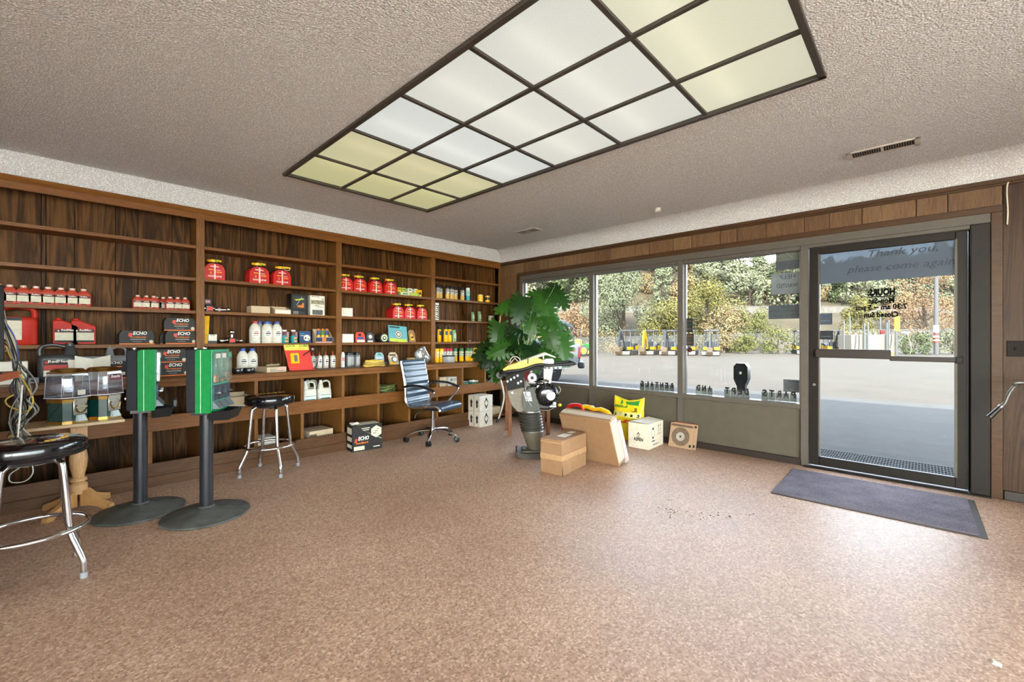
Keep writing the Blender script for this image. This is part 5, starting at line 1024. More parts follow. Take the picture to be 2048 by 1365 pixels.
for s in (-1, 1):
    rr = [Vector((s*0.225, p.y+0.006, p.z-0.012)) for p in ps[3:]]
    MB(CH).tube(rr, 0.0145, M_CHROME, 10, flat=1.2).build('side_rail', t)
    ap = spline([(s*0.255, 0.25, 0.665), (s*0.265, 0.12, 0.69), (s*0.268, -0.03, 0.688), (s*0.265, -0.16, 0.655), (s*0.262, -0.21, 0.632)], 6)
    g = MB(CH).tube(spline([(s*0.23, 0.245, 0.655), (s*0.255, 0.24, 0.66), (s*0.265, 0.12, 0.68), (s*0.268, -0.03, 0.677), (s*0.264, -0.16, 0.645), (s*0.26, -0.205, 0.62), (s*0.255, -0.17, 0.57), (s*0.235, -0.06, 0.45), (s*0.22, -0.03, 0.43)], 6), 0.0105, M_CHROME, 10).build('arm', t)
    MB(CH).tube(ap, 0.018, M_BLACK, 10, flat=0.7).build('arm_pad', g)

# stacked cartons on the floor
def arrows(m, w, d, h):
    x = -w/2-0.001
    for y in (-d*0.27, d*0.22):
        m.add([(x, y-0.016, h*0.25), (x, y+0.016, h*0.25), (x, y+0.016, h*0.55), (x, y+0.03, h*0.55), (x, y, h*0.78), (x, y-0.03, h*0.55), (x, y-0.016, h*0.55)], [(0, 1, 2, 3, 4, 5, 6)], M_INK)
    m.box(-w/2-0.0012, -w/2, -d*0.02, d*0.02, 0, h, M_TAPE)
def haz2(m, w, d, h):
    y = -d/2-0.001; 
    m.add([(0, y, h*0.1), (w*0.17, y, h*0.5), (0, y, h*0.9), (-w*0.17, y, h*0.5)], [(0, 1, 2, 3)], M_INK)
    m.add([(0, y-0.0006, h*0.3), (w*0.14, y-0.0006, h*0.5), (0, y-0.0006, h*0.70), (-w*0.14, y-0.0006, h*0.5)], [(0, 1, 2, 3)], P('carton_offwhite', 'cfc8ba', 0.75))
mo = P('carton_offwhite', 'cfc8ba', 0.75)
for z, l in ((0, 'lower off-white carton with hazard diamond, on the floor by the cabinet'), (0.22, 'upper off-white carton with hazard diamond, topmost of its stack')):
    carton('hazard_carton', l, 'carton', 0.265, 0.23, 0.218, mo, [arrows, haz2], loc=(4.205, 4.60, z), rz=R(3))
def bigecho(m, w, d, h):
    y = -d/2-0.001; rw = P('brand_red', 'd8402c', 0.5)
    m.quad([(-w*0.44, y, h*0.36), (-w*0.36, y, h*0.36), (-w*0.33, y, h*0.50), (-w*0.41, y, h*0.50)], rw)
    m.text('ECHO', (-w*0.13, y, h*0.43), DX, DZ, h*0.14, M_WINK, width=w*0.36, shear=0.2, bold=0.03).text('PowerBlend X', (-w*0.18, y, h*0.29), DX, DZ, h*0.07, M_ORANGE, width=w*0.42, shear=0.2, bold=0.02)
    m.quad([(-w*0.47, y, h*0.98), (-w*0.44, y, h*0.98), (w*0.49, y, h*0.38), (w*0.49, y, h*0.41)], P('pale_line', 'b9b4a8', 0.5))
    cx_, cz = w*0.30, h*0.70; q = [(cx_+h*0.24*math.sin(R(60*k)), cz+h*0.24*math.cos(R(60*k))) for k in range(6)]
    m.add([(a, y-0.0004, b) for a, b in q], [tuple(range(6))], M_LABEL)
    for k in range(3): m.box(cx_-0.035+0.02*k, cx_+0.0+0.014*k, y-0.0012, y, cz-0.02+0.022*k, cz-0.014+0.022*k, P('black_print_card', '1a1714', 0.55))
    m.box(-w*0.45, -w*0.1, y, y+0.001, h*0.05, h*0.2, M_LABEL).box(w*0.2, w*0.42, y, y+0.001, h*0.1, h*0.13, M_WINK).box(-w*0.2, w*0.08, y, y+0.001, h*0.86, h*0.89, M_LABEL).box(-w*0.16, w*0.05, y, y+0.001, h*0.79, h*0.82, M_LABEL)
    x = -w/2-0.001
    for z0, z1 in ((0.66, 0.9), (0.38, 0.55), (0.12, 0.26)): m.box(x, x+0.001, -d*0.4, d*0.3, h*z0, h*z1, M_LABEL if z0 > 0.3 else M_WCARD)
    m.box(-w*0.3, w*0.45, -d*0.35, d*0.4, h, h+0.001, M_LABEL)
r = carton('oil_case', 'black printed oil case standing on the floor in front of the cabinet', 'carton', 0.335, 0.20, 0.285, P('black_print_card', '1a1714', 0.55), [bigecho], loc=(2.41, 4.585, 0), rz=R(-7))
o = MB().rings([[(-0.05, -0.03, 0), (0.05, -0.025, 0.004), (0.06, 0.03, 0), (-0.04, 0.035, 0.006)], [(-0.045, -0.03, 0.002), (0.02, -0.025, 0.03), (0.055, 0.03, 0.012), (-0.04, 0.035, 0.02)]], M_WCARD).build('paper', loc=(2.30, 4.60, 0.287)); tag(o, 'crumpled paper lying on top of the black oil case', 'paper')

# plant table, pot, monstera
t = thing('side_table', 'small square wooden table under the potted monstera', 'table', (4.32, 3.81, 0), R(-40))
mt = WOOD('table_wood', '6d452c', '8f6040', 'a67450', 'x', 0.4, island=0.1, figure=0.2); mtz = WOOD('table_leg_wood', '6d452c', '8f6040', 'a67450', 'z', 0.4, island=0.1, figure=0.2)
MB().box(-0.29, 0.29, -0.22, 0.22, 0.635, 0.66, mt, 0.004).build('tabletop', t); MB().box(-0.25, 0.25, -0.19, 0.19, 0.565, 0.635, mt, 0.003).build('apron', t)
for sx in (-1, 1):
    for sy in (-1, 1): MB().box(sx*0.25-0.022, sx*0.25+0.022, sy*0.18-0.022, sy*0.18+0.022, 0, 0.635, mtz, 0.003).build('leg', t)
PX, PY = 4.30, 3.86
r = thing('plant_pot', 'tall dark red glazed flower pot on the wooden side table', 'pot', (PX, PY, 0.66)); mr = P('pot_red', '6e1f1c', 0.25, coat=0.5)
MB().lathe([(0.075, 0), (0.082, 0.005), (0.105, 0.22), (0.118, 0.245), (0.122, 0.26), (0.112, 0.265), (0.10, 0.24), (0.1, 0.225)], mr, 30).build('body', r); MB().lathe([(0.1, 0.222), (0.0, 0.225)], P('soil', '2a1d14', 0.9), 24).build('soil', r)
pl = thing('monstera', 'large monstera plant with split glossy leaves in the red pot', 'plant', (PX, PY, 0.89))
def LEAFM(name, a, b):
    m, nt, bs = new_mat(name); n = nd(nt, 'ShaderNodeTexNoise', Scale=14.0, Detail=2.0); nt.links.new(coords(nt), n.inputs['Vector'])
    nt.links.new(ramp(nt, n.outputs[0], [(0.3, srgb(a)), (0.7, srgb(b))]), bs.inputs['Base Color']); bs.inputs['Roughness'].default_value = 0.36; bs.inputs['Specular IOR Level'].default_value = 0.35; bs.inputs['Subsurface Weight'].default_value = 0.0
    tr = nd(nt, 'ShaderNodeBsdfTranslucent'); tr.inputs[0].default_value = srgb('5b9a22'); mx = nd(nt, 'ShaderNodeMixShader'); mx.inputs[0].default_value = 0.16
    nt.links.new(bs.outputs[0], mx.inputs[1]); nt.links.new(tr.outputs[0], mx.inputs[2]); nt.links.new(mx.outputs[0], nt.nodes['Material Output'].inputs[0]); return m
ML = [LEAFM('monstera_leaf', C(18, 44, 14), C(28, 62, 19)), LEAFM('monstera_leaf_light', C(30, 66, 18), C(46, 88, 26)), LEAFM('monstera_leaf_dark', C(14, 36, 16), C(22, 50, 20))]
ST = P('stem_green', '5b7f3a', 0.45)
def leaf_mesh(mb, size, mat, holes=True):
    """heart-shaped blade: a whole middle and lobes cut from the edge between the side veins; base at origin, tip along +Y, face +Z"""
    nl = 7
    def W(t): return (0.50*math.sin(math.pi*min(1.0, 0.16+0.84*t)**0.95)**0.7)+0.02
    def bend(p): return (p.x*size, p.y*size, (0.06-0.42*p.x*p.x-0.22*p.y*p.y)*size)
    def mid(t): return Vector((0, -0.06+1.06*t, 0))
    for s in (-1, 1):
        inner = []
        for k in range(nl*2+1):
            t = k/(nl*2); w = W(t)*0.55; d = -0.16+0.28*t
            inner.append((mid(t), Vector((s*w, mid(t).y+d*0.5, 0.0))))
        vs = [bend(p) for ab in inner for p in ab]
        mb.add(vs, [(2*i, 2*i+1, 2*i+3, 2*i+2) for i in range(nl*2)], mat)
        for k in range(nl):
            t0, t1 = k/nl, (k+1)/nl; tm = (t0+t1)/2
            w = W(tm); d = -0.30+0.52*tm
            a, b = inner[2*k][1], inner[2*k+2][1]
            if k < nl-1: b = a.lerp(b, 0.88)
            tip = Vector((s*w, mid(tm).y+d, 0)); c1 = (a+b)*0.5; dirv = (tip-c1); perp = (b-a)*0.5
            r1 = (c1+dirv*0.5-perp*0.98, c1+dirv*0.5+perp*0.86); r2 = (c1+dirv*0.88-perp*0.98, c1+dirv*0.88+perp*0.80); tp = (tip-perp*0.75, tip+perp*0.45)
            vs = [bend(p)[:2]+(bend(p)[2]+0.012*size*q,) for p, q in ((a, 0), (b, 0), (r1[0], 1), (r1[1], 1), (r2[0], 1), (r2[1], 1), (tp[0], 0), (tp[1], 0))]
            mb.add(vs, [(0, 1, 3, 2), (2, 3, 5, 4), (4, 5, 7, 6)], mat)
    return mb
leafdefs = [  # pixel of the blade's middle, forward distance offset, size, heading in the picture (deg, 0=right 90=up), tilt towards viewer, tone
    (1104, 570, 0.05, 0.20, 100, 60, 2), (1116, 592, 0.0, 0.30, -62, 40, 2), (1020, 612, -0.05, 0.30, 195, 35, 1), (1042, 615, -0.1, 0.33, 250, 35, 0), (1073, 600, 0.05, 0.34, 60, 40, 1),
    (1092, 612, 0.0, 0.38, -75, 30, 1), (1100, 640, -0.05, 0.32, -40, 35, 1), (1068, 640, 0.0, 0.34, -110, 30, 1), (1117, 645, 0.1, 0.28, -20, 65, 2), (1098, 670, -0.1, 0.32, -70, 30, 1), (1122, 688, -0.1, 0.40, -80, 28, 1),
    (1110, 680, 0.05, 0.34, -100, 55, 2), (1040, 660, 0.05, 0.30, 120, 55, 2), (1030, 672, 0.1, 0.28, 100, 55, 2), (1004, 700, 0.0, 0.30, 200, 40, 1), (1066, 716, -0.15, 0.30, -80, 35, 0), (1080, 705, -0.15, 0.32, -60, 50, 2),
    (1093, 712, -0.2, 0.28, -30, 55, 1), (1066, 690, 0.0, 0.30, 80, 60, 2), (1015, 690, 0.1, 0.26, 140, 60, 0), (1032, 692, -0.05, 0.22, -150, 60, 2), (1060, 625, 0.15, 0.30, 160, 60, 2), (1085, 655, 0.12, 0.28, 30, 65, 2), (1088, 690, 0.1, 0.26, 0, 60, 0)]
Rv = Vector((SA, -CA, 0)); Fv = Vector((CA, SA, 0)); base = Vector((PX, PY, 0.89))
random.seed(11)
def mono_leaf(root, base, u, v, dF, size, head, tilt, tone, sway=0.25):
    F0 = base.x*CA+base.y*SA
    c = dist(u, v, F0+dF); hd = R(head)
    yv = (Rv*math.cos(hd)+DZ*math.sin(hd)); nr = (-Fv)
    ti = R(tilt); perp = yv.cross(nr)
    nn = (nr*math.cos(ti)+DZ*math.sin(ti)*(0.8)+perp*random.uniform(-0.3, 0.3)).normalized(); yv = (yv-nn*yv.dot(nn)).normalized(); xv = yv.cross(nn)
    M = Matrix(((xv.x, yv.x, nn.x, 0), (xv.y, yv.y, nn.y, 0), (xv.z, yv.z, nn.z, 0), (0, 0, 0, 1))); o = c-yv*size*0.4
    mb = MB(Matrix.Translation(o-Vector(root.location)) @ M); leaf_mesh(mb, size, ML[tone])
    lf = mb.build('leaf', root, flip=False)
    b = base+Vector((random.uniform(-0.05, 0.05), random.uniform(-0.05, 0.05), 0)); md = b.lerp(o, 0.5)+Vector((0, 0, 0.10))+(o-b).cross(DZ)*random.uniform(-sway, sway)*0.4
    MB(Matrix.Translation(-Vector(root.location))).tube(spline([b, md, o, o+yv*size*0.3-nn*0.004], 5), [0.007-0.0004*i for i in range(16)], ST, 7).build('stem', root)
for d_ in leafdefs: mono_leaf(pl, base, *d_)
for k in range(7):
    b = base+Vector((random.uniform(-0.06, 0.06), random.uniform(-0.06, 0.06), -0.01)); e = b+Vector((random.uniform(-0.12, 0.16), random.uniform(-0.2, 0.12), random.uniform(0.25, 0.55)))
    MB(Matrix.Translation(-base)).tube(spline([b, b.lerp(e, 0.5)+Vector((0.02, 0.01, 0)), e], 5), 0.006, ST, 6).build('stem', pl)
MB(Matrix.Translation(-base)).tube(spline([base, base+Vector((0.05, 0.02, 0.25)), base+Vector((0.02, 0.06, 0.5)), base+Vector((0.06, 0.0, 0.62))], 6), 0.014, P('stalk_olive', '6b7a3d', 0.6), 8).build('main_stalk', pl)
# second climbing vine on a wooden stake with the pale bent pole
b2 = Vector(fl(994, 846)+(0,)); F2 = b2.x*CA+b2.y*SA
r = thing('plant_stake', 'thin pale wooden stake holding the climbing leaves left of the pot', 'stake', tuple(dist(992, 760, F2+0.05)))
L0 = Vector(r.location); MB(Matrix.Translation(-L0)).tube([dist(u, v, F2+0.05) for u, v in ((1003, 610), (1000, 640), (992, 680), (984, 722))], [0.004, 0.011, 0.012, 0.012], P('stake_wood', 'c3a070', 0.6), 8).build('stake', r)
vn = thing('climbing_monstera', 'smaller climbing monstera leaves on the stake beside the shelves', 'plant', tuple(dist(985, 725, F2)))
for d_ in ((996, 665, 0, 0.32, -100, 25, 1), (975, 700, -0.05, 0.34, 215, 40, 2), (985, 712, -0.12, 0.32, -120, 40, 2), (992, 738, -0.05, 0.28, -100, 35, 0), (1000, 716, -0.1, 0.24, -70, 45, 2), (974, 718, -0.1, 0.24, 240, 50, 2), (998, 748, -0.15, 0.20, -95, 60, 2)): mono_leaf(vn, Vector(vn.location), *d_, sway=0.1)
r = thing('bent_pole', 'pale bent metal pole with black tip leaning beside the plant', 'pole', (b2.x, b2.y, 0))
pp = [dist(u, v, F2+o_) for u, v, o_ in ((978, 700, 0.2), (989, 722, 0.15), (999, 755, 0.1), (1006, 780, 0.06), (1008, 795, 0.04), (1005, 812, 0.02), (1000, 830, 0.01), (997, 838, 0.0))]
MB(Matrix.Translation(-b2)).tube(spline(pp, 6), 0.015, P('pole_pale', 'bdb9ad', 0.35, 0.4), 12).build('shaft', r)
MB(Matrix.Translation(-b2)).cyl(tuple(pp[-1]), (b2.x, b2.y, 0.006), 0.016, M_BLACK, 10, 0.02).build('tip', r)
# ================================================================ rammer
r = thing('rammer', 'yellow-topped upright tamping rammer with engine and rubber bellows', 'rammer', (3.49, 3.02, 0), R(-46.6+180))
# local: +X points left in the photo (nose of the shoe), -X to the handle end
r.rotation_euler[2] = R(43.4+90)
M_RG = P('rammer_grey', '6b6455', 0.55, var=0.08); M_RD = P('rammer_dark', '14120f', 0.6, spec=0.25); M_RUB = P('rubber_bellows', '3c3b34', 0.45)
sh = lambda x0, x1, w, z, p=0.6: sring(z, (x1-x0)/2, w, p, 20, (x0+x1)/2)
MB().prism([(-0.20, 0.0), (0.10, 0.0), (0.15, 0.02), (0.165, 0.06), (0.15, 0.075), (0.10, 0.055), (-0.20, 0.05)], -0.14, 0.14, P('shoe_steel', '3a352d', 0.6)).build('shoe', r)
MB().box(-0.10, 0.10, -0.10, 0.10, 0.05, 0.075, P('shoe_wood', '4a4438', 0.6), 0.006).lathe([(0.012, 0.075), (0.012, 0.09)], M_STEEL, 10, (0.06, -0.06, 0)).lathe([(0.012, 0.075), (0.012, 0.09)], M_STEEL, 10, (0.07, 0.04, 0)).build('shoe_plate', r)
TL = Matrix.Translation((0, 0, 0)) @ Matrix.Shear('XY', 4, (0.28, 0)) if False else Matrix(((1, 0, 0.14, -0.05), (0, 1, 0, 0), (0, 0, 1, 0), (0, 0, 0, 1)))
MB(TL).lathe([(0.07, 0.072), (0.075, 0.09), (0.085, 0.12), (0.105, 0.23), (0.11, 0.25), (0.118, 0.255), (0.118, 0.275)], M_RG, 26).build('lower_tube', r)
pf = [(0.112, 0.272)]
for k in range(6): pf += [(0.108, 0.282+0.03*k), (0.124, 0.292+0.03*k), (0.126, 0.300+0.03*k), (0.108, 0.308+0.03*k)]
pf += [(0.118, 0.465), (0.118, 0.49)]
MB(TL).lathe(pf, M_RUB, 28).build('bellows', r)
MB(TL).lathe([(0.121, 0.468), (0.124, 0.472), (0.124, 0.484), (0.121, 0.488)], M_STEEL, 26, cap=False).lathe([(0.12, 0.262), (0.123, 0.266), (0.12, 0.274)], M_STEEL, 26, cap=False).build('clamp_band', r)
MB().prism([(-0.06, 0.48), (0.14, 0.48), (0.20, 0.54), (0.245, 0.66), (0.25, 0.76), (0.06, 0.80), (-0.04, 0.70)], -0.09, 0.09, M_RG).build('crankcase', r)
m = MB().text('RAMMER', (0.15, -0.0, 0), DX, DZ, 0.001, M_RG) if False else MB()
for k in range(4): m.lathe([(0.012, 0), (0.012, 0.008)], M_STEEL, 10, (0.11+0.03*(k % 2)+0.02*k, 0.09, 0.74+0.03*(k % 3)-0.02*k), ax='y')
m.prism([(0.06, 0.74), (0.25, 0.70), (0.27, 0.80), (0.26, 0.93), (0.08, 0.93)], 0.075, 0.10, M_RD).prism([(0.06, 0.74), (0.25, 0.70), (0.27, 0.80), (0.26, 0.93), (0.08, 0.93)], -0.10, -0.075, M_RD)
for k in range(5): m.lathe([(0.011, 0), (0.011, 0.006)], M_STEEL, 10, (0.11+0.035*k, 0.1, 0.80+0.02*((k*3) % 4)), ax='y').box(0.13, 0.15, 0.1, 0.104, 0.77, 0.795, M_STEEL)
m.build('side_plate', r)
MB().box(-0.20, 0.06, -0.10, 0.10, 0.50, 0.76, P('engine_dark', '232320', 0.4, 0.4), 0.02).build('engine_block', r)
MB().prism([(-0.09, 0.50), (0.07, 0.485), (0.10, 0.60), (0.085, 0.70), (-0.01, 0.745), (-0.05, 0.66)], 0.09, 0.128, P('muffler_grey', '3d3e36', 0.5, 0.3)).build('muffler_guard', r)
for k in range(6): MB().box(-0.005+0.004*k, 0.058+0.006*k, 0.128, 0.134, 0.60+0.017*k, 0.609+0.017*k, P('fin_silver', 'c9ccd0', 0.25, 0.9)).build('louvre', r)
for k in range(5): MB().lathe([(0.007, 0), (0.007, 0.003)], M_INK, 8, (-0.045+0.022*k, 0.127, 0.545+0.018*(k % 2)), ax='y').build('guard_hole', r)
MB().lathe([(0.115, 0), (0.122, 0.02), (0.122, 0.06), (0.10, 0.085), (0.055, 0.10)], M_BLACKG, 30, (-0.155, 0.055, 0.665), ax='y').build('recoil_starter', r)
MB().lathe([(0.05, 0), (0.042, 0.014)], P('starter_silver', 'b9bcc0', 0.3, 0.7), 22, (-0.195, 0.152, 0.655), ax='y').build('starter_cap', r); MB().lathe([(0.022, 0), (0.018, 0.02)], M_CHROME, 14, (-0.235, 0.13, 0.575), ax='y').build('oil_cap', r)
m = MB()
for k in range(22):
    a = 2*math.pi*k/22; m.cyl((-0.155+0.07*math.cos(a), 0.152, 0.665+0.07*math.sin(a)), (-0.155+0.112*math.cos(a), 0.125, 0.665+0.112*math.sin(a)), 0.0035, M_STEEL, 6)
m.build('cooling_fin', r)
MB().box(-0.13, -0.09, 0.10, 0.13, 0.58, 0.68, P('guard_beige', '8d8268', 0.5), 0.005).build('bracket', r); MB().box(-0.09, -0.055, 0.10, 0.12, 0.70, 0.76, M_WCARD, 0.005).build('sticker', r)
MB().ell((-0.13, 0.04, 0.78), 0.085, 0.07, 0.055, M_CHROME, 18).box(-0.20, -0.12, 0.06, 0.10, 0.73, 0.77, P('engine_red', '7a3a34', 0.4), 0.01).lathe([(0.045, 0), (0.045, 0.03), (0.03, 0.04)], P('white_metal', 'd6d6d8', 0.35), 18, (-0.005, 0.09, 0.84), ax='y').lathe([(0.018, 0), (0.018, 0.005)], M_INK, 12, (-0.005, 0.131, 0.84), ax='y').build('carburettor', r)
MB().tube(spline([(0.08, 0.1, 0.84), (0.07, 0.13, 0.74), (0.05, 0.13, 0.62), (0.0, 0.13, 0.54)], 5), 0.006, M_STEEL, 8).tube(spline([(-0.02, 0.1, 0.80), (-0.10, 0.13, 0.80), (-0.16, 0.12, 0.76)], 5), 0.008, M_BLACK, 8).tube(spline([(-0.28, 0.05, 0.66), (-0.31, 0.04, 0.70), (-0.29, 0.03, 0.74)], 5), 0.005, P('guard_beige', '8d8268', 0.5), 8).tube(spline([(-0.06, 0.1, 0.51), (-0.17, 0.12, 0.50), (-0.24, 0.11, 0.53)], 6), 0.006, M_CHROME, 8).build('hose', r)
MB().box(-0.26, -0.10, -0.02, 0.09, 0.525, 0.545, M_STEEL, 0.004).ell((-0.30, 0.05, 0.545), 0.02, 0.016, 0.016, M_YEL, 12).build('engine_bracket', r)
# tank, hood and the loop handle
MB().prism([(0.29, 0.90), (0.30, 0.925), (0.24, 0.965), (-0.02, 1.045), (-0.06, 1.045), (-0.12, 1.02), (-0.12, 0.965), (-0.02, 0.955), (0.10, 0.93)], -0.10, 0.10, M_YEL).build('fuel_tank', r)
MB().prism([(-0.12, 1.02), (-0.12, 0.965), (-0.23, 0.95), (-0.235, 1.01), (-0.225, 1.035), (-0.16, 1.035)], -0.095, 0.095, P('tank_white', 'd9d4c6', 0.4)).prism([(-0.13, 0.95), (-0.23, 0.945), (-0.20, 0.75), (-0.13, 0.76)], -0.07, 0.07, P('tank_white2', 'cfc9b8', 0.4)).build('air_filter_housing', r)
MB().prism([(0.14, 1.0), (-0.14, 1.10), (-0.16, 1.095), (-0.255, 1.055), (-0.25, 1.045), (-0.155, 1.075), (0.13, 0.985)], -0.085, 0.085, P('hood_cream', 'c9c0a6', 0.45)).cyl((-0.13, 0, 1.02), (-0.13, 0, 1.08), 0.012, M_STEEL, 10).build('filter_hood', r)
MB().box(0.03, 0.045, -0.104, 0.104, 0.985, 1.035, M_BLACK).build('strap', r)
for s in (-1, 1):
    MB().tube(spline([(0.33, s*0.05, 0.865), (0.30, s*0.115, 0.895), (0.10, s*0.135, 0.925), (-0.06, s*0.15, 0.975), (-0.20, s*0.17, 0.972), (-0.42, s*0.18, 0.99), (-0.445, s*0.15, 0.99)], 6), 0.0155, M_BLACK, 10).build('handle_side', r)
MB().tube([(-0.44, -0.16, 0.99), (-0.45, 0, 0.99), (-0.44, 0.16, 0.99)], 0.0165, M_BLACK, 12).prism([(0.34, 0.84), (0.34, 0.89), (0.10, 0.935), (-0.06, 0.96), (-0.13, 0.94), (0.06, 0.90)], -0.10, 0.10, M_RD).lathe([(0.035, -0.06), (0.035, 0.06)], M_BLACK, 16, (0.335, 0, 0.86), ax='y').build('handle_bar', r)
m = MB().box(-0.13, -0.32, -0.06, 0.07, 0.925, 0.955, P('tray_bluegrey', 'a9b4c4', 0.4), 0.005)
for k in range(4): m.box(-0.15-0.045*k, -0.135-0.045*k, 0.07, 0.074, 0.93, 0.945, M_INK)
m.build('tray', r)
MB().tube([(0.17+0.055*math.cos(R(a)), 0.0, 1.0+0.055*math.sin(R(a))) for a in range(0, 200, 14)], 0.004, P('wire_white', 'd6d2c8', 0.4), 6).tube([(0.12, 0.0, 0.98), (0.175, 0.01, 1.04), (0.225, 0, 0.975)], 0.004, P('wire_white', 'd6d2c8', 0.4), 6).build('cable', r)

# ================================================================ cartons, can, bag and discs by the window wall
r = thing('parcel', 'smaller brown cardboard parcel with tape and paper labels in front of the rammer', 'parcel', (3.365, 2.495, 0), R(6)); w, d, h = 0.46, 0.235, 0.32
mm = MB().box(-w/2, w/2, -d/2, d/2, 0, h, M_CARD, 0.004); mm.build('box', r)
MB().box(-w/2-0.0012, w/2+0.0012, -d/2-0.0012, d/2+0.0012, h*0.42, h*0.57, M_TAPE).box(-w/2-0.001, -w/2+0.002, -d/2, d/2, h*0.90, h*0.93, M_TAPE).build('tape', r)
MB().box(-0.08, 0.06, -0.055, 0.03, h, h+0.0012, M_WCARD).box(0.10, 0.19, -0.03, 0.03, h, h+0.0012, M_WCARD).build('label', r)
MB().add([(-w/2-0.0005, -d/2-0.0015, 0), (-w/2-0.0005, -d/2-0.0015, h*0.36), (-w/2+0.012, -d/2-0.0022, 0)], [(0, 1, 2)], M_GROOVE).build('torn_seam', r)
r = thing('long_parcel', 'large flat brown cardboard parcel leaning onto the smaller one', 'parcel', (3.77, 2.43, 0), R(-1)); r.rotation_euler[1] = R(-21); w, d, h = 0.135, 0.60, 0.50
MB().box(0, w, -d/2, d/2, 0, h, M_CARD, 0.004).build('box', r)
MB().box(w*0.25, w*0.75, -d/2-0.0012, d/2+0.0012, h-0.01, h+0.0012, P('clear_tape', 'cdbfae', 0.15, coat=0.6)).box(w*0.08, w*0.92, -d/2-0.0013, -d/2, 0.03, h-0.02, P('clear_tape', 'cdbfae', 0.15, coat=0.6)).build('tape', r)
r = thing('thin_carton', 'thin pale carton with paperwork leaning on the back of the large parcel', 'carton', (3.925, 2.42, 0), R(-1)); r.rotation_euler[1] = R(-22); w, d, h = 0.07, 0.56, 0.46
MB().box(0, w, -d/2, d/2, 0.0, h, P('carton_lilac', 'b7a9a2', 0.6), 0.003).build('box', r); MB().box(w*0.2, w*0.85, -d/2-0.0012, -d/2, 0.16, 0.43, M_WCARD).box(w*0.3, w*0.8, -d/2-0.002, -d/2, 0.05, 0.14, M_WCARD).build('paperwork', r)
# big red can with yellow spout
t = thing('jerry_can', 'large red jerry can with a long yellow spout behind the parcels', 'fuel can', (4.50, 3.16, 0), R(-78))
MB().rings([sring(0, 0.165, 0.09), sring(0.01, 0.17, 0.095), sring(0.26, 0.17, 0.095), sring(0.30, 0.15, 0.08), sring(0.315, 0.11, 0.06)], M_RED).build('body', t)
MB().tube(spline([(-0.10, 0, 0.29), (-0.09, 0, 0.38), (0.0, 0, 0.41), (0.08, 0, 0.395), (0.12, 0, 0.30)], 6), 0.024, M_RED, 10).build('handle', t)
MB().tube(spline([(0.10, 0, 0.395), (0.16, 0, 0.40), (0.26, -0.01, 0.38), (0.33, -0.01, 0.385), (0.42, -0.02, 0.36), (0.46, -0.02, 0.32)], 6), [0.026]*6+[0.028]*6+[0.022]*6+[0.028]*6+[0.03]*6+[0.02], M_YEL, 12).build('spout', t)
MB().ell((0.22, 0, 0.39), 0.04, 0.032, 0.032, P('spout_pale', 'd9c98a', 0.5), 12).build('spout_collar', t)
# yellow bag
b = thing('seed_bag', 'yellow and green printed bag slumped against the panel under the windows', 'bag', (4.87, 2.63, 0), R(-90))
M_BAG = P('bag_yellow', 'e2cd1e', 0.3, coat=0.3, var=0.1, scale=12)
def bagpt(s, z, q):
    w = 0.205*(1-0.05*math.sin(math.pi*z)); d = 0.075*math.sin(math.pi*min(1, 0.1+z*0.9))**0.6*(1-0.8*z**3)+0.006
    a = 2*math.pi*q; c, s_ = math.cos(a), math.sin(a); x = w*math.copysign(abs(c)**0.45, c); y = d*math.copysign(abs(s_)**0.8, s_)
    top = 0.50+(0.05*abs(x/0.2)**2-0.02 if z > 0.9 else 0)
    return (x+0.006*math.sin(9*z+3*x), y+0.010*math.sin(17*z+20*x)+0.02*z, z*top)
MB().rings([[bagpt(0, k/14, j/28) for j in range(28)] for k in range(15)], M_BAG).build('sack', b, angle=70)
def onbag(m, u0, u1, z0, z1, mat, n=8):
    def f(x, z):
        best = min((bagpt(0, z, j/200) for j in range(100, 200)), key=lambda p: abs(p[0]-x)); return (x, best[1]-0.0025, best[2])
    vs = []; 
    for i in range(n+1):
        x = u0+(u1-u0)*i/n
        for k in range(4): vs.append(f(x, z0+(z1-z0)*k/3))
    m.add(vs, [(i*4+k, i*4+4+k, i*4+5+k, i*4+1+k) for i in range(n) for k in range(3)], mat)
m = MB(); onbag(m, -0.10, 0.15, 0.86, 0.97, M_GREEN); onbag(m, -0.17, 0.17, 0.42, 0.50, P('bag_red', 'c9482a', 0.4)); onbag(m, -0.18, 0.18, 0.56, 0.68, P('bag_pale', 'ddd98a', 0.4)); onbag(m, 0.06, 0.13, 0.70, 0.80, P('bag_brown', '7a5a26', 0.5)); onbag(m, -0.17, 0.0, 0.78, 0.84, P('bag_olive', '6f8a20', 0.5))
for k in range(5): onbag(m, -0.165+0.075*k, -0.135+0.075*k, 0.585, 0.65, M_INK, 3)
m.build('print', b)
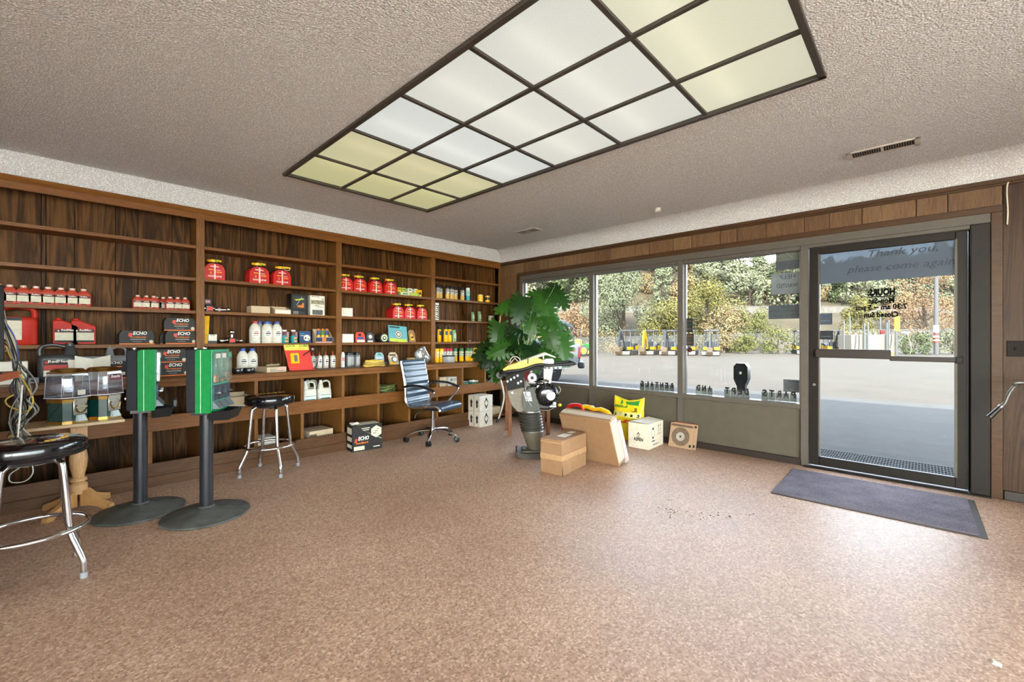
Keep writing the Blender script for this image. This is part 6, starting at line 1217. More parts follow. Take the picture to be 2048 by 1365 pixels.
def aspen(m, w, d, h):
    x = -w/2-0.001; my = Vector((0, -1, 0))
    m.text('ASPEN', (x, 0.0, h*0.30), my, DZ, h*0.13, M_INK, width=d*0.46, bold=0.035)
    m.add([(x, -0.0, h*0.66), (x, 0.022, h*0.52), (x, 0.015, h*0.52), (x, 0.0, h*0.60), (x, -0.015, h*0.52), (x, -0.022, h*0.52)], [(0, 1, 2, 3), (0, 3, 4, 5)], M_INK); m.box(x, x+0.001, -0.02, 0.02, h*0.46, h*0.48, M_GREY).box(x, x+0.001, -0.002, 0.002, h*0.44, h*0.56, M_GREY)
    y = -d/2-0.001
    m.add([(-w*0.22, y, h*0.86), (-w*0.30, y, h*0.74), (-w*0.14, y, h*0.74)], [(0, 1, 2)], M_INK); m.add([(-w*0.22, y, h*0.36), (-w*0.30, y, h*0.46), (-w*0.14, y, h*0.46)], [(0, 1, 2)], M_INK)
    m.tube([(-w*0.22+0.045*math.cos(a), y, h*0.6+0.045*math.sin(a)) for a in [2*math.pi*i/24 for i in range(24)]], 0.001, M_GREY, 4, closed=True)
    for q in (0.16, 0.30):
        m.box(w*q-0.002, w*q+0.002, y, y+0.001, h*0.55, h*0.83, M_INK); m.add([(w*q, y, h*0.92), (w*q-0.012, y, h*0.80), (w*q+0.012, y, h*0.80)], [(0, 1, 2)], M_INK)
    m.box(w*0.10, w*0.36, y, y+0.001, h*0.50, h*0.515, M_INK).box(-w*0.3, -w*0.1, y, y+0.001, h*0.27, h*0.31, M_INK).box(-w*0.22, w*0.15, y, y+0.001, h*0.12, h*0.16, M_GREY)
mw2 = P('carton_cream', 'd6ccb8', 0.7)
r = carton('fuel_carton', 'off-white cardboard carton with black lettering beside the yellow bag', 'carton', 0.385, 0.25, 0.285, mw2, [aspen], loc=(4.745, 2.335, 0), rz=R(1))
MB().add([(-0.19, -0.12, 0.287), (0.19, -0.12, 0.287), (0.19, 0.06, 0.305), (-0.19, 0.06, 0.30)], [(0, 1, 2, 3)], mw2).add([(-0.19, 0.12, 0.287), (0.19, 0.12, 0.287), (0.19, 0.07, 0.298), (-0.19, 0.07, 0.295)], [(0, 1, 2, 3)], mw2).build('flap', r, smooth=False)
def disc_pack(lab, x, y, lean, rz, col, disc):
    q = thing('cutting_disc', lab, 'cutting disc', (x, y, 0), rz, 'boxed cutting discs leaning on the window wall'); q.rotation_euler = (0, R(lean), rz); w = 0.275
    MB().box(-0.006, 0.006, -w/2, w/2, 0, 0.275, col, 0.001).build('card', q)
    if disc:
        MB().lathe([(0.105, 0), (0.105, -0.003)], P('disc_brown', '6d5a48', 0.7, var=0.15, scale=60), 34, (-0.0062, 0.005, 0.125), ax='x').lathe([(0.05, -0.003), (0.05, -0.004)], P('disc_centre', 'b3ada0', 0.4, 0.3), 26, (-0.0062, 0.005, 0.125), ax='x').lathe([(0.013, -0.004), (0.013, -0.005)], M_DGREY, 14, (-0.0062, 0.005, 0.125), ax='x').build('disc', q)
    m = MB(); m.box(-0.0075, -0.006, -w*0.46, w*0.46, 0.238, 0.262, P('brown_print', '5f4a3c', 0.6) if disc else M_INK).box(-0.0075, -0.006, -w*0.46, -w*0.38, 0.02, 0.05, M_INK); m.build('print', q)
disc_pack('tan square card with a brown cutting disc, frontmost against the window wall', 4.90, 2.00, 16, R(-4), P('disc_card_tan', C(168, 138, 108), 0.7), True)
disc_pack('tan card half covered behind the front cutting disc', 4.925, 1.965, 14, R(-4), P('disc_card_tan', C(168, 138, 108), 0.7), False)
disc_pack('red-edged card standing behind the other cutting disc cards', 4.955, 1.975, 11, R(-4), P('disc_card_red', 'b54a34', 0.6), False)

# ================================================================ mat, switch, cord, gooseneck, scrap
def CARPET():
    m, nt, b = new_mat('mat_pile'); n = nd(nt, 'ShaderNodeTexNoise', Scale=240.0, Detail=2.0); c = coords(nt); nt.links.new(c, n.inputs['Vector'])
    n2 = nd(nt, 'ShaderNodeTexNoise', Scale=5.0, Detail=3.0); nt.links.new(c, n2.inputs['Vector'])
    ad = nd(nt, 'ShaderNodeMath', operation='MULTIPLY_ADD'); ad.inputs[1].default_value = 0.35; nt.links.new(n2.outputs[0], ad.inputs[0]); nt.links.new(n.outputs[0], ad.inputs[2])
    nt.links.new(ramp(nt, ad.outputs[0], [(0.45, srgb('47424a')), (0.62, srgb('68616a')), (0.85, srgb('8a838a'))]), b.inputs['Base Color']); b.inputs['Roughness'].default_value = 1.0; b.inputs['Specular IOR Level'].default_value = 0.1
    bp = nd(nt, 'ShaderNodeBump', Strength=0.8, Distance=0.004); nt.links.new(n.outputs[0], bp.inputs['Height']); nt.links.new(bp.outputs[0], b.inputs['Normal']); return m
r = thing('door_mat', 'large grey-violet entrance mat with dark rubber edge inside the glass door', 'mat', (4.415, 0.285, 0), R(0.5))
MB().box(-0.445, 0.43, -0.585, 0.60, 0.0, 0.006, P('rubber_edge', '3a2f28', 0.6), 0.002).build('rubber_edge', r); MB().box(-0.425, 0.425, -0.55, 0.595, 0.004, 0.011, CARPET(), 0.002).build('pile', r)
r = thing('wall_switch', 'dark brown square switch plate on the wood panel right of the door', 'switch', (XW, -0.525, 1.17)); MB().box(-0.007, 0.0, -0.045, 0.045, -0.06, 0.06, P('switch_brown', '1c140e', 0.6, spec=0.2), 0.003).build('plate', r); MB().box(-0.014, -0.006, -0.006, 0.006, -0.012, 0.012, P('switch_brown', '1c140e', 0.6, spec=0.2), 0.002).build('toggle', r)
pts = [Vector((XW-0.004, -0.70, 2.38))]+[Vector((XW-0.012, uyX(u, XW), zatX(u, v, XW))) for u, v in ((2044, 352), (2026, 355), (2016, 366), (2013, 385), (2015, 420), (2014, 450))]
o = MB().tube(spline(pts, 6), 0.005, P('cord_cream', 'cfc3a8', 0.5), 8).build('cord'); tag(o, 'cream cord hanging down the wood panel at the top right', 'cord')
gx = 4.55
r = thing('gooseneck_lamp', 'grey gooseneck arm with a dark metal tip reaching in from the right', 'lamp', (gx, uyX(2048, gx), zatX(2048, 768, gx)))
L0 = Vector(r.location); g = [Vector((gx, uyX(u, gx), zatX(u, v, gx))) for u, v in ((2120, 770), (2048, 766), (2030, 773), (2018, 788), (2010, 806), (2003, 813))]
g = [Vector((XW-0.04, -0.95, 0.86)), Vector((4.8, -0.93, 0.9))]+g[1:]
MB(Matrix.Translation(-L0)).tube(spline(g, 7), 0.0115, P('gooseneck_grey', '6b6863', 0.35, 0.6), 12).build('arm', r)
e0 = g[-1]; e1 = Vector((gx, uyX(1979, gx), zatX(1979, 835, gx)))
MB(Matrix.Translation(-L0)).cyl(tuple(e0), tuple(e1), 0.013, P('tip_dark', '3c3a39', 0.3, 0.7), 14, 0.018).build('tip', r); MB(Matrix.Translation(-L0)).cyl(tuple(e0.lerp(e1, -0.05)), tuple(e0.lerp(e1, 0.1)), 0.0165, M_STEEL, 14).build('collar', r)
MB(Matrix.Translation(-L0)).box(XW-0.04, XW, -1.0, -0.9, 0.81, 0.91, M_DGREY, 0.004).build('wall_bracket', r)
a = fl(1993, 1330); o = MB().rings([[(-0.014, -0.012, 0), (0.012, -0.016, 0), (0.016, 0.012, 0), (-0.01, 0.014, 0)], [(-0.010, -0.010, 0.008), (0.010, -0.010, 0.003), (0.012, 0.010, 0.01), (-0.008, 0.010, 0.004)]], M_WCARD).build('paper_scrap', loc=(a[0], a[1], 0.001)); tag(o, 'tiny white paper scrap on the floor at the bottom right', 'paper')

# loose dirt on the floor in front of the windows
random.seed(9); m = MB(); md = P('dirt', C(70, 50, 40), 0.9)
for k in range(90):
    t = random.gauss(0, 1); u, v = (1335+random.gauss(0, 22), 1022+random.gauss(0, 9)) if k < 45 else (1420+random.gauss(0, 70), 1030+random.gauss(0, 5)+0.06*t)
    a = fl(u, v); q = random.uniform(0.002, 0.005)*(1.8 if k % 9 == 0 else 1); m.ell((a[0], a[1], q*0.3), q*random.uniform(0.6, 1.8), q, q*0.35, md, 6, 4)
o = m.build('dirt'); tag(o, 'dark crumbs of dirt scattered on the floor in front of the windows', 'dirt', kind='stuff')

# ================================================================ stickers, signs and lettering on the glass
GXI, GXO = XW+0.0555, XW+0.0645       # room side and street side of the panes
RI, RO = Vector((0, -1, 0)), Vector((0, 1, 0))
M_SIGN = P('sign_grey', '8d8d92', 0.6); M_SIGND = P('sign_dark', '55585e', 0.6); M_SINK = P('sign_ink', '3d3d44', 0.6)
def gsign(name, lab, cat, u0, u1, v0, v1, mat, group=None, side=GXO, off=0.002, th=0.003):
    ya, yb = uyX(u0, side), uyX(u1, side); um = (u0+u1)/2; zt, zb = zatX(um, v0, side), zatX(um, v1, side)
    t = thing(name, lab, cat, (side+off, (ya+yb)/2, (zt+zb)/2), 0, group); w, h = abs(ya-yb), zt-zb
    MB().box(0, th, -w/2, w/2, -h/2, h/2, mat).build('sheet', t); return t, w, h
def word(txt, u0, u1, v0, v1, lab):
    """one sticker per letter on the street side, so the word reads backwards from the room"""
    n = len(txt)
    for i, ch in enumerate(txt):
        k = n-1-i; a = u0+(u1-u0)*k/n; b_ = u0+(u1-u0)*(k+1)/n; t0 = (k+0.5)/n
        va = v0[0]+(v0[1]-v0[0])*t0; vb = v1[0]+(v1[1]-v1[0])*t0
        o_, w, h = gsign('letter_sticker', 'letter %s sticker, number %s of the word %s under the window' % (ch, ['one', 'two', 'three', 'four', 'five', 'six', 'seven'][i], lab), 'letter', a+0.4, b_-0.4, va, vb, P('sticker_pale', '7f7e7a', 0.6), 'mirrored letter stickers along the window sills')
        MB().text(ch, (-0.001, 0, 0), RO, DZ, h*0.78, M_INK, width=w*0.72 if ch != 'I' else None, bold=0.05, lift=0.0).build('lettering', o_)
word('PARTS', 1522, 1593.5, (784, 789), (800, 805), 'PARTS'); word('DEPT', 1448, 1499, (779, 783), (794, 798), 'DEPT'); word('AND', 1391, 1425, (774, 777), (788, 791), 'AND'); word('RENTALS', 1279.5, 1348, (766, 771), (779, 784), 'RENTALS')
t, w, h = gsign('window_sign', 'grey sign in the top right corner of the third window', 'sign', 1551.5, 1607, 503, 539, M_SIGND, 'paper signs on the third window')
MB().box(-0.001, 0, -w/2, w/2, h*0.0, h/2, P('sign_reflection', '77756a', 0.6)).tube([(-0.002, w*0.15, h*0.5), (-0.002, -w*0.12, h*0.12)], 0.003, P('sign_reflection_line', 'aaa79a', 0.6), 6).build('print', t)  # lighter half and pale line paint in the ceiling light's reflection
t, w, h = gsign('window_sign', 'grey help wanted sign, reversed, on the third window', 'sign', 1542.5, 1607, 546, 588, M_SIGN, 'paper signs on the third window')
MB().text('HELP', (-0.0012, 0, h*0.22), RO, DZ, h*0.2, M_SINK, width=w*0.5, lift=0).text('WANTED', (-0.0012, 0.0, -h*0.2), RO, DZ, h*0.2, M_SINK, width=w*0.66, lift=0).build('lettering', t)
t, w, h = gsign('window_sign', 'dark grey blade sharpening sign, reversed, on the third window', 'sign', 1537, 1607, 610, 638, M_SIGND, 'paper signs on the third window')
MB().text('FREE', (-0.0012, 0, h*0.3), RO, DZ, h*0.16, M_SINK, lift=0).text('Sharpening Service', (-0.0012, 0, 0.0), RO, DZ, h*0.2, M_SINK, width=w*0.85, lift=0).text('Blade Drop Off', (-0.0012, 0, -h*0.32), RO, DZ, h*0.2, M_SINK, width=w*0.75, lift=0).build('lettering', t)
y0, z0 = uyX(1597, GXO), zatX(1597, 598, GXO)
o = MB().prismM([(-0.028, 0.025), (0.028, 0.03), (0.028, -0.005), (0.0, -0.035), (-0.026, -0.005)], 0, 0.002, M_INK, frame((0, 0, 0), RO, DZ)).build('shield_sticker', loc=(GXO+0.001, y0, z0)); tag(o, 'small black shield sticker between the signs on the third window', 'sticker')
t, w, h = gsign('notice', 'small grey notice at the lower right of the third window', 'sign', 1566.5, 1607, 760, 785, P('notice_grey', '6d6c72', 0.6), 'paper signs on the third window')
m = MB().box(-0.001, 0, -w*0.3, w*0.3, h*0.3, h*0.38, M_SINK)
for k in range(5): m.box(-0.001, 0, -w*0.42, w*0.42, h*(0.16-0.11*k), h*(0.20-0.11*k), M_SINK)
m.build('lettering', t)
for i, (u0, u1, v0, v1, c, l) in enumerate(((1371, 1385.5, 637, 665, '3a3533', 'upper dark card sticker at the left edge of the third window'), (1368.5, 1387.5, 667.5, 691.5, '4a3128', 'brown card sticker below the dark one on the third window'))):
    t, w, h = gsign('window_sticker', l, 'sticker', u0, u1, v0, v1, P('stick_'+c, c, 0.5), 'card stickers on the third window')
    m = MB()
    for k in range(3): m.box(-0.001, 0, -w*0.36, w*0.36, h*(0.24-0.28*k), h*(0.36-0.28*k), [P('stick_line', '6a5a50', 0.5), P('stick_green', '3f5550', 0.5), P('stick_line', '6a5a50', 0.5)][k])
    m.build('print', t)
y0, z0 = uyX(1379, GXO), zatX(1379, 700, GXO); o = MB().lathe([(0.03, 0), (0.03, 0.002)], P('stick_maroon', '5a1f22', 0.5), 22, ax='x').build('round_sticker', loc=(GXO+0.001, y0, z0)); tag(o, 'round maroon sticker low on the left of the third window', 'sticker')
# door
DXI, DXO = XW+0.04-0.003, XW+0.046+0.001
M_BAN = CLEAR('banner_film', '9aa0a8', 0.02, 0.2, 0.72, '7d8085')
t = thing('door_banner', 'grey translucent banner across the top of the glass door', 'banner', (DXO, 0.255, 1.915)); MB().box(0, 0.001, -0.475, 0.475, -0.142, 0.165, M_BAN).build('film', t)
m = MB(); mb_ = P('banner_ink', '2c3440', 0.6); yz = lambda u, v: (-0.010, uyX(u, DXI)-0.255, zatX(u, v, DXI)-1.915)
def dtext(m, s, u0, u1, v, h, rt, mat, shear=0.0, bold=0.0, x=-0.010):
    ya, yb = uyX(u0, DXI), uyX(u1, DXI); m.text(s, (x, (ya+yb)/2-0.255, v), rt, DZ, h, mat, width=abs(ya-yb), shear=shear, bold=bold, lift=0.0)
dtext(m, 'Thank you,', 1737, 1876, 0.072, 0.062, RI, mb_, 0.28, 0.0); m.build('lettering', t); m = MB(); dtext(m, 'please come again', 1694, 1911, -0.055, 0.062, RI, mb_, 0.28, 0.0); m.build('lettering', t)
t = thing('hours_lettering', 'black opening hours lettering, reversed, on the glass door', 'lettering', (DXO, 0.255, 1.915))
M_INKB = P('glass_lettering', '060607', 0.9, spec=0.05); m = MB(); Z = lambda u, v: zatX(u, v, DXO)-1.915
dtext(m, 'HOURS:', 1735, 1790, Z(1762, 590.5), 0.056, RO, M_INKB, 0, 0.06, 0); m.build('lettering', t); m = MB(); m.box(0, 0.001, uyX(1734, DXI)-0.255, uyX(1792, DXI)-0.255, Z(1762, 594.5), Z(1762, 592.7), M_INKB)
m.build('lettering', t); m = MB()
dtext(m, 'Mon-Sat', 1736, 1789, Z(1762, 606.5), 0.046, RO, M_INKB, 0, 0.045, 0); m.build('lettering', t); m = MB(); dtext(m, '7:30 am ~ 5 pm', 1712, 1814, Z(1762, 619), 0.044, RO, M_INKB, 0, 0.045, 0); m.build('lettering', t); m = MB(); dtext(m, 'Closed Sun', 1728, 1797, Z(1762, 634.5), 0.046, RO, M_INKB, 0, 0.045, 0); m.build('lettering', t)
for l, u0, u1, v0, v1, c, tx in (('blue-grey rental association sticker at the left edge of the glass door', 1635.5, 1664.5, 627.5, 649.5, '4d5563', 'ARA'), ('small black sticker below the blue-grey one on the glass door', 1637.5, 1666.5, 662, 679.5, '25222a', '')):
    t, w, h = gsign('door_sticker', l, 'sticker', u0, u1, v0, v1, P('stick_'+c, c, 0.5), 'stickers on the glass door', side=DXO, off=0.0005, th=0.001)
    m = MB().box(-0.0006, 0, -w*0.35, w*0.35, -h*0.2, -h*0.12, P('stick_line2', '757a86', 0.5))
    if tx: m.text(tx, (-0.0006, 0, h*0.12), RO, DZ, h*0.25, P('stick_blue', '2d3f66', 0.5), lift=0)
    m.build('print', t)
# ================================================================ outdoors
GZ = -0.13
def dk(c, k=0.21):            # outdoor paints and soils are given as they look in full sun at this exposure
    return tuple(((12.92*x) if x <= 0.0031308 else 1.055*x**(1/2.4)-0.055) for x in (q*k for q in srgb(c)[:3]))
def PO(name, col, *a, **k): k.setdefault('spec', 0.2); return P(name, dk(col), *a, **k)
def GROUND(name, stops, scale, crack=False, gk=0.105):
    m, nt, b = new_mat(name); c = coords(nt); n = nd(nt, 'ShaderNodeTexNoise', Scale=scale, Detail=8.0, Roughness=0.65); nt.links.new(c, n.inputs['Vector'])
    col = ramp(nt, n.outputs[0], [(p, srgb(dk(q, gk))) for p, q in stops])
    if crack:
        v = nd(nt, 'ShaderNodeTexVoronoi', feature='DISTANCE_TO_EDGE', Scale=0.35); nt.links.new(c, v.inputs['Vector'])
        lt = nd(nt, 'ShaderNodeMath', operation='LESS_THAN'); lt.inputs[1].default_value = 0.004; nt.links.new(v.outputs[0], lt.inputs[0])
        mx = nd(nt, 'ShaderNodeMix', data_type='RGBA'); nt.links.new(lt.outputs[0], mx.inputs[0]); nt.links.new(col, mx.inputs[6]); mx.inputs[7].default_value = srgb(dk('3d3a36')); col = mx.outputs[2]
    nt.links.new(col, b.inputs['Base Color']); b.inputs['Roughness'].default_value = 0.95; b.inputs['Specular IOR Level'].default_value = 0.15; return m
M_ASPH = GROUND('asphalt', [(0.3, '6a6865'), (0.7, '7b7874')], 3.0, False, 0.235); M_GRAV = GROUND('gravel_yard', [(0.3, '9a8d7d'), (0.7, 'b0a18f')], 0.8)
m = MB().box(XW+0.16, 12.6, -30, 60, GZ-0.2, GZ, M_ASPH); struct('ground_apron', m, smooth=False)
M_BOUNCE = GROUND('bounce_pavement', [(0.3, 'f4f0ea'), (0.7, 'ffffff')], 1.5, gk=0.8)
m = MB().box(-40, XW+0.16, -40, Y0-0.1, GZ-0.2, GZ, M_BOUNCE).box(-40, X0-0.1, Y0-0.1, 60, GZ-0.2, GZ, M_BOUNCE); struct('ground_bounce', m, smooth=False)  # unseen near-white ground added to bounce sunlight through the added windows
m = MB().box(12.6, 90, -60, 80, GZ-0.2, GZ-0.02, M_GRAV); struct('ground_yard', m, smooth=False)
def fr(F, Rr, z=0.0): return Vector((CA*F+SA*Rr, SA*F-CA*Rr, z))
# hillside beyond the fence, with the road bench
def hz(F, Rr):
    n = noise.noise(Vector((F*0.02, Rr*0.02, 3)))
    if F < 46: return GZ-0.3
    if F < 62: return GZ-0.3+5.2*((F-46)/16)**1.2
    if F < 76: return 4.9
    k = (F-76); top = 34+9*math.exp(-((Rr+8)/38)**2)*(1 if Rr < 40 else 1) - 15*math.exp(-((Rr-85)/42)**2)
    return 4.9+(top-4.9)*(1-math.exp(-k/62.0))*1.22+2.5*n
vs = []; fs = []; FS = [44, 46, 50, 54, 58, 62, 69, 76]+[76+8*i for i in range(1, 22)]; RS = [-70+7*i for i in range(40)]
for F in FS:
    for q in RS: p = fr(F, q); vs.append((p.x, p.y, hz(F, q)))
n = len(RS); fs = [(i*n+j, i*n+j+1, (i+1)*n+j+1, (i+1)*n+j) for i in range(len(FS)-1) for j in range(n-1)]
M_HILL = GROUND('dry_hillside', [(0.25, '6d6348'), (0.5, '8f7f5e'), (0.75, 'a8957a')], 0.25)
struct('hills', MB().add(vs, fs, M_HILL), smooth=True)
p0, p1 = fr(64, -40), fr(64, 110); dd = (p1-p0).normalized(); M_CONC = PO('road_concrete', '7f7a72', 0.8, var=0.12, scale=2)
m = MB(frame(tuple(p0), dd, DZ)); m.box(0, 150, 4.75, 5.9, 0, 0.35, M_CONC).box(0, 150, 5.9, 6.0, -0.05, 0.4, M_CONC)
o = m.build('road_barrier'); tag(o, 'long pale concrete road barrier along the foot of the hill', 'barrier')
# trees
def LEAF(name, cols, tr=0.25):
    m, nt, b = new_mat(name); geo = nd(nt, 'ShaderNodeNewGeometry'); k = len(cols)
    nt.links.new(ramp(nt, geo.outputs['Random Per Island'], [(i/max(1, k-1), srgb(dk(c, 0.25))) for i, c in enumerate(cols)]), b.inputs['Base Color']); b.inputs['Roughness'].default_value = 0.8; b.inputs['Specular IOR Level'].default_value = 0.1
    return m
LG = LEAF('leaf_greygreen', ['6a6e57', '7f8469', '959779', '777a60']); LP = LEAF('leaf_pine', ['63694f', '7a8064', '8d9275', '6c7257']); LO = LEAF('leaf_olive', ['6f6a38', '857c45', '6a6b3c', '978a55']); LR = LEAF('leaf_rust', ['8a6a4c', '9c7a5a', 'b09272', '7b5f48'])
LD = LEAF('leaf_dark', ['4a5638', '5d6947', '6b7450']); LT = LEAF('leaf_tan', ['8d7a55', 'a18b64', '7e6f4a', 'b39f7a']); LB = LEAF('leaf_bush', ['5f6536', '757842', '868450', '6a6b40'])
M_BARK = PO('bark', '5b4c40', 0.9, var=0.2)
TREEM = {}
def tree_meshes(key, w, h, mat, n, leaf, conic, seed, low):
    if key in TREEM: return TREEM[key]
    rd = random.Random(seed); mb = MB(); cl = []
    for k in range(26):
        a = rd.uniform(0, 6.283); z = rd.uniform(0, 1); rr = (0.30+0.7*math.sin(math.pi*min(1, z*0.85+0.12)))*(1-conic*z); q = math.sqrt(rd.uniform(0.1, 1))*rr
        cl.append((0.42*w*q*math.cos(a), 0.42*w*q*math.sin(a), h*(low+(0.96-low)*z), rd.uniform(0.10, 0.19)*w*(1-0.4*conic*z)))
    for i in range(n):
        cx_, cy_, cz, cr = cl[rd.randrange(26)]; d = Vector((rd.gauss(0, 1), rd.gauss(0, 1), rd.gauss(0, 1))).normalized(); p = Vector((cx_, cy_, cz))+d*cr*rd.uniform(0.72, 1.05)
        nn = (d+Vector((rd.uniform(-.7, .7), rd.uniform(-.7, .7), rd.uniform(-.3, .7)))).normalized(); t = nn.orthogonal().normalized(); b = nn.cross(t); s = leaf*rd.uniform(0.6, 1.3)
        mb.add([tuple(p+t*s), tuple(p+b*s*0.6), tuple(p-t*s), tuple(p-b*s*0.6)], [(0, 1, 2, 3)], mat)
    cr_ = mb.build('foliage', flip=False, smooth=False)
    tk = MB().tube([(0, 0, -0.3), (0.02*w, 0, h*0.3), (0, 0.02*w, h*0.62)], [0.028*h, 0.022*h, 0.008*h], M_BARK, 7)
    for k in range(5):
        c = cl[k*4]; tk.tube([(0.01*w, 0, h*(0.2+0.05*k)), (c[0]*0.6, c[1]*0.6, c[2]*0.85), (c[0], c[1], c[2])], [0.010*h, 0.007*h, 0.003*h], M_BARK, 5)
    tr_ = tk.build('trunk'); TREEM[key] = (cr_.data, tr_.data); bpy.data.objects.remove(cr_); bpy.data.objects.remove(tr_); return TREEM[key]
def tree(lab, key, loc, rz=0, s=1.0, group=None, cat='tree', name='tree', **k):
    a, b = tree_meshes(key, **k) if k else TREEM[key]
    t = thing(name, lab, cat, loc, rz, group); t.scale = (s, s, s)
    for nm, me in (('foliage', a), ('trunk', b)): o = bpy.data.objects.new(nm, me); COL.objects.link(o); o.parent = t
    return t
def at(u, F): d = dist(u, 677, F); return Vector((d.x, d.y, 0))
tree_meshes('oak', 7, 6.5, LG, 2600, 0.22, 0.1, 1, 0.12); tree_meshes('oak2', 6, 5.5, LD, 2400, 0.21, 0.1, 2, 0.12); tree_meshes('pine', 5, 8.5, LP, 2600, 0.21, 0.6, 3, 0.12); tree_meshes('rusty', 5.5, 5, LR, 1800, 0.19, 0.1, 4, 0.2); tree_meshes('tan', 5, 4, LT, 1800, 0.19, 0.0, 5, 0.1)
kinds = [('oak', 'grey-green rounded oak scattered over the hillside'), ('oak2', 'darker green oak scattered over the hillside'), ('pine', 'blue-green pointed conifer scattered over the hillside'), ('tan', 'dry tan shrub scattered over the hillside'), ('rusty', 'rust-coloured bare-looking tree scattered over the hillside')]
rd = random.Random(40); cnt = 0
for row in range(15):
    F = 80+7.5*row
    q = -0.02*F-6
    while q < F*1.1+4:
        q += rd.uniform(3.6, 7.4)*(1+0.01*row); Fj = F+rd.uniform(-3.5, 3.5)
        u = 1024+865*q/Fj
        if u > 2000 or u < 1020 or (1625 > u > 1608) : continue
        if u > 1640 and row > 8: continue
        key, lab = kinds[rd.choices(range(5), (50, 22, 10, 14, 4))[0]]
        p = fr(Fj, q); tree(lab, key, (p.x, p.y, hz(Fj, q)-0.4), rd.uniform(0, 6.28), rd.uniform(0.9, 1.4), 'trees scattered over the hillside: '+key); cnt += 1
tree('large blue-green pine standing right behind the parked excavators', 'bigpine', at(1248, 49)+Vector((0, 0, -0.4)), 0.4, w=12.0, h=10.4, mat=LP, n=17000, leaf=0.115, conic=0.35, seed=11, low=0.06)
tree('tall olive-yellow tree behind the fence right of the big pine', 'bigolive', at(1416, 47)+Vector((0, 0, -0.3)), 0, w=10.0, h=7.6, mat=LO, n=14000, leaf=0.10, conic=0.1, seed=12, low=0.08)
tree('smaller olive tree left of the tall olive one', 'olive2', at(1345, 46.5)+Vector((0, 0, -0.3)), 0, w=7.5, h=6.4, mat=LO, n=8000, leaf=0.10, conic=0.1, seed=13, low=0.05)
tree('mid green tree in front of the road barrier', 'mid', at(1512, 47)+Vector((0, 0, -0.3)), 0, w=6.2, h=5.0, mat=LB, n=5500, leaf=0.10, conic=0.0, seed=14, low=0.05)
tree('tan leafless-looking tree behind the last excavator of the row', 'tan2', at(1445, 44)+Vector((0, 0, -0.3)), 0, w=6.0, h=4.6, mat=LT, n=4000, leaf=0.10, conic=0.0, seed=15, low=0.1)
tree('tall rust-orange tree beside the utility pole', 'rust1', at(1850, 52)+Vector((0, 0, 0)), 0, w=9.5, h=9.6, mat=LR, n=9000, leaf=0.10, conic=0.0, seed=16, low=0.12)
tree('yellow-green tree behind the white fuel tank', 'yg', at(1722, 46)+Vector((0, 0, -0.3)), 0, w=5.6, h=5.6, mat=LO, n=6500, leaf=0.10, conic=0.2, seed=17, low=0.06)
tree('rust-coloured brush left of the big pine', 'rust2', at(1150, 50)+Vector((0, 0, 0.2)), 0, w=6.5, h=4.5, mat=LR, n=5000, leaf=0.11, conic=0.0, seed=18, low=0.02)
for i, (u, F, w, h, mt, lab) in enumerate(((1490, 39.5, 2.6, 1.7, LB, 'round green bush in front of the fence post'), (1557, 39.0, 3.6, 2.3, LB, 'wider green bush right of the fence post'), (1830, 37.5, 3.4, 1.7, LD, 'dark green brush at the foot of the fence by the utility pole'), (1905, 38, 3.4, 2.2, LG, 'grey-green brush right of the utility pole'), (1205, 43, 5, 2.2, LT, 'dry brush behind the fence left of the excavators'), (1110, 44, 5, 2.3, LT, 'dry brush behind the fence above the pickup'), (1452, 41.5, 2.0, 1.9, LT, 'dry tan bush right of the last excavator in the row'), (1690, 41, 3.6, 2.2, LT, 'dry brush behind the white fuel tank'))):
    tree(lab, 'bush%d' % i, at(u, F)+Vector((0, 0, GZ-0.1)), i, cat='bush', name='bush', w=w, h=h, mat=mt, n=1500, leaf=0.085, conic=0.0, seed=30+i, low=0.12)
# chain-link fence
t = thing('chain_link_fence', 'grey chain-link fence along the far side of the yard', 'fence', tuple(fr(41.5, 25, GZ))); L0 = Vector(t.location); M_GALV = PO('galvanised', '76797a', 0.5, 0.2)
top = []
for i in range(15):
    u = 1060+66*i; q = 41.5*(u-1024)/865; v = 677-14*(u-1150)/560 if u < 1700 else 660; p = fr(41.5, q); z = CAMH+(677-v)/865*41.5; top.append(Vector((p.x, p.y, z)))
    MB(Matrix.Translation(-L0)).cyl((p.x, p.y, GZ-0.1), (p.x, p.y, z+0.04), 0.04, M_GALV, 8).build('post', t)
MB(Matrix.Translation(-L0)).tube(top, 0.028, M_GALV, 6).build('top_rail', t)
mm = bpy.data.materials.new('wire_mesh'); mm.use_nodes = True; nt = mm.node_tree; b_ = nt.nodes['Principled BSDF']; b_.inputs['Base Color'].default_value = srgb('55585a'); b_.inputs['Alpha'].default_value = 0.13
vs = [tuple(p) for p in top]+[(p.x, p.y, GZ) for p in top]; MB(Matrix.Translation(-L0)).add(vs, [(i, i+1, 15+i+1, 15+i) for i in range(14)], mm).build('mesh', t, flip=False)
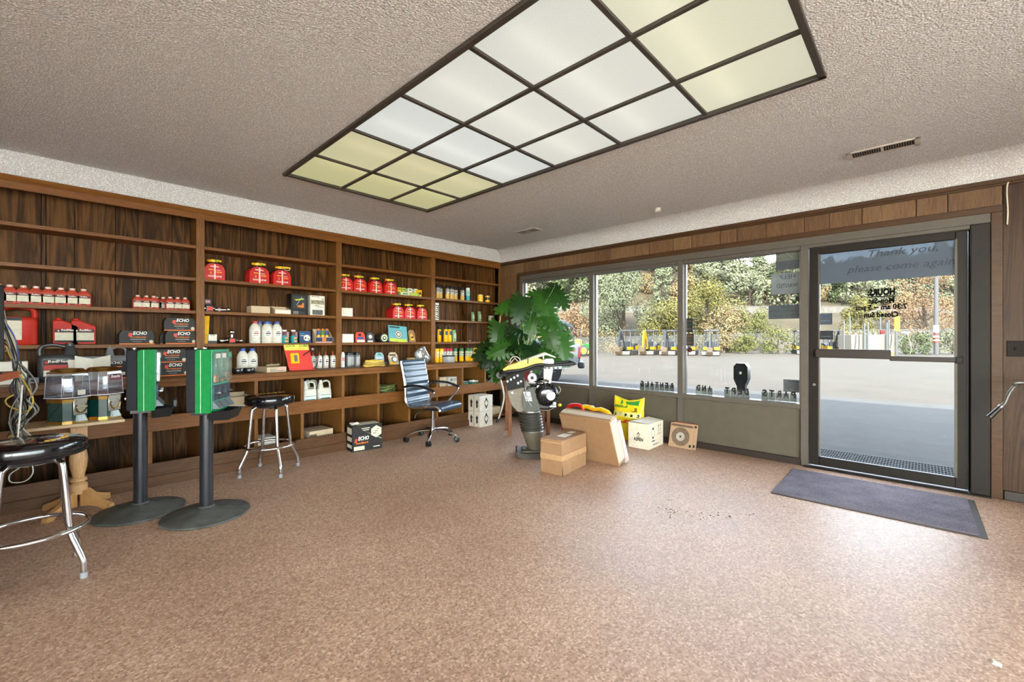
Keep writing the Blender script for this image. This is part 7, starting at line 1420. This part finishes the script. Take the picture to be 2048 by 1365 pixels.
# excavators
M_XY = PO('excavator_yellow', 'd9a414', 0.4); M_XD = PO('excavator_dark', '3a3d43', 0.45); M_XT = PO('track_rubber', '45423d', 0.8); M_XM = PO('bucket_steel', '6a5842', 0.7)
def excavator(lab, u, F, yaw, boom, s=1.0, swing=0.0):
    """boom towards +X before turning"""
    p = at(u, F); t = thing('mini_excavator', lab, 'excavator', (p.x, p.y, GZ), yaw, 'compact excavators parked along the fence'); t.scale = (s,)*3
    for sy in (-1, 1):
        yy = sy*0.55; rs = []
        for y in (yy-0.16, yy+0.16): rs.append([(x, y, z) for x, z in ((-0.85, 0.22), (-0.72, 0.03), (0.72, 0.03), (0.85, 0.22), (0.72, 0.42), (-0.72, 0.42))])
        MB().rings(rs, M_XT).build('track', t)
    MB().box(0.95, 1.02, -0.72, 0.72, 0.05, 0.36, PO('blade_pale', 'a9a498', 0.5), 0.01).box(0.5, 0.97, -0.3, -0.22, 0.2, 0.3, M_XD).box(0.5, 0.97, 0.22, 0.3, 0.2, 0.3, M_XD).build('dozer_blade', t)
    MB().lathe([(0.45, 0.38), (0.45, 0.5)], M_XD, 18).prism([(-0.85, 0.5), (0.55, 0.5), (0.6, 0.75), (0.3, 0.78), (-0.25, 1.05), (-0.8, 1.1)], -0.62, 0.62, M_XD).build('house', t)
    MB().prism([(-0.95, 0.52), (-0.4, 0.52), (-0.42, 0.88), (-0.9, 0.9)], -0.66, 0.66, M_XY).box(-0.3, 0.3, -0.655, -0.62, 0.55, 0.78, M_XY).box(0.1, 0.62, 0.25, 0.66, 0.50, 0.78, M_XY).box(0.1, 0.62, -0.66, -0.25, 0.50, 0.78, M_XY).build('counterweight', t)
    MB().box(-0.35, 0.05, -0.22, 0.22, 0.9, 1.02, M_BLACK, 0.03).box(-0.45, -0.33, -0.2, 0.2, 1.0, 1.5, M_BLACK, 0.03).build('seat', t)
    m = MB().box(0.2, 0.28, -0.35, 0.35, 0.78, 1.25, M_XD, 0.01)
    for sy in (-1, 1): m.cyl((0.22, sy*0.25, 1.2), (0.15, sy*0.25, 1.42), 0.02, M_BLACK, 6)
    m.build('console', t)
    for x, y in ((-0.6, -0.5), (-0.6, 0.5), (0.42, -0.5), (0.42, 0.5)): MB().cyl((x, y, 0.8), (x*0.95, y, 2.28), 0.045, M_BLACK, 8).build('canopy_post', t)
    MB().box(-0.72, 0.55, -0.62, 0.62, 2.24, 2.38, M_BLACK, 0.02).build('canopy_roof', t)
    bm = M_XY if boom else M_XD
    def arm(pts, w): return [(a, b) for a, b in pts]
    MB().prism([(0.6, 0.6), (0.85, 0.55), (1.02, 1.35), (1.45, 2.12), (1.40, 2.32), (1.22, 2.28), (0.82, 1.5)], -0.09, 0.09, bm).cyl((0.9, 0, 0.75), (1.08, 0, 1.5), 0.045, M_XD if boom else M_STEEL, 8).build('boom', t)
    MB().prism([(1.25, 2.2), (1.42, 2.35), (1.62, 2.2), (1.76, 0.75), (1.62, 0.68), (1.40, 2.0)], -0.075, 0.075, bm).cyl((1.2, 0, 2.0), (1.6, 0, 1.75), 0.04, M_XD if boom else M_STEEL, 8).build('stick', t)
    MB().prism([(1.55, 0.72), (1.85, 0.76), (1.98, 0.35), (1.82, 0.06), (1.55, 0.03), (1.42, 0.2), (1.6, 0.42)], -0.24, 0.24, M_XM).build('bucket', t)
    MB().ell((0.5, -0.45, 1.25), 0.09, 0.03, 0.1, M_CHROME, 10).ell((0.5, 0.45, 1.35), 0.09, 0.03, 0.1, M_CHROME, 10).build('mirror', t)
    return t
xs_ = [(1251, 36, 215, False, 'first excavator in the row, dark boom, left of the yellow-boomed one'), (1296, 36.5, 218, True, 'excavator with bright yellow boom, second of the parked row'), (1336, 36, 222, False, 'third parked excavator, between the yellow-boomed one and the mullion'), (1374, 36, 225, False, 'fourth parked excavator, partly hidden by the window mullion'), (1419, 35, 228, False, 'last excavator of the row, right of the window mullion'), (1600, 38, 240, False, 'excavator half hidden by the door post'), (1660, 38, 245, False, 'excavator behind the stickers of the glass door')]
for u, F, yw, bo, l in xs_: excavator(l, u+4, F, R(yw-34), bo, 0.87)
# white fuel tank with bollards
p = at(1732, 36); t = thing('fuel_tank', 'white box-shaped fuel storage tank in the yard behind the door', 'tank', (p.x, p.y, GZ), YAW-R(90)); MW_ = PO('tank_paint', '948e84', 0.5)
MB().box(-1.8, 1.8, -0.75, 0.75, 0.08, 1.68, MW_, 0.03).box(-1.7, -1.4, -0.6, 0.6, 0, 0.1, M_DGREY).box(1.4, 1.7, -0.6, 0.6, 0, 0.1, M_DGREY).build('tank_body', t)
m = MB()
for x in (-1.1, -0.7, -0.35, 0.1, 0.5): m.lathe([(0.09, 1.66), (0.09, 1.8), (0.05, 1.83)], MW_, 12, (x, -0.3, 0))
m.cyl((-1.35, 0, 1.66), (-1.35, 0, 3.2), 0.05, M_GALV, 8).cyl((1.2, 0, 1.66), (1.2, 0, 3.3), 0.05, M_GALV, 8); m.build('vent_pipe', t)
MB().lathe([(0.16, 1.75), (0.18, 1.9), (0.16, 2.02)], PO('valve_red', 'b8312c', 0.4), 14, (1.2, -0.2, 0)).build('valve', t); MB().tube(spline([(1.45, -0.78, 1.65), (1.4, -0.8, 1.0), (1.15, -0.8, 0.25)], 5), 0.025, M_BLACK, 6).tube(spline([(-1.45, -0.78, 1.65), (-1.5, -0.8, 0.9), (-1.6, -0.8, 0.3)], 5), 0.025, M_BLACK, 6).tube(spline([(-1.2, -0.78, 1.65), (-1.2, -0.8, 0.9), (-1.25, -0.8, 0.3)], 5), 0.025, M_BLACK, 6).build('fuel_hose', t)
MB().lathe([(0.10, 0), (0.10, -0.01)], M_BLUE, 4, (-0.3, -0.752, 0.82), ax='y').lathe([(0.08, 0), (0.08, -0.01)], PO('logo_grey', 'a9b3bd', 0.5), 12, (-0.02, -0.752, 0.84), ax='y').build('logo', t)
for i, (u, v) in enumerate(((1688, 643), (1729, 648), (1736, 648), (1774, 646), (1777.5, 642))):
    p = at(u, 35); z = CAMH+(677-v)/865*35; o = MB().cyl((0, 0, 0), (0, 0, z-GZ), 0.055, M_GALV, 10).ell((0, 0, z-GZ), 0.055, 0.055, 0.04, M_GALV, 10).build('bollard_post', loc=(p.x, p.y, GZ)); tag(o, '%s thin grey post standing around the white fuel tank' % ORD[i], 'post', 'thin posts around the fuel tank')
p = at(1793, 35); t = thing('sign_post', 'grey post with yellow warning sign and a bracket arm beside the fuel tank', 'sign', (p.x, p.y, GZ), YAW-R(90))
MB().cyl((0, 0, 0), (0, 0, 2.75), 0.05, M_GALV, 10).build('post', t); MB().box(-0.22, 0.22, -0.07, -0.05, 1.95, 3.15, PO('sign_yellow', 'e3b432', 0.5)).build('sign_plate', t); MB().box(0.05, 0.9, -0.04, 0.04, 2.02, 2.1, M_GALV).cyl((0.1, 0, 1.05), (0.75, 0, 1.75), 0.035, M_GALV, 8).box(0.55, 1.0, -0.12, 0.12, 1.78, 1.92, M_WHITE, 0.02).build('bracket', t); MB().tube(spline([(0.85, 0, 1.75), (1.1, 0, 1.1), (1.2, 0, 0.5), (1.1, 0, 0.1)], 6), 0.02, PO('hose_tan', 'c9b79a', 0.6), 6).build('hose', t)
p = at(1783, 33); t = thing('traffic_cone', 'orange traffic cone with white band beside the fuel tank', 'cone', (p.x, p.y, GZ)); MB().box(-0.2, 0.2, -0.2, 0.2, 0, 0.04, PO('cone_orange', 'e0792a', 0.5), 0.01).lathe([(0.15, 0.04), (0.10, 0.35)], PO('cone_orange', 'e0792a', 0.5), 16).lathe([(0.06, 0.55), (0.03, 0.75)], PO('cone_orange', 'e0792a', 0.5), 16).build('cone_body', t); MB().lathe([(0.10, 0.35), (0.06, 0.55)], M_WHITE, 16).build('band', t)
p = at(1872.5, 37); t = thing('utility_pole', 'tall grey-brown wooden utility pole beside the rust-orange tree', 'pole', (p.x, p.y, GZ)); MB().cyl((0, 0, 0), (0, 0, 10.5), 0.17, PO('pole_wood', '6b6a6c', 0.8), 14, 0.13).build('pole', t)
m = MB().lathe([(0.175, 1.9), (0.175, 2.5)], M_WHITE, 14, cap=False).lathe([(0.18, 1.0), (0.18, 1.75)], PO('band_red', 'b5382e', 0.5), 14, cap=False).lathe([(0.182, 1.15), (0.182, 1.28)], M_WHITE, 14, cap=False).lathe([(0.182, 1.45), (0.182, 1.6)], M_WHITE, 14, cap=False); m.build('band', t)
# pickup
t = thing('pickup_truck', 'grey pickup truck parked outside, seen past the monstera leaves', 'pickup', (10.7, 7.35, GZ), R(36)); MT = PO('truck_grey', 'a3abb5', 0.3, 0.5, coat=0.5)
YX = Matrix(((0, 0, 1, 0), (1, 0, 0, 0), (0, 1, 0, 0), (0, 0, 0, 1)))     # outline in Y-Z, extruded along X
def side(poly, x0, x1, mat, name, par): return MB().prismM(poly, x0, x1, mat, YX).build(name, par, angle=30)
def arch(c, r_): return [(c+r_*math.cos(R(a)), 0.38+r_*math.sin(R(a))) for a in range(180, -1, -20)]
low = [(0.05, 0.62), (0.02, 1.15), (0.0, 1.22), (1.95, 1.24), (1.97, 1.2), (4.5, 1.17), (5.4, 1.08), (5.55, 0.95), (5.6, 0.55), (5.35, 0.42)]+arch(4.75, 0.45)[::-1]+[(4.25, 0.40), (1.4, 0.40)]+arch(0.93, 0.45)[::-1]+[(0.45, 0.45)]
side(low, 0.0, 1.9, MT, 'body', t)
side([(1.95, 1.2), (2.0, 1.78), (2.25, 1.84), (3.45, 1.84), (4.3, 1.22)], 0.09, 1.81, MT, 'cab', t)
MG_ = PO('truck_window', '52708c', 0.08, coat=1.0)
for x in (0.082, 1.812): side([(2.15, 1.25), (2.15, 1.70), (2.3, 1.76), (2.9, 1.77), (2.9, 1.25)], x, x+0.006, MG_, 'side_window', t); side([(2.98, 1.25), (2.98, 1.77), (3.4, 1.77), (4.05, 1.27)], x, x+0.006, MG_, 'side_window', t)
MB().box(0.2, 1.7, 1.985, 1.998, 1.3, 1.72, MG_).build('rear_window', t)
MB().box(0.05, 1.85, -0.14, 0.05, 0.48, 0.66, PO('bumper_dark', '55585c', 0.35, 0.5), 0.03).build('rear_bumper', t); MB().box(0.16, 1.74, -0.012, 0.02, 0.70, 1.18, MT, 0.01).build('tailgate', t)
for x in (0.0, 1.78): MB().box(x, x+0.13, -0.02, 0.07, 0.78, 1.14, PO('tail_red', 'b32a26', 0.25, coat=0.5), 0.01).build('tail_light', t)
side([(0.12, 0.98), (0.30, 0.98), (0.30, 1.1), (0.12, 1.1)], -0.004, 0.0, PO('badge_red', 'c0404a', 0.4), 'badge', t)
for c, x in ((0.93, 0.02), (4.75, 0.02), (0.93, 1.62), (4.75, 1.62)):
    w = MB().lathe([(0.22, 0), (0.36, 0.0), (0.385, 0.03), (0.385, 0.22), (0.36, 0.25), (0.22, 0.25)], PO('tyre', '2b2b2d', 0.8), 28, (x, c, 0.38), ax='x').build('wheel', t)
    m = MB().lathe([(0.235, 0.02), (0.23, 0.05), (0.21, 0.06)], PO('rim_silver', 'c4c8cc', 0.3, 0.7), 26, (x, c, 0.38), ax='x').lathe([(0.06, 0.0), (0.06, 0.04)], PO('rim_silver', 'c4c8cc', 0.3, 0.7), 14, (x, c, 0.38), ax='x')
    for k in range(6): a = 2*math.pi*k/6; m.tube([(x+0.02, c+0.04*math.cos(a), 0.38+0.04*math.sin(a)), (x+0.025, c+0.22*math.cos(a), 0.38+0.22*math.sin(a))], 0.035, PO('rim_silver', 'c4c8cc', 0.3, 0.7), 6, flat=0.4)
    m.build('rim', w)
# compact tractor beyond the pickup
p = at(1168, 34); t = thing('garden_tractor', 'small green and yellow tractor with roll bar beyond the pickup', 'tractor', (p.x, p.y, GZ), YAW-R(60)); MGN = PO('tractor_green', '2f8a35', 0.4)
MB().box(-0.4, 0.9, -0.35, 0.35, 0.5, 0.95, MGN, 0.05).box(-0.9, -0.2, -0.45, 0.45, 0.6, 0.8, MGN, 0.05).build('body', t); MB().tube([(-0.7, -0.5, 0.7), (-0.75, -0.5, 2.0), (-0.75, 0.5, 2.0), (-0.7, 0.5, 0.7)], 0.04, M_BLACK, 8).build('roll_bar', t); MB().box(-0.75, -0.35, -0.22, 0.22, 0.8, 1.3, M_YEL, 0.05).build('seat', t)
for x, y, rr in ((-0.6, -0.62, 0.42), (-0.6, 0.62, 0.42), (0.7, -0.5, 0.28), (0.7, 0.5, 0.28)): w = MB().lathe([(rr*0.6, -0.1), (rr, -0.08), (rr, 0.08), (rr*0.6, 0.1)], M_BLACK, 20, (x, y, rr), ax='y').build('wheel', t); MB().lathe([(rr*0.6, -0.105), (rr*0.6, 0.105)], M_YEL, 16, (x, y, rr), ax='y').build('hub', w)
# post with eye in its head right outside the third window, scraper mat outside the door
pX = 5.75; yy = uyX(1484, pX); zt = zatX(1484, 727, pX)
t = thing('ground_post', 'dark green post with an eyed octagonal head just outside the third window', 'post', (pX, yy, GZ)); M_PG = PO('post_green', '1c2f35', 0.35, coat=0.4)
hw = abs(uyX(1470, pX)-uyX(1498, pX))/2; hh = zt-GZ; Mf = frame((0, 0, 0), (0, -1, 0), DZ)
MB().prismM([(-hw*0.6, 0), (hw*0.6, 0), (hw*0.6, hh-0.26), (-hw*0.6, hh-0.26)], -0.04, 0.04, M_PG, Mf).build('stem', t)
MB().prismM([(-hw*0.6, hh-0.27), (hw*0.6, hh-0.27), (hw, hh-0.19), (hw, hh-0.04), (hw*0.6, hh), (-hw*0.6, hh), (-hw, hh-0.04), (-hw, hh-0.19)], -0.06, 0.06, M_PG, Mf).build('head', t); MB().prismM([(0.014*math.cos(a), hh-0.115+0.017*math.sin(a)) for a in [2*math.pi*i/14 for i in range(14)]], 0.06, 0.062, M_WCARD, Mf).build('eye', t)
t = thing('scraper_mat', 'black perforated scraper mat on the pavement outside the glass door', 'mat', (6.2, 0.25, GZ)); m = MB(); MK = PO('mat_rubber', '3b3c3d', 0.7)
for k in range(60): m.box(-0.35, 0.35, -0.75+0.025*k, -0.744+0.025*k, 0, 0.008, MK)
for k in range(9): m.box(-0.35+0.085*k, -0.33+0.085*k, -0.75, 0.75, 0, 0.007, MK)
m.build('mat_grid', t, smooth=False)
